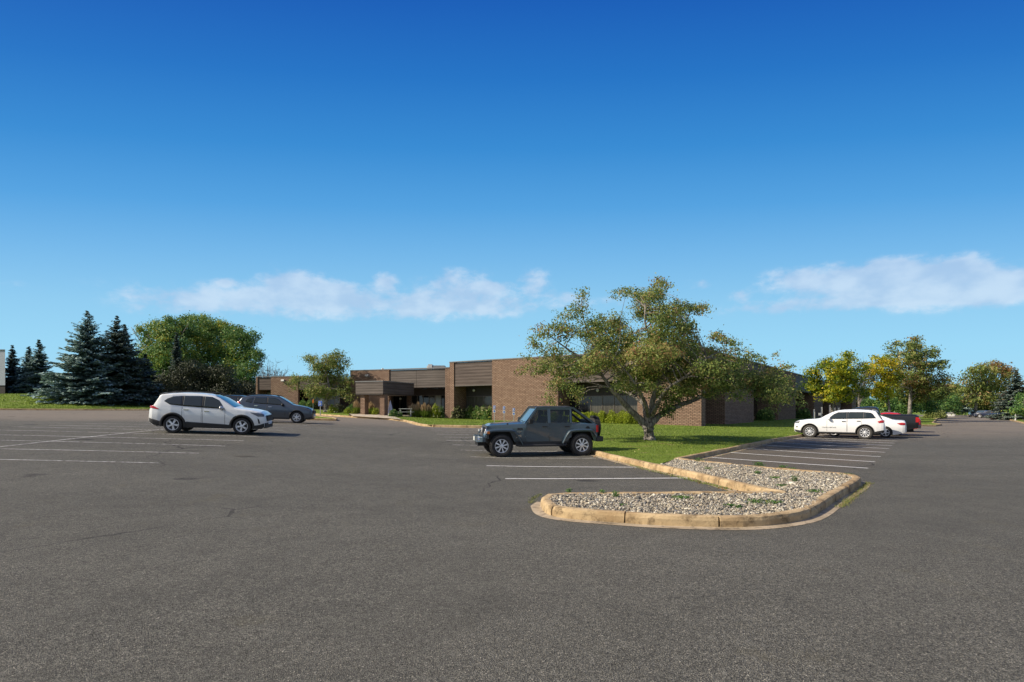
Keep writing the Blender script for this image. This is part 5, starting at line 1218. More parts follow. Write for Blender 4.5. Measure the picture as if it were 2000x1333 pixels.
    c.W = .935/.965; c.wheelset('jeep', v, .25, 'tyre', .262)
    sp = None
    for ch in v.children:
        if ch.name.startswith('wheel') and 'housing' not in ch.name and sp is None: sp = ch
    s2 = copy_tree(sp, v); s2.name = 'spare_wheel'; s2.location = (X(4.66), .02, 1.02); s2.rotation_euler = (0, 0, R(90)); s2['label'] = 'spare wheel carried on the tailgate'
    MB().bar((X(4.48), 0, 1.02), (X(4.56), 0, 1.02), .2, .2).build('spare_carrier', MT['black'], v)
    MB().box(X(4.62), X(4.50), -.10, .30, 1.42, 1.47).build('brake_lamp', MT['black'], v)
    return v
j = jeep()
# near-side wheel centres at photo columns 980 and 1140
place(j, .96, 22.35, YL+math.pi)
# ================================================================== trees and plants
def rand_dirs(n):
    v = rng.normal(size=(n, 3)); return v/np.linalg.norm(v, axis=1)[:, None]
def leaves(name, C, size, tint, mt, parent, aspect=.55, droop=.0, rand=.35, out_=None):
    """one rhombic leaf per centre; out_ gives the way each leaf tends to face"""
    n = len(C); a = rand_dirs(n)
    if out_ is not None:
        nn = out_+rand_dirs(n)*.75; nn /= np.linalg.norm(nn, axis=1)[:, None]+1e-9; a = np.cross(nn, a); a /= np.linalg.norm(a, axis=1)[:, None]+1e-9
        b = np.cross(nn, a); s = (size*rng.uniform(1-rand, 1+rand, n))[:, None]
        V = np.stack([C-a*s*.5, C+b*s*aspect*.5, C+a*s*.5, C-b*s*aspect*.5], 1).reshape(-1, 3)
        return mesh(name, V, np.arange(4*n).reshape(-1, 4), MT[mt], parent, world=True, attr=np.repeat(np.clip(tint, 0, 1), 4))
    if droop: a[:, 2] -= droop; a /= np.linalg.norm(a, axis=1)[:, None]
    b = np.cross(a, rand_dirs(n)); b /= np.linalg.norm(b, axis=1)[:, None]+1e-9
    s = (size*rng.uniform(1-rand, 1+rand, n))[:, None]; 
    V = np.stack([C-a*s*.5, C+b*s*aspect*.5, C+a*s*.5, C-b*s*aspect*.5], 1).reshape(-1, 3)
    o = mesh(name, V, np.arange(4*n).reshape(-1, 4), MT[mt], parent, world=True, attr=np.repeat(np.clip(tint, 0, 1), 4)); return o
DENS = 3.0
def tree_blobs(blobs, D, depth, dens, uc, hw, clus=.33, drop=.0, depthfac=None):
    """blobs: (u, v, ru, rv[, weight, tint]) in photo pixels at depth D -> leaf centres and cluster centres"""
    P = []; T = []; CL = []; OU = []
    k = D/F
    for bl in blobs:
        u, v, ru, rv = bl[:4]; w = bl[4] if len(bl) > 4 else 1; tb = bl[5] if len(bl) > 5 else .45
        X, Z = (u-1000)*k, EYE+(HOR-v)*k; rx, rz = ru*k, rv*k; ry = min(max(rx, rz), depth)*.9
        q = max(0, 1-((u-uc)/hw)**2); yoff = rng.normal(0, depth*.42)*math.sqrt(q)
        copies = 1 if depth < 1.2 else 1+int(q*1.2)
        for c_ in range(copies):
            if c_: yoff = rng.uniform(-depth, depth)*math.sqrt(q)*.8
            nc = max(3, int(w*dens*DENS*rx*rz*2.2))
            dd = rand_dirs(nc)*(rng.random(nc)[:, None]**.5)
            cc = np.array([X, D+yoff, Z])+dd*np.array([rx, ry, rz]); CL.append(cc)
            # perspective compensation so that the silhouette stays where it was drawn
            f = cc[:, 1]/D; cc[:, 0] *= f; cc[:, 2] = EYE+(cc[:, 2]-EYE)*f
            m = rng.poisson(13, nc)+3
            for c0, mm in zip(cc, m):
                sp = clus*rng.uniform(.6, 1.3); g = rng.normal(0, 1, (mm, 3))*np.array([sp, sp, sp*.62]); g[:, 2] -= np.abs(g[:, 0])*drop
                P.append(c0+g); o_ = (c0+g-np.array([X*(D+yoff)/D, D+yoff, EYE+(Z-EYE)*(D+yoff)/D]))/np.array([rx, ry, rz]); o_ = o_*.8+g/sp*.35; o_[:, 2] += .45; OU.append(o_/(np.linalg.norm(o_, axis=1)[:, None]+1e-6)); T.append(np.full(mm, tb+rng.normal(0, .19))+rng.normal(0, .06, mm))
    return np.concatenate(P), np.concatenate(T), np.concatenate(CL), np.concatenate(OU)
def wander(a, b, r0, r1, n=7, wob=.08, sag=0.0):
    a, b = Vector(a), Vector(b); L = (b-a).length; pts = []; w = Vector((0, 0, 0))
    for i in range(n+1):
        t = i/n; w += Vector(rng.normal(0, 1, 3))*wob*L/n*(1 if 0 < i < n else 0)
        pts.append(a.lerp(b, t)+w+Vector((0, 0, sag*L*math.sin(math.pi*t))))
    return pts, [r0+(r1-r0)*(i/n) for i in range(n+1)]
def tree(name, label, D, base_uv, blobs, leaf_mt, group=None, cat='tree', trunk=(.2, .5), dens=26, size=.13, depth=2.5, clus=.33, drop=0, limbs=None, bark='bark', aspect=.55, zbase=None, droop=.2, nbranch=60, wood=None, rough=0):
    k = D/F; bu, bvv = base_uv; X = (bu-1000)*k; Z0 = (EYE+(HOR-bvv)*k) if zbase is None else zbase
    t_ = thing(name, label, cat, (X, D, Z0), group=group)
    us = [b[0]-b[2] for b in blobs]+[b[0]+b[2] for b in blobs]; uc = (min(us)+max(us))/2; hw = (max(us)-min(us))/2*1.05
    if rough:
        ex = []
        for bl in blobs:
            for _ in range(rough):
                a_ = rng.uniform(-.3, math.pi+.3); q_ = rng.uniform(.28, .42); ex.append((bl[0]+bl[2]*.95*math.cos(a_), bl[1]-bl[3]*.95*math.sin(a_), bl[2]*q_, bl[3]*q_, 1.1, (bl[5] if len(bl) > 5 else .45)+rng.normal(0, .10)))
        blobs = [(b_[0], b_[1], b_[2]*.9, b_[3]*.9)+tuple(b_[4:]) for b_ in blobs]+ex
    P, T, CL, OU = tree_blobs(blobs, D, depth, dens, uc, hw, clus, drop)
    if leaf_mt == 'green_leaf': T = np.where(T > .72, .72+(T-.72)*.55, T)
    leaves('crown', P, size, T, leaf_mt, t_, aspect, droop, out_=OU)
    b = MB(); nodes = []
    def px(u, v, y=0): return Vector(((u-1000)*k*(D+y)/D, D+y, EYE+(HOR-v)*k*(D+y)/D))
    if limbs is None:
        r0, fr = trunk; vs = [b_[1] for b_ in blobs]; top = min(vs); vt = bvv+(top-bvv)*fr
        pts, rr = wander((X, D, Z0-.1), px(bu+(uc-bu)*.3, vt), r0, r0*.55, 8, .03); b.tube(pts, rr, 10); nodes += [(p, r) for p, r in zip(pts[3:], rr[3:])]
        for _ in range(7):
            j = rng.integers(0, len(blobs)); bl = blobs[j]; st = rng.integers(3, len(pts))
            p2, r2 = wander(pts[st], px(bl[0], bl[1], rng.uniform(-depth, depth)*.5), rr[st]*.6, r0*.12, 8, .10, .05); b.tube(p2, r2, 7); nodes += list(zip(p2[2:], r2[2:]))
    else:
        for pl in limbs:
            pts = [px(p[0], p[1], p[3] if len(p) > 3 else 0) for p in pl]; rr = [p[2]*k for p in pl]
            fp, fr_ = [], []
            for i in range(len(pts)-1):
                for s_ in range(5):
                    t = s_/5; p0_, p1_, p2_, p3_ = pts[max(i-1, 0)], pts[i], pts[i+1], pts[min(i+2, len(pts)-1)]
                    q = .5*((2*p1_)+(p2_-p0_)*t+(2*p0_-5*p1_+4*p2_-p3_)*t*t+(3*p1_-p0_-3*p2_+p3_)*t**3)
                    fp.append(q+Vector(rng.normal(0, 1, 3))*rr[i]*.08); fr_.append((rr[i]*(1-t)+rr[i+1]*t)*(1+rng.uniform(-.05, .05)))
            fp.append(pts[-1]); fr_.append(rr[-1]); fp[0] = pts[0]
            b.tube(fp, fr_, 12); nodes += list(zip(fp[6:], fr_[6:]))
    NP = np.array([tuple(n_[0]) for n_ in nodes]); 
    idx = rng.choice(len(CL), min(nbranch, len(CL)), replace=False)
    extra = []
    for i in idx:
        c = CL[i]; d2 = ((NP-c)**2).sum(1); 
        d2 = d2+np.where(NP[:, 2] > c[2]+.3, 4, 0)
        j = int(np.argmin(d2)); r = min(nodes[j][1]*.55, .045*max(1, size/.1)*.8)
        p2, r2 = wander(NP[j], c, r, .008, 6, .12, .06); b.tube(p2, r2, 5, False); extra.append((p2, r2))
    # second generation of twigs
    for _ in range(nbranch):
        if not extra: break
        p2, r2 = extra[rng.integers(0, len(extra))]; s_ = rng.integers(2, 6); c = CL[rng.integers(0, len(CL))]
        if (Vector(c)-p2[s_]).length < 2.2:
            p3, r3 = wander(p2[s_], c, r2[s_]*.7, .006, 5, .12, .04); b.tube(p3, r3, 4, False)
    b.build('trunk', MT[bark], t_, world=True, smooth=True)
    return t_
# --- the spreading crab apple on the lawn
crab = [(1395, 715, 60, 22, .9), (1470, 740, 60, 24, .8), (1250, 720, 60, 20, .8), (1100, 700, 50, 20, .8), (1340, 665, 30, 20, .7), (1165, 640, 26, 26, .8), (1530, 770, 34, 22, .8), (1137, 572, 13, 24, .6, .6), (1128, 606, 26, 22, .8), (1092, 608, 14, 10, .4), (1062, 645, 26, 14, .9, .55), (1102, 638, 36, 26, .9), (1150, 650, 34, 30, .9), (1045, 668, 20, 18, .7), (1078, 682, 36, 22, .75),
  (1038, 697, 18, 12, .6), (1060, 718, 34, 16, 1), (1022, 722, 13, 12, .5, .6), (1098, 716, 36, 20, 1), (1112, 735, 34, 18, 1), (1140, 712, 36, 24, 1), (1074, 772, 14, 24, .8, .5), (1090, 745, 20, 18, .9), (1126, 768, 17, 22, .8, .5), (1113, 756, 16, 12, .8),
  (1170, 620, 18, 12, .3), (1200, 632, 30, 26, .9), (1185, 668, 34, 28, 1), (1226, 665, 36, 32, 1), (1170, 700, 40, 26, 1.2, .55), (1222, 705, 44, 28, 1.2, .6), (1198, 572, 12, 10, .3), (1224, 570, 26, 9, .6), (1250, 578, 24, 16, .8),
  (1290, 553, 22, 14, .75, .6), (1280, 578, 26, 20, .9), (1262, 606, 34, 24, .9), (1300, 618, 34, 28, .9), (1330, 600, 28, 18, .8), (1362, 602, 22, 10, .9, .6), (1336, 640, 26, 26, .8), (1288, 655, 44, 26, 1.1), (1376, 598, 10, 7, .4),
  (1275, 690, 60, 28, 1.3, .6), (1335, 690, 50, 30, 1.2), (1300, 725, 70, 24, 1.3), (1242, 736, 46, 20, 1.2), (1385, 695, 38, 26, 1.1, .55), (1358, 736, 52, 24, 1.2), (1404, 660, 24, 12, .6, .6), (1432, 668, 22, 14, .7), (1400, 650, 10, 12, .3), (1426, 700, 36, 24, 1.1),
  (1410, 742, 44, 24, 1.1), (1462, 695, 26, 16, .7), (1452, 735, 40, 26, 1.1), (1487, 704, 14, 14, .5), (1500, 738, 34, 22, 1), (1483, 760, 36, 22, 1), (1528, 718, 26, 9, .8, .6), (1535, 742, 22, 18, .9), (1552, 768, 14, 18, .8), (1562, 790, 9, 12, .5), (1516, 770, 26, 20, .9), (1512, 690, 8, 10, .25),
  (1440, 770, 22, 14, .8), (1385, 765, 26, 12, .9), (1330, 760, 42, 14, 1), (1290, 770, 24, 16, .8), (1318, 778, 20, 18, .8, .4), (1300, 800, 20, 16, .6, .35), (1262, 752, 34, 12, 1), (1215, 755, 26, 10, .9), (1505, 800, 20, 10, .4, .3)]
Zb = Px(1268, 860, LH); D = Zb[1]; crab = [(b_[0], b_[1], b_[2]*1.0, b_[3]*.98)+tuple(b_[4:]) for b_ in crab]
limbs = [[(1268, 862, 12), (1268, 850, 9.8), (1267, 838, 9.2), (1266, 826, 9.5)],
  [(1264, 834, 8, 0), (1252, 822, 7, 0), (1232, 803, 5.5, -.3), (1212, 780, 4.6, -.5), (1196, 762, 3.8, -.6), (1180, 740, 3, -.7), (1160, 715, 2.2, -.8), (1120, 690, 1.6, -.9), (1085, 665, 1, -1)],
  [(1266, 830, 8), (1263, 812, 6.5, .1), (1260, 792, 5.6, .3), (1250, 770, 4.5, .5), (1235, 750, 3.6, .8), (1215, 725, 2.8, 1), (1180, 700, 2.2, 1.2), (1156, 660, 1.8, 1.2), (1140, 625, 1.3, 1.1), (1136, 585, .8, 1)],
  [(1268, 826, 7.5), (1272, 806, 6.2), (1274, 786, 5.4, -.2), (1280, 765, 4.6, -.3), (1288, 740, 3.9, -.4), (1298, 700, 3.2, -.5), (1284, 665, 2.6, -.5), (1262, 640, 1.9, -.6), (1260, 600, 1.2, -.6)],
  [(1288, 740, 3.4, -.4), (1310, 705, 2.6, 0), (1332, 670, 2, .3), (1340, 630, 1.4, .5), (1350, 605, .9, .5)],
  [(1270, 830, 7.5), (1282, 818, 6.6), (1298, 805, 5.6, .2), (1325, 793, 4.8, .5), (1352, 783, 4.2, .8), (1372, 774, 3.8, 1), (1400, 755, 3, 1), (1440, 735, 2.2, .9), (1480, 728, 1.5, .6), (1520, 722, .9, .3)],
  [(1271, 815, 5.5), (1280, 798, 4.6, -.5), (1290, 778, 3.8, -1), (1306, 758, 3, -1.5), (1340, 735, 2.2, -2), (1380, 700, 1.4, -2.3)],
  [(1260, 792, 3.6, .3), (1242, 778, 3, 1), (1226, 768, 2.4, 1.5), (1200, 760, 1.6, 2), (1140, 745, 1, 2.2)],
  [(1266, 815, 4.2), (1262, 795, 3.5, -1), (1252, 770, 2.6, -1.8), (1230, 735, 1.8, -2.4), (1200, 700, 1, -2.6)]]
tree('crabapple_tree', 'broad spreading crabapple tree with grey forked trunk on the lawn', D, (1268, 861), crab, 'crab_leaf', trunk=(.3, .4), dens=23, size=.100, depth=4.2, clus=.15, drop=.5, limbs=limbs, nbranch=300, droop=.5, aspect=.55)
# --- small tree before the left wing
sm = [(607, 700, 18, 8, .8, .55), (620, 716, 16, 12, .8), (588, 738, 22, 9, .9, .5), (575, 745, 16, 10, .7, .5), (573, 758, 9, 8, .5), (596, 757, 9, 10, .5), (660, 692, 18, 9, .8, .55), (645, 700, 20, 12, .8), (672, 706, 14, 12, .6, .5), (640, 716, 26, 14, 1), (664, 722, 18, 14, .9), (684, 716, 7, 8, .4), (630, 738, 24, 14, 1.2),
      (655, 742, 26, 16, 1.2), (680, 742, 13, 14, .9), (615, 758, 18, 10, 1), (640, 764, 26, 10, 1.2), (672, 764, 18, 12, 1.1), (683, 778, 8, 12, .8), (603, 770, 9, 6, .6), (622, 772, 14, 5, .8)]
sm = [tuple(b_[:4])+((b_[4] if len(b_) > 4 else 1), .42) for b_ in sm]
tree('crabapple_tree', 'small crabapple tree beside the blue parking sign before the left wing', 63, (636, 804), sm, 'crab_leaf', dens=9, size=.17, depth=2.0, clus=.26, drop=.4, droop=.4,
     limbs=[[(636, 805, 5), (636, 796, 3.6), (637, 786, 3.4), (638, 780, 3.2)], [(637, 784, 2.6), (628, 770, 1.8, .3), (612, 752, 1.3, .5), (590, 738, .8, .6)], [(638, 782, 2.6), (642, 765, 2, -.3), (640, 740, 1.5, -.4), (630, 715, .9, -.4), (615, 704, .5, -.4)], [(638, 783, 2.4), (650, 766, 1.6, .4), (662, 740, 1.1, .6), (665, 700, .6, .6)]], nbranch=70)
# --- spruces
def spruce(name, label, u, vb, vt, hw, D, mt, group=None, seed=0, full=1.0, lean=0.0, tint=.45, top_thin=1.0):
    r = np.random.default_rng(seed+5); k = D/F; X = (u-1000)*k; Z0 = EYE+(HOR-vb)*k; Ht = (vb-vt)*k; Rm = hw*k
    t_ = thing(name, label, 'spruce', (X, D, Z0), group=group)
    b = MB().tube([(X, D, Z0-.1), (X, D, Z0+Ht*.5), (X+lean, D, Z0+Ht*.985)], [Ht*.022, Ht*.012, .012], 8); 
    P = []; A = []; T = []; S_ = []
    nlev = int(Ht/.30)
    for i in range(nlev):
        h = (i+.5)/nlev; z = Z0+Ht*(.015+.975*h); rad = Rm*1.10*((1-h)**.92)
        rad *= .92+.16*math.sin(i*1.3+seed)
        nb = int(5+14*(1-h)*full)
        for _ in range(nb):
            a = r.uniform(0, 2*math.pi); z = Z0+Ht*(.015+.975*h)+r.uniform(-.22, .22)*(1-h*.6); L = max(.12, rad*r.uniform(.62, 1.16)*(1+.10*math.sin(3*a+seed+h*9))); 
            dz0 = .18+.55*h**2; 
            m = max(4, int(L/.16)); ts = np.linspace(.12, 1, m)
            cx = np.array([math.cos(a), math.sin(a)]); 
            zz = z+L*(dz0*ts*.5-.42*(1-h*.8)*ts**1.4+.16*ts**3)
            for t, zc in zip(ts, zz):
                c = np.array([X+lean*h+cx[0]*L*t, D+cx[1]*L*t, zc])
                ww = min(.6, .12+.48*(1-t)*L*.5)
                q = int(4+5*(1-t))
                side = r.uniform(-1, 1, q)*ww
                pp = c+np.stack([-cx[1]*side, cx[0]*side, r.normal(0, .04, q)-np.abs(side)*.25], 1)
                P.append(pp); dd = np.stack([cx[0]+-cx[1]*np.sign(side)*.8, cx[1]+cx[0]*np.sign(side)*.8, r.normal(-.25, .25, q)], 1); A.append(dd)
                T.append(tint+.42*(t-.55)+r.normal(0, .12, q)); S_.append(np.full(q, 1.0))  # tint rises towards the branch tips: highlights painted into the needle colour
            if L > .8 and r.random() < .35: b.tube([(X+lean*h, D, z), (X+cx[0]*L*.5, D+cx[1]*L*.5, z+L*(dz0*.25-.42*(1-h*.8)*.38)), (X+cx[0]*L*.9, D+cx[1]*L*.9, zz[-1])], [.035, .02, .008], 4, False)
    P = np.concatenate(P); A = np.concatenate(A); T = np.concatenate(T); n = len(P)
    A /= np.linalg.norm(A, axis=1)[:, None]; Bv = np.cross(A, rand_dirs(n)*np.array([.6, .6, .6])+np.array([0, 0, 1.0])); Bv /= np.linalg.norm(Bv, axis=1)[:, None]
    hh = np.clip((P[:, 2]-Z0)/Ht, 0, 1); s = (.34*r.uniform(.7, 1.3, n)*(1-.5*hh**3))[:, None]; w = s*.33
    V = np.stack([P-A*s*.4, P+Bv*w, P+A*s*.7, P-Bv*w], 1).reshape(-1, 3)
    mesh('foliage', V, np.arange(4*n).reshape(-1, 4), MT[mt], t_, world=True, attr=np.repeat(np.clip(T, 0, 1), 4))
    b.build('trunk', MT['dark_bark'], t_, world=True); return t_
spruce('spruce_tree', 'tallest blue spruce on the grass mound, its skirt reaching the lawn', 171, 790, 606, 84, 70, 'spruce_needle', seed=1, full=1.5, tint=.5)
spruce('spruce_tree', 'dark spruce with a brownish top just right of the tallest blue spruce', 229, 797, 615, 80, 73, 'dark_needle', seed=2, full=1.5, tint=.52)
spruce('spruce_tree', 'dark spruce leader rising between the dark spruce and the broad green trees', 243, 797, 632, 66, 77, 'dark_needle', seed=3, full=1.2, tint=.5)
spruce('spruce_tree', 'narrow blue spruce right of the gap, tallest of the small left group', 76, 768, 663, 36, 90, 'spruce_needle', seed=4, full=1.4, tint=.46)
spruce('spruce_tree', 'bushy blue spruce in the middle of the small left group', 56, 768, 676, 32, 92, 'spruce_needle', seed=5, full=1.4, tint=.46)
spruce('spruce_tree', 'small slim spruce beside the pale building at the left edge', 24, 768, 673, 25, 94, 'dark_needle', seed=6, full=1.4, tint=.5)
spruce('spruce_tree', 'thin blackish spruce standing in front of the broad green trees', 345, 790, 648, 24, 86, 'dark_needle', seed=7, full=1.2, tint=.5)
spruce('spruce_tree', 'low dark spruce filling in right of the dark pair', 284, 798, 690, 44, 78, 'dark_needle', seed=8, full=1.4, tint=.4)
GLB = 'broad leaved trees behind the left wing'
tree('shade_tree', 'bright green broad tree directly right of the dark spruces', 98, (330, 792), [(290, 655, 24, 22, 1, .6), (318, 648, 26, 20, 1, .6), (345, 638, 24, 18, 1, .6), (280, 690, 26, 24, 1, .68), (315, 690, 36, 28, 1, .6), (350, 680, 36, 30, 1, .55), (300, 725, 34, 22, 1, .6), (335, 730, 40, 26, 1, .5), (368, 650, 18, 18, 1, .5), (305, 755, 34, 20, 1, .45)],
     'green_leaf', GLB, dens=3.4, size=.30, depth=5, rough=3, clus=.42, trunk=(.35, .4), nbranch=40)
tree('shade_tree', 'tallest broad green tree behind the left wing, with yellow flecks', 105, (410, 790), [(372, 634, 26, 14, 1, .5), (405, 636, 30, 18, 1, .6), (430, 650, 28, 18, 1, .5), (385, 660, 34, 24, 1, .75), (425, 680, 40, 28, 1, .6), (392, 700, 40, 28, 1, .5), (360, 700, 30, 30, 1, .55), (440, 720, 40, 24, 1, .5), (400, 740, 44, 24, 1, .4), (360, 628, 12, 8, .7, .5)],
     'green_leaf', GLB, dens=3.4, size=.30, depth=6, rough=3, clus=.44, trunk=(.4, .4), nbranch=40)
tree('shade_tree', 'rounded green tree nearest the left wing of the building', 100, (470, 792), [(455, 655, 24, 16, 1, .5), (482, 664, 22, 20, 1, .45), (500, 690, 12, 18, 1, .45), (470, 690, 34, 24, 1, .55), (495, 715, 16, 18, 1, .45), (470, 728, 36, 26, 1, .42), (490, 750, 22, 20, 1, .4), (455, 760, 40, 24, 1, .35), (507, 700, 6, 8, .6, .45)],
     'green_leaf', GLB, dens=3.4, size=.29, depth=5, rough=3, clus=.42, trunk=(.35, .4), nbranch=40)
GLO = 'dark evergreens below the broad leaved trees'
for (u, hw_, vt, lb) in ((318, 30, 725, 'dark evergreen bush mass right below the bright green tree'), (372, 42, 700, 'dark olive evergreen in front of the tallest broad tree'), (430, 40, 712, 'wide dark olive evergreen left of the rounded green tree'), (480, 28, 738, 'low dark evergreen beside the end of the left wing')):
    tree('evergreen_tree', lb, 84 if u != 480 else 88, (u, 797), [(u, vt+20, hw_*.8, 18, 1, .5), (u-hw_*.4, vt+38, hw_*.6, 20, 1, .45), (u+hw_*.45, vt+40, hw_*.6, 20, 1, .5), (u, vt+58, hw_*1.05, 20, 1.2, .4), (u-6, 790-12, hw_*1.1, 18, 1.2, .3), (u+hw_*.3, 782, hw_*.9, 16, 1, .3)], 'olive_leaf', GLO, dens=5, size=.22, depth=3.5, clus=.36, trunk=(.2, .4), nbranch=20, bark='dark_bark')
# leafless tree by the left wing
def bare(u, vb, vt, hw_, D, label, n=34):
    k = D/F; X = (u-1000)*k; Z0 = EYE+(HOR-vb)*k; Ht = (vb-vt)*k; t_ = thing('bare_tree', label, 'tree', (X, D, Z0)); b = MB(); tw = MB()
    pts, rr = wander((X, D, Z0-.1), (X, D, Z0+Ht*.45), .16, .10, 6, .04); b.tube(pts, rr, 8)
    for i in range(n):
        s_ = rng.integers(2, 7); a = rng.uniform(0, 6.28); e = Vector((X+hw_*k*math.cos(a)*rng.uniform(.3, 1), D+hw_*k*math.sin(a)*rng.uniform(.3, 1), Z0+Ht*rng.uniform(.6, 1.0)))
        p2, r2 = wander(pts[s_], e, .045, .012, 7, .10, .05); b.tube(p2, r2, 5, False)
        for _ in range(9):
            q = rng.integers(2, 8); d_ = Vector(rng.normal(0, 1, 3)); d_.z = abs(d_.z)+.3; p3, r3 = wander(p2[q], p2[q]+d_.normalized()*rng.uniform(.4, 1.1), .016, .008, 4, .15); tw.tube(p3, r3, 4, False)
    b.build('trunk', MT['bark'], t_, world=True); tw.build('twigs', MT['dark_bark'], t_, world=True); return t_
bare(524, 797, 704, 26, 92, 'leafless grey twigged tree just behind the end of the left wing')
bare(545, 780, 716, 16, 96, 'smaller leafless tree behind the roof of the left wing', 20)
# --- right hand trees
tree('shade_tree', 'green and yellow leaved small tree behind the row of right hand cars', 66, (1625, 812), [(1610, 712, 12, 14, .8, .3), (1598, 722, 14, 16, 1, .3), (1654, 706, 18, 14, .8, .42), (1592, 738, 18, 20, 1, .4), (1630, 730, 26, 20, 1, .5), (1660, 728, 22, 16, .9, .45), (1605, 760, 26, 16, 1, .42), (1640, 752, 30, 20, 1, .55), (1672, 745, 16, 18, .6, .3), (1622, 775, 28, 12, 1, .6), (1650, 775, 26, 12, 1, .5), (1676, 722, 18, 12, .7, .35), (1682, 765, 18, 14, .8, .35), (1585, 758, 14, 14, .9, .35)],
     'yellow_leaf', dens=5.0, size=.24, depth=2.6, rough=2, clus=.30, trunk=(.16, .45), nbranch=60)
tree('shade_tree', 'golden yellow leaved tree between the green tree and the tall tree', 72, (1738, 813), [(1722, 706, 18, 12, .9, .72), (1740, 712, 16, 14, 1, .78), (1705, 722, 20, 14, 1, .68), (1735, 734, 24, 14, 1, .72), (1700, 742, 16, 12, 1, .5), (1725, 752, 24, 12, 1, .6), (1712, 765, 20, 10, 1, .6), (1738, 768, 12, 8, .8, .55), (1720, 776, 12, 7, .7, .6), (1748, 745, 16, 14, .9, .5), (1690, 728, 12, 10, .7, .5)],
     'yellow_leaf', dens=5.0, size=.25, depth=2.4, rough=2, clus=.30, trunk=(.16, .45), nbranch=60)
bare(1678, 813, 712, 26, 70, 'leafless twiggy tree between the green and the golden tree', 40)
tree('shade_tree', 'tall olive and rust tinted tree beside the drive, highest on the right', 82, (1776, 812), [(1762, 672, 16, 12, .5, .4), (1790, 674, 20, 12, .7, .5), (1748, 692, 22, 14, .6, .35), (1785, 692, 30, 16, .9, .45), (1815, 690, 18, 12, .8, .4), (1760, 716, 28, 18, .9, .5), (1800, 714, 30, 18, 1, .5), (1830, 712, 18, 10, .9, .35), (1848, 718, 12, 6, .8, .3), (1790, 738, 40, 18, 1.1, .65), (1835, 738, 22, 14, 1, .45), (1770, 755, 36, 16, 1.1, .6), (1818, 758, 34, 14, 1.1, .7), (1845, 758, 12, 12, .8, .7), (1790, 775, 40, 14, 1.1, .5), (1835, 775, 22, 12, 1, .35)],
     'mixed_leaf', dens=3.6, size=.27, depth=4.2, rough=2, clus=.34, trunk=(.26, .45), nbranch=90)
for (u, D_, vt, hw_, mt, tb, lb) in ((1812, 88, 770, 22, 'green_leaf', .45, 'dark green bush under the tall tree beside the drive'), (1770, 86, 778, 20, 'green_leaf', .4, 'low green bush behind the red car'), (1845, 112, 768, 18, 'green_leaf', .5, 'leafy bush at the bend of the drive'), (1862, 140, 772, 16, 'green_leaf', .45, 'green tree at the far end of the drive')):
    tree('bush', lb, D_, (u, 806), [(u, vt+10, hw_*.8, 10, 1, tb), (u-hw_*.4, vt+20, hw_*.7, 10, 1, tb), (u+hw_*.4, vt+21, hw_*.7, 10, 1, tb), (u, 803-4, hw_, 7, 1, tb-.1)], mt, cat='bush', dens=2.6, size=.3, depth=2.5, clus=.36, trunk=(.08, .4), nbranch=14)
tree('shade_tree', 'rust topped olive tree beyond the far parked cars', 150, (1905, 803), [(1895, 735, 16, 14, .9, .5), (1920, 724, 20, 14, 1, .5), (1950, 722, 22, 14, 1, .82), (1975, 730, 14, 14, 1, .8), (1890, 760, 20, 18, 1, .5), (1925, 752, 30, 20, 1, .5), (1960, 752, 26, 20, 1, .55), (1905, 782, 30, 16, 1, .5), (1945, 784, 32, 16, 1, .45), (1876, 780, 14, 16, 1, .45)],
     'mixed_leaf', dens=1.2, size=.50, depth=6, rough=2, clus=.7, trunk=(.4, .4), nbranch=40)
tree('shade_tree', 'green tree seen in the gap where the drive ends', 190, (1860, 803), [(1862, 757, 14, 12, 1, .5), (1850, 778, 16, 16, 1, .45), (1872, 780, 16, 16, 1, .4)], 'mixed_leaf', dens=1.0, size=.6, depth=6, clus=.9, trunk=(.4, .4), nbranch=20)
spruce('spruce_tree', 'full dark spruce at the right edge of the photograph', 1985, 818, 722, 42, 95, 'dark_needle', seed=11, full=1.4, tint=.62)
spruce('spruce_tree', 'small pale blue spruce at the end of the drive', 1881, 804, 768, 15, 150, 'spruce_needle', seed=12, full=1.2, tint=.7)
tree('bush', 'light green bush at the right edge in front of the dark spruce', 84, (1998, 822), [(1998, 780, 16, 14, 1, .5), (1990, 802, 20, 12, 1, .45), (2010, 800, 18, 16, 1, .5)], 'green_leaf', cat='bush', dens=3, size=.26, depth=2, clus=.35, trunk=(.06, .4), nbranch=14)
# trees further back that close the horizon, real ones at real distances
rb = random.Random(3)
for i in range(9):
    D_ = rb.uniform(215, 240); u = 1835+i*24+rb.uniform(-5, 5); vt = rb.uniform(752, 768)
    tree('distant_tree', 'distant green tree on the skyline beyond the drive', D_, (u, 801), [(u, vt+10, 15, 11, 1, .5), (u-9, vt+24, 14, 13, 1, .45), (u+9, vt+25, 14, 13, 1, .45), (u, vt+36, 18, 10, 1, .35)], 'mixed_leaf', 'distant trees on the skyline', dens=.8, size=.7, depth=6, clus=1.0, trunk=(.3, .4), nbranch=8)
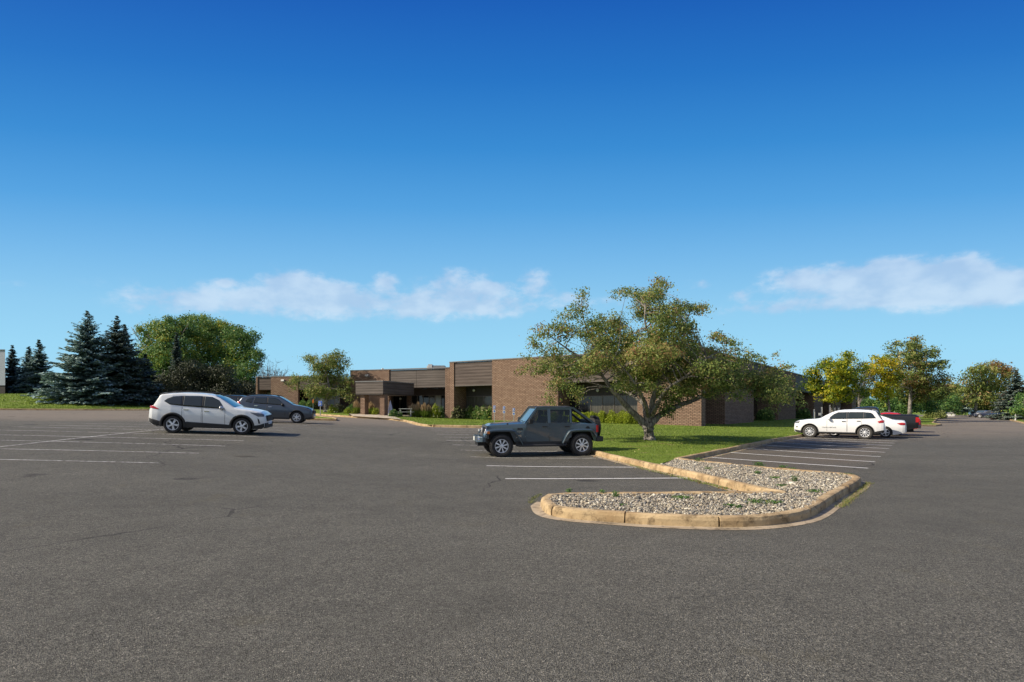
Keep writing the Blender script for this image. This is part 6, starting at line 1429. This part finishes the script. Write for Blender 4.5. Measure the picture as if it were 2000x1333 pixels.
# more leafy trees closing the gap under the tall tree by the drive
for i, (u, D_, vt, hw_) in enumerate([(1735, 96, 772, 22), (1752, 104, 764, 22), (1790, 108, 758, 26), (1822, 118, 760, 24), (1700, 112, 776, 20), (1850, 150, 770, 18), (1874, 165, 778, 14)]):
    tree('evergreen_tree', 'dark leafy tree filling the gap under the tall tree by the drive', D_, (u, 806), [(u, vt+10, hw_*.8, 11, 1, .45), (u-hw_*.4, vt+20, hw_*.7, 12, 1, .4), (u+hw_*.4, vt+21, hw_*.7, 12, 1, .4), (u, 795, hw_, 10, 1, .3)], 'green_leaf', 'dark leafy trees under the tall tree', dens=1.5, size=.42, depth=3.5, clus=.5, trunk=(.1, .4), nbranch=12)
# --- shrubs
def shrub(u, D_, hw_, hgt, mt, tb, label, group=None, name='shrub', dens=1500, size=.085, zoff=LH, flower=None, aspect=.6):
    """leafy mound; hw_ and hgt in metres"""
    x, y = at(u, D_); z = G(x, y)+zoff; t_ = thing(name, label, 'shrub', (x, y, z), group=group); n = int(dens*hw_*hw_*hgt*4); d_ = rand_dirs(n); d_[:, 2] = np.abs(d_[:, 2]); rr = rng.random(n)**.35
    lump = 1+.13*np.sin(d_[:, 0]*5+u)+.11*np.cos(d_[:, 1]*6+u*.3)
    C = np.array([x, y, z])+d_*(rr*lump)[:, None]*np.array([hw_, hw_*.9, hgt]); C[:, 2] += .03
    leaves('foliage', C, size, tb+rng.normal(0, .12, n)+.15*(rr-.8), mt, t_, aspect)
    b = MB()
    for _ in range(14):
        a = rng.uniform(0, 6.28); b.tube([(x, y, z-.03), (x+hw_*.3*math.cos(a), y+hw_*.3*math.sin(a), z+hgt*.45), (x+hw_*.65*math.cos(a), y+hw_*.65*math.sin(a), z+hgt*.8)], [.014, .01, .005], 4, False)
    b.build('stems', MT['dark_bark'], t_, world=True)
    if flower:
        nf = int(n*.03); d2 = rand_dirs(nf); d2[:, 2] = np.abs(d2[:, 2])*.9+.1; Cf = np.array([x, y, z])+d2*np.array([hw_, hw_*.9, hgt])*1.03; leaves('flowers', Cf, size*1.7, rng.uniform(.6, 1, nf), flower, t_, .9)
    return t_
def onD(L, u, o): p = onl(L, u); d_ = (L[1]-L[0]).normalized(); nn = Vector((-d_.y, d_.x)); p = p-nn*o; return p.y
GH = 'clipped golden hedge plants under the long window'
for i, u in enumerate([1063, 1082, 1104, 1123, 1142, 1160, 1178, 1196, 1213, 1229]):
    shrub(u, onD(L1, u, .8), .66, .95 if i > 1 else .8, 'bright_leaf', .48, 'golden green hedge plant below the long window behind the crabapple', GH, 'hedge_plant', 2600, .085)
GY_ = 'hydrangea bushes beneath the blinds left of the brick wall'
for i, u in enumerate([893, 905, 919, 931, 943, 955]):
    shrub(u, onD(L1i, u, .35) if i else onD(L1, u, -.3), .62, 1.25 if i != 1 else .95, 'olive_leaf' if i == 0 else 'green_leaf', .55, 'leafy green hydrangea bush with faded flowers under the left blinds' if i else 'darker green bush tucked against the brick pier', GY_ if i else None, 'hydrangea_bush', 900, .12, flower='pale_flower')
def grass_clump(u, D_, r, h, label, group, plume=True, tb=.45):
    x, y = at(u, D_); z = G(x, y)+LH; t_ = thing('ornamental_grass', label, 'ornamental grass', (x, y, z), group=group)
    def fan(n, r_, h0, h1, w, name, mt, tb_, zlo=0.0):
        a = rng.uniform(0, 6.283, n); q = rng.random(n); top = np.stack([x+np.cos(a)*r_*q*1.1, y+np.sin(a)*r_*q*1.1, z+rng.uniform(h0, h1, n)*(1-.25*q)], 1); bs = np.stack([x+np.cos(a)*r_*.35*q, y+np.sin(a)*r_*.35*q, np.full(n, z)], 1)
        if zlo: bs = bs+(top-bs)*zlo
        s_ = rng.uniform(0, 6.283, n); ww = np.stack([np.cos(s_)*w, np.sin(s_)*w, s_*0], 1); V = np.stack([bs-ww*.6, bs+ww*.6, (bs+top)/2+ww, top, (bs+top)/2-ww], 1)
        V = V.reshape(-1, 3); mesh(name, V, np.arange(5*n).reshape(-1, 5), MT[mt], t_, world=True, attr=np.repeat(np.clip(tb_+rng.normal(0, .15, n), 0, 1), 5))
    fan(420, r, h*.35, h*.72, .016, 'blades', 'blade', tb); 
    if plume: fan(150, r*.8, h*.85, h*1.1, .030, 'plumes', 'plume', .5, .62)
    return t_
GG = 'feather grasses with tan plumes'
for (u, D_, h, lb) in ((696, 59.3, 1.45, 'feather grass with pinkish plumes left of the canopy pillar'), (724, 59.6, 1.35, 'feather grass with tan plumes between the canopy pillars'), (806, 57.5, 1.35, 'feather grass leftmost beside the picnic table'),
                    (817, 57.3, 1.5, 'tall tan feather grass, second right of the picnic table'), (829, 57.0, 1.45, 'tan feather grass left of the yellow flowered bush'), (837, 57.4, 1.3, 'feather grass touching the yellow flowered bush')):
    grass_clump(u, D_, .55, h, lb, GG)
shrub(850, 57.4, .62, 1.25, 'bright_leaf', .55, 'yellow flowered round bush left of the brick pier', None, 'flowering_bush', 900, .12, flower='pale_flower')
shrub(861, 57.9, .45, 1.05, 'green_leaf', .45, 'green bush squeezed between yellow bush and brick pier', None, 'flowering_bush', 900, .12)
shrub(679, 59.2, .42, .62, 'bright_leaf', .35, 'lime green low mound left of the canopy', None, 'shrub', 1200, .10); shrub(690, 58.6, .28, .42, 'bright_leaf', .25, 'smallest round shrub near the canopy pillar', None, 'shrub', 1200, .09)
shrub(685, 60.4, .55, .95, 'green_leaf', .4, 'dark round shrub behind the lime mound', None, 'shrub', 900, .12); shrub(733, 58.7, .40, .70, 'bright_leaf', .5, 'yellowish shrub between the two canopy pillars', None, 'shrub', 1100, .10)
shrub(769, 54.3, .55, .62, 'green_leaf', .35, 'dark green bush at the foot of the right canopy pillar', None, 'shrub', 1000, .11, flower='pale_flower'); shrub(779, 54.6, .42, .45, 'green_leaf', .35, 'low green bush in front of the picnic table', None, 'shrub', 1000, .11)
shrub(650, 62, .60, .75, 'bright_leaf', .40, 'pale green bush right of the small crabapple trunk', None, 'shrub', 900, .12, flower='pale_flower')
for u, lb in ((592, 'dusty green bush under the left wing windows, leftmost'), (606, 'bronze green bush second along the left wing windows'), (618, 'olive green bush by the blue sign, under the windows'), (663, 'dark bush at the right end of the left wing windows')):
    shrub(u, 71 if u < 650 else 66, .7, .95, 'olive_leaf' if u in (618, 663) else 'green_leaf', .55, lb, 'bushes along the left wing windows', 'shrub', 700, .14)
for u, D_, lb in ((1390, 53.5, 'leafy green bush in the first shaded recess of the side wall'), (1404, 55.5, 'dark bush against the pier in the shaded recess'), (1494, 66, 'dark bush in the second shaded recess'), (1570, 80, 'green bush in the shaded recess behind the white SUV')):
    shrub(u, D_, 1.0, 1.25, 'green_leaf', .45, lb, None, 'shrub', 500, .15)
shrub(1826, 100, 1.6, 1.5, 'pale_flower', .45, 'pale flowering bush on the grass at the bend of the drive', None, 'flowering_bush', 220, .25)
x, y = at(100, 67); t_ = shrub(100, 67, .42, .55, 'bright_leaf', .45, 'tiny lone yellow green shrub on the grass mound', None, 'shrub', 1200, .10); t_.location.z += mound(x, y)
# weeds in the gravel and in the gutter
def weed(u, v, r, h, label, tb=.45, mt='green_leaf'):
    x, y = Px(u, v, .1); z = G(x, y)+.10; t_ = thing('weed', label, 'weed', (x, y, z), group='weeds growing in the gravel island'); n = int(260*r/.12)
    C = np.array([x, y, z])+rng.normal(0, 1, (n, 3))*np.array([r*.5, r*.4, 0])+np.stack([np.zeros(n), np.zeros(n), rng.random(n)*h], 1)
    leaves('foliage', C, .032, tb+rng.normal(0, .12, n), mt, t_, .5)
    b = MB()
    for _ in range(7): c_ = C[rng.integers(0, n)]; b.tube([(x+rng.normal(0, r*.2), y+rng.normal(0, r*.2), z-.05), tuple(c_)], .003, 3, False)
    b.build('stems', MT['dark_bark'], t_, world=True)
for a in [(1203, 975, .06, .14, 'tall green weed in the left half of the gravel'), (1176, 968, .06, .10, 'weed by the kerb near the left gravel tip'), (1111, 964, .05, .09, 'small weed at the left gravel tip'), (1365, 904, .13, .14, 'leafy green weed at the back kerb, nearest the lawn'), (1383, 920, .09, .10, 'green weed between the kerb and the back edge of the gravel'),
          (1483, 910, .14, .10, 'broad green weed on the back kerb of the gravel'), (1530, 916, .10, .10, 'upright weed right of the broad one on the back kerb'), (1548, 920, .08, .08, 'small weed near the middle of the back kerb'), (1553, 944, .08, .16, 'tall thin weed in the middle of the right gravel'), (1514, 938, .09, .08, 'pale weed left of the tall thin one'),
          (1480, 927, .08, .08, 'weed in the gravel behind the inner kerb'), (1655, 930, .16, .06, 'green tuft at the right corner of the gravel'), (1330, 975, .16, .05, 'flat green patch in the middle of the front gravel'), (1424, 992, .08, .06, 'dark green weed in front of the gravel'), (1440, 994, .08, .06, 'dark green weed at the front kerb, right of the other'),
          (1480, 987, .16, .09, 'olive weed patch by the front kerb'), (1513, 988, .13, .08, 'olive weed patch at the bend of the front kerb'), (1215, 991, .06, .05, 'tiny weed on the front kerb'), (1590, 965, .12, .08, 'yellow green weeds along the right kerb'), (1527, 952, .10, .06, 'thin weeds where the kerbs meet')]: weed(*a)
gut = [Px(1600, 1003, 0), Px(1625, 985, 0), Px(1650, 965, 0), Px(1672, 950, 0), Px(1690, 938, 0), Px(1684, 936, 0), Px(1655, 962, 0), Px(1632, 980, 0), Px(1608, 1000, 0)]
def strip_w(px_, wd, n, label, tb=.6, mt='blade', h=(.02, .07)):
    P = [Vector(Px(u, v, 0)) for u, v in px_]; C = []
    for _ in range(n):
        i = rng.integers(0, len(P)-1); c = P[i].lerp(P[i+1], rng.random()); C.append((c.x+rng.normal(0, wd), c.y+rng.normal(0, wd)))
    I = np.array(C); zz = gz(I)+.004; k = len(I); hh = rng.uniform(*h, k); a = rng.uniform(0, 6.283, k); w = .004; lean = rng.normal(0, .7, (k, 2))*hh[:, None]
    V = np.stack([np.stack([I[:, 0]-np.cos(a)*w, I[:, 1]-np.sin(a)*w, zz], 1), np.stack([I[:, 0]+np.cos(a)*w, I[:, 1]+np.sin(a)*w, zz], 1), np.stack([I[:, 0]+lean[:, 0], I[:, 1]+lean[:, 1], zz+hh], 1)], 1).reshape(-1, 3)
    tag(mesh('gutter_weeds', V, np.arange(3*k).reshape(-1, 3), MT[mt], attr=np.repeat(np.clip(tb+rng.normal(0, .2, k), 0, 1), 3)), label, 'weeds', kind='stuff')
strip_w([(1640, 992), (1662, 975), (1685, 955), (1697, 944)], .045, 1500, 'dry green weeds in the gutter joint beside the drive', .55, 'mixed_leaf', (.01, .05))
strip_w([(1420, 956), (1380, 946), (1330, 934), (1262, 918), (1230, 908)], .05, 1500, 'thin weeds at the foot of the inner kerb', .4, h=(.01, .05))
strip_w([(1036, 984), (1042, 975), (1056, 966)], .035, 260, 'weeds round the left tip of the island', .5, 'mixed_leaf', (.01, .04))
# leaves dropped on the lawn and along the kerbs
I = np.concatenate([pts_in(lawn_main, 5200), ]); I = I[I[:, 1] < 48]
dtr = np.hypot(I[:, 0]-9, I[:, 1]-26); I = I[rng.random(len(I)) < np.clip(1.3-dtr/16, .12, 1)]
Cc_ = np.stack([I[:, 0], I[:, 1], gz(I)+LH+.05], 1); tag(leaves('fallen_leaves', Cc_, .06, rng.uniform(.5, .95, len(I)), 'mixed_leaf', None, .7), 'yellow and brown leaves fallen on the lawn round the crabapple', 'leaves', kind='stuff')
lv = []
for pl in (C3, mainc[:26]):
    for _ in range(260):
        i = rng.integers(0, len(pl)-1); p_ = Vector(pl[i]).lerp(Vector(pl[i+1]), rng.random()); t_v = (Vector(pl[i+1])-Vector(pl[i])).normalized(); sgn = -1 if pl is C3 else 1
        nn_ = Vector((-t_v.y, t_v.x))*sgn; p_ = p_+nn_*(.14+abs(rng.normal(0, .16)))
        if p_.y < 42: lv.append((p_.x, p_.y, G(p_.x, p_.y)+.018))
lv = np.array(lv); tag(leaves('leaf_litter', lv, .045, rng.uniform(.4, 1, len(lv)), 'mixed_leaf', None, .7), 'dry leaf litter gathered at the foot of the kerbs', 'leaves', kind='stuff')
# ================================================================== small things
def sign(u, D_, vt, vb, label, big=True, group=None, wheel_sign=True, pw=.30, ph=.46):
    x, y = at(u, D_); zb = Zp(vb, D_); zt = Zp(vt, D_); zg = min(G(x, y), zb); t_ = thing('parking_sign', label, 'sign', (x, y, zg), group=group, rz=-.1); h = zt-zg
    MB().box(-.025, .025, 0, .04, 0, h-.02).build('post', MT['galv'], t_)
    p = MB().box(-pw/2, pw/2, -.012, 0, h-ph, h).build('sign_plate', MT['white'], t_)
    q = MB().box(-pw/2+.012, pw/2-.012, -.016, -.0125, h-ph+.012, h-.012).build('sign_face', MT['blue'], p)
    # white wheelchair symbol
    g = MB(); cx, cz, s = 0, h-ph*.52, ph*.36
    g.tube([(cx-.05*s+.42*s*math.cos(a), -.0185, cz-.35*s+.42*s*math.sin(a)) for a in np.linspace(2.3, 6.3, 14)], .012+.03*s, 5)
    g.tube([(cx-.12*s, -.0185, cz+.45*s), (cx-.08*s, -.0185, cz-.05*s), (cx+.35*s, -.0185, cz-.08*s), (cx+.5*s, -.0185, cz-.55*s)], .012+.03*s, 5); g.tube([(cx-.1*s, -.0185, cz+.2*s), (cx+.25*s, -.0185, cz+.18*s)], .010+.025*s, 5)
    g.tube([(cx-.12*s, -.017, cz+.75*s), (cx-.12*s, -.021, cz+.75*s)], .10*s+.02, 12); g.build('wheelchair_symbol', MT['white'], p)
    if not big:
        MB().box(-pw/2, pw/2, -.012, 0, h-ph-.26, h-ph-.04).build('lower_plate', MT['white'], t_); MB().box(-pw/2+.03, pw/2-.03, -.016, -.0125, h-ph-.22, h-ph-.08).build('lower_face', MT['blue'], t_)
    return t_
sign(625.5, 50.5, 783.5, 816, 'blue wheelchair parking sign on a green post beside the small crabapple', pw=.34, ph=.44)
GS = 'blue parking signs before the brick wall'
for u, vt, lb in ((965.5, 792.5, 'leftmost narrow blue and white sign before the big brick wall'), (984.5, 794, 'middle narrow blue and white sign before the big brick wall'), (1003.5, 797.5, 'blue and white sign before the brick wall nearest the vehicle windscreen')):
    sign(u, 47, vt, 822, lb, False, GS, pw=.19, ph=.30)
x, y = at(611.5, 51); z = G(x, y); t_ = thing('marker_post', 'thin green marker post left of the blue sign', 'post', (x, y, z)); MB().box(-.03, .03, -.01, .01, 0, 1.55).build('post', MT['blue'] if 0 else simple('green_post', (.10, .16, .08), .6), t_); MB().box(-.06, .06, -.02, -.011, 1.2, 1.5).build('reflector', MT['amber_lens'], t_)
# posts in the right hand stalls
GP = 'sign posts along the shaded side lawn'
for u, D_, vt, w_, lb in ((1590, 41.5, 800, .06, 'short galvanised post just above the white SUV bonnet'), (1604.5, 44, 795.5, .055, 'post with a small hanging tag, second from the left'), (1620.5, 48, 791.5, .06, 'tallest galvanised post behind the white SUV roof'), (1630.5, 52, 797, .06, 'thin post right of the tallest one'), (1638, 55, 797, .08, 'short thick post furthest right of the group')):
    x, y = at(u, D_); z = G(x, y)+LH; h = Zp(vt, D_)-z; t_ = thing('sign_post', lb, 'post', (x, y, z), group=GP)
    MB().add([(-w_, 0, 0), (-w_*.5, .03, 0), (w_*.5, .03, 0), (w_, 0, 0), (w_*.5, .045, 0), (-w_*.5, .045, 0), (-w_, 0, h), (-w_*.5, .03, h), (w_*.5, .03, h), (w_, 0, h), (w_*.5, .045, h), (-w_*.5, .045, h)],
        [(0, 1, 7, 6), (1, 2, 8, 7), (2, 3, 9, 8), (3, 4, 10, 9), (4, 5, 11, 10), (5, 0, 6, 11), (6, 7, 8, 9, 10, 11)]).build('channel', MT['galv'], t_)
    if abs(u-1604.5) < .1: MB().box(-.22, -.03, -.02, 0, h-.62, h-.44).build('hanging_tag', MT['wood_white'], t_)
    else: MB().box(-w_*.7, w_*.7, -.012, -.002, h-.12, h-.02).build('cap_plate', MT['grey_metal'], t_)
# picnic table
def picnic(u, D_):
    x, y = at(u, D_); z = G(x, y)+LH+.02; t_ = thing('picnic_table', 'white picnic table with attached benches on the entrance lawn', 'picnic table', (x, y, z), rz=-.35)
    m_ = MB()
    for i in range(5): m_.box(-.62, .62, -.37+i*.15, -.37+i*.15+.135, .72, .76)
    m_.build('table_top', MT['wood_white'], t_)
    for s_ in (-1, 1):
        b_ = MB()
        for i in range(2): b_.box(-.62-.12, .62+.12, s_*.72-.14+i*.145, s_*.72-.14+i*.145+.13, .42, .455)
        b_.build('bench', MT['wood_white'], t_)
    for sx in (-.5, .5):
        l_ = MB(); l_.bar((sx, -.25, .72), (sx, -.62, 0), .07, .05); l_.bar((sx, .25, .72), (sx, .62, 0), .07, .05); l_.bar((sx+.06, -.8, .40), (sx+.06, .8, .40), .05, .06); l_.build('leg_frame', MT['grey_metal'], t_)
    return t_
t_ = picnic(792.5, 56.3); t_.rotation_euler.z = .08; t_.scale = (1.0, 1.0, 1.0)
# closed patio umbrella
x, y = at(762.3, 57.6); z = G(x, y)+LH+.02; t_ = thing('patio_umbrella', 'closed pale lavender patio umbrella beside the canopy pillar', 'umbrella', (x, y, z))
MB().tube([(0, 0, 0), (0, 0, 1.50)], .025, 8).build('pole', MT['galv'], t_)
V = []; Fc = []; seg = 16; prof_ = [(.24, .12), (.23, .22), (.19, .55), (.14, .9), (.08, 1.2), (.03, 1.42), (.01, 1.46)]
for r_, z_ in prof_:
    for i in range(seg): q = r_*(1+.18*(1 if i % 2 else -1)); V.append((q*math.cos(i/seg*6.283), q*math.sin(i/seg*6.283), z_))
Fc = [(i*seg+j, i*seg+(j+1) % seg, (i+1)*seg+(j+1) % seg, (i+1)*seg+j) for i in range(len(prof_)-1) for j in range(seg)]
mesh('folded_canopy', V, Fc, simple('lavender_cloth', (.50, .52, .66), .8), t_); MB().tube([(0, 0, 0), (0, 0, .10)], .28, 16).build('base', MT['white_metal'], t_)
# far sign board
x, y = at(1857, 168); z = G(x, y)+.0; t_ = thing('sign_board', 'white and blue sign board at the far end of the drive', 'sign board', (x, y, z), rz=-.3)
MB().box(-1.15, 1.15, -.12, .12, 0, .80).build('lower_panel', MT['white'], t_); MB().box(-1.2, 1.2, -.16, .16, .80, 1.25).build('upper_panel', simple('sign_navy', (.015, .035, .13), .5), t_)
for a, w_ in ((-.75, .22), (-.3, .14), (-.12, .12), (.06, .15), (.26, .12), (.44, .14), (.62, .1)): MB().box(a-w_/2, a+w_/2, -.175, -.161, .90, 1.14).build('letter_block', MT['white'], t_)
# white rail at the right edge and a thin lamp post
x, y = at(1983.5, 84); z = G(x, y)+LH; t_ = thing('white_fence', 'low white post and rail fence at the right edge', 'fence', (x, y, z))
for i in range(4): MB().box(i*2.2-.07, i*2.2+.07, -.07, .07, 0, 1.0).build('post', MT['white'], t_)
for zz in (.55, .85): MB().box(.07, 6.53, -.03, .03, zz-.07, zz+.07).build('rail', MT['white'], t_)
x, y = at(1948.5, 100); z = G(x, y); t_ = thing('marker_post', 'thin grey post standing before the far row of cars', 'post', (x, y, z)); MB().tube([(0, 0, 0), (0, 0, 1.35)], .05, 8).build('pole', MT['galv'], t_); MB().tube([(0, 0, 1.35), (0, 0, 1.40)], .07, 8).build('cap', MT['galv'], t_)
# pale building at the left edge
D_ = 84; xr = at(10, D_)[0]; zb = Zp(768, D_); t_ = thing('warehouse', 'pale grey flat walled building corner at the left edge', 'building', (xr-9, D_+6, zb-2))
MB().prism([(xr-18, D_), (xr, D_), (xr*(D_+16)/D_-.6, D_+16), (xr-18, D_+16)], Zp(753, D_), Zp(683, D_)-.12).build('wall', simple('pale_cladding', (.42, .45, .50), .6), t_, world=True)
MB().prism([(xr-18, D_+.06), (xr-.06, D_+.06), (xr*(D_+16)/D_-.7, D_+15.9), (xr-18, D_+15.9)], zb-2, Zp(753, D_)-.002).build('plinth', MT['soffit'], t_, world=True)
MB().prism([(xr-18.1, D_-.08), (xr+.08, D_-.08), (xr*(D_+16)/D_-.5, D_+16.1), (xr-18.1, D_+16.1)], Zp(683, D_)-.12, Zp(683, D_)).build('roof_edge', MT['cap'], t_, world=True)
# grassy planter island by the blue sign
pi_ = [Px(u, v, .15) for u, v in ((602, 817), (655, 818.5), (657, 817.2), (650, 815.8), (625, 813), (603, 811.5), (590, 812), (592, 816))]
kerb(pi_+[pi_[0]], 'kerb of the small planter by the blue sign', joint=5); tag(sheet('planter_grass', pi_, LH-.01, MT['lawn'], .8), 'grass in the small planter by the blue sign', kind='structure')
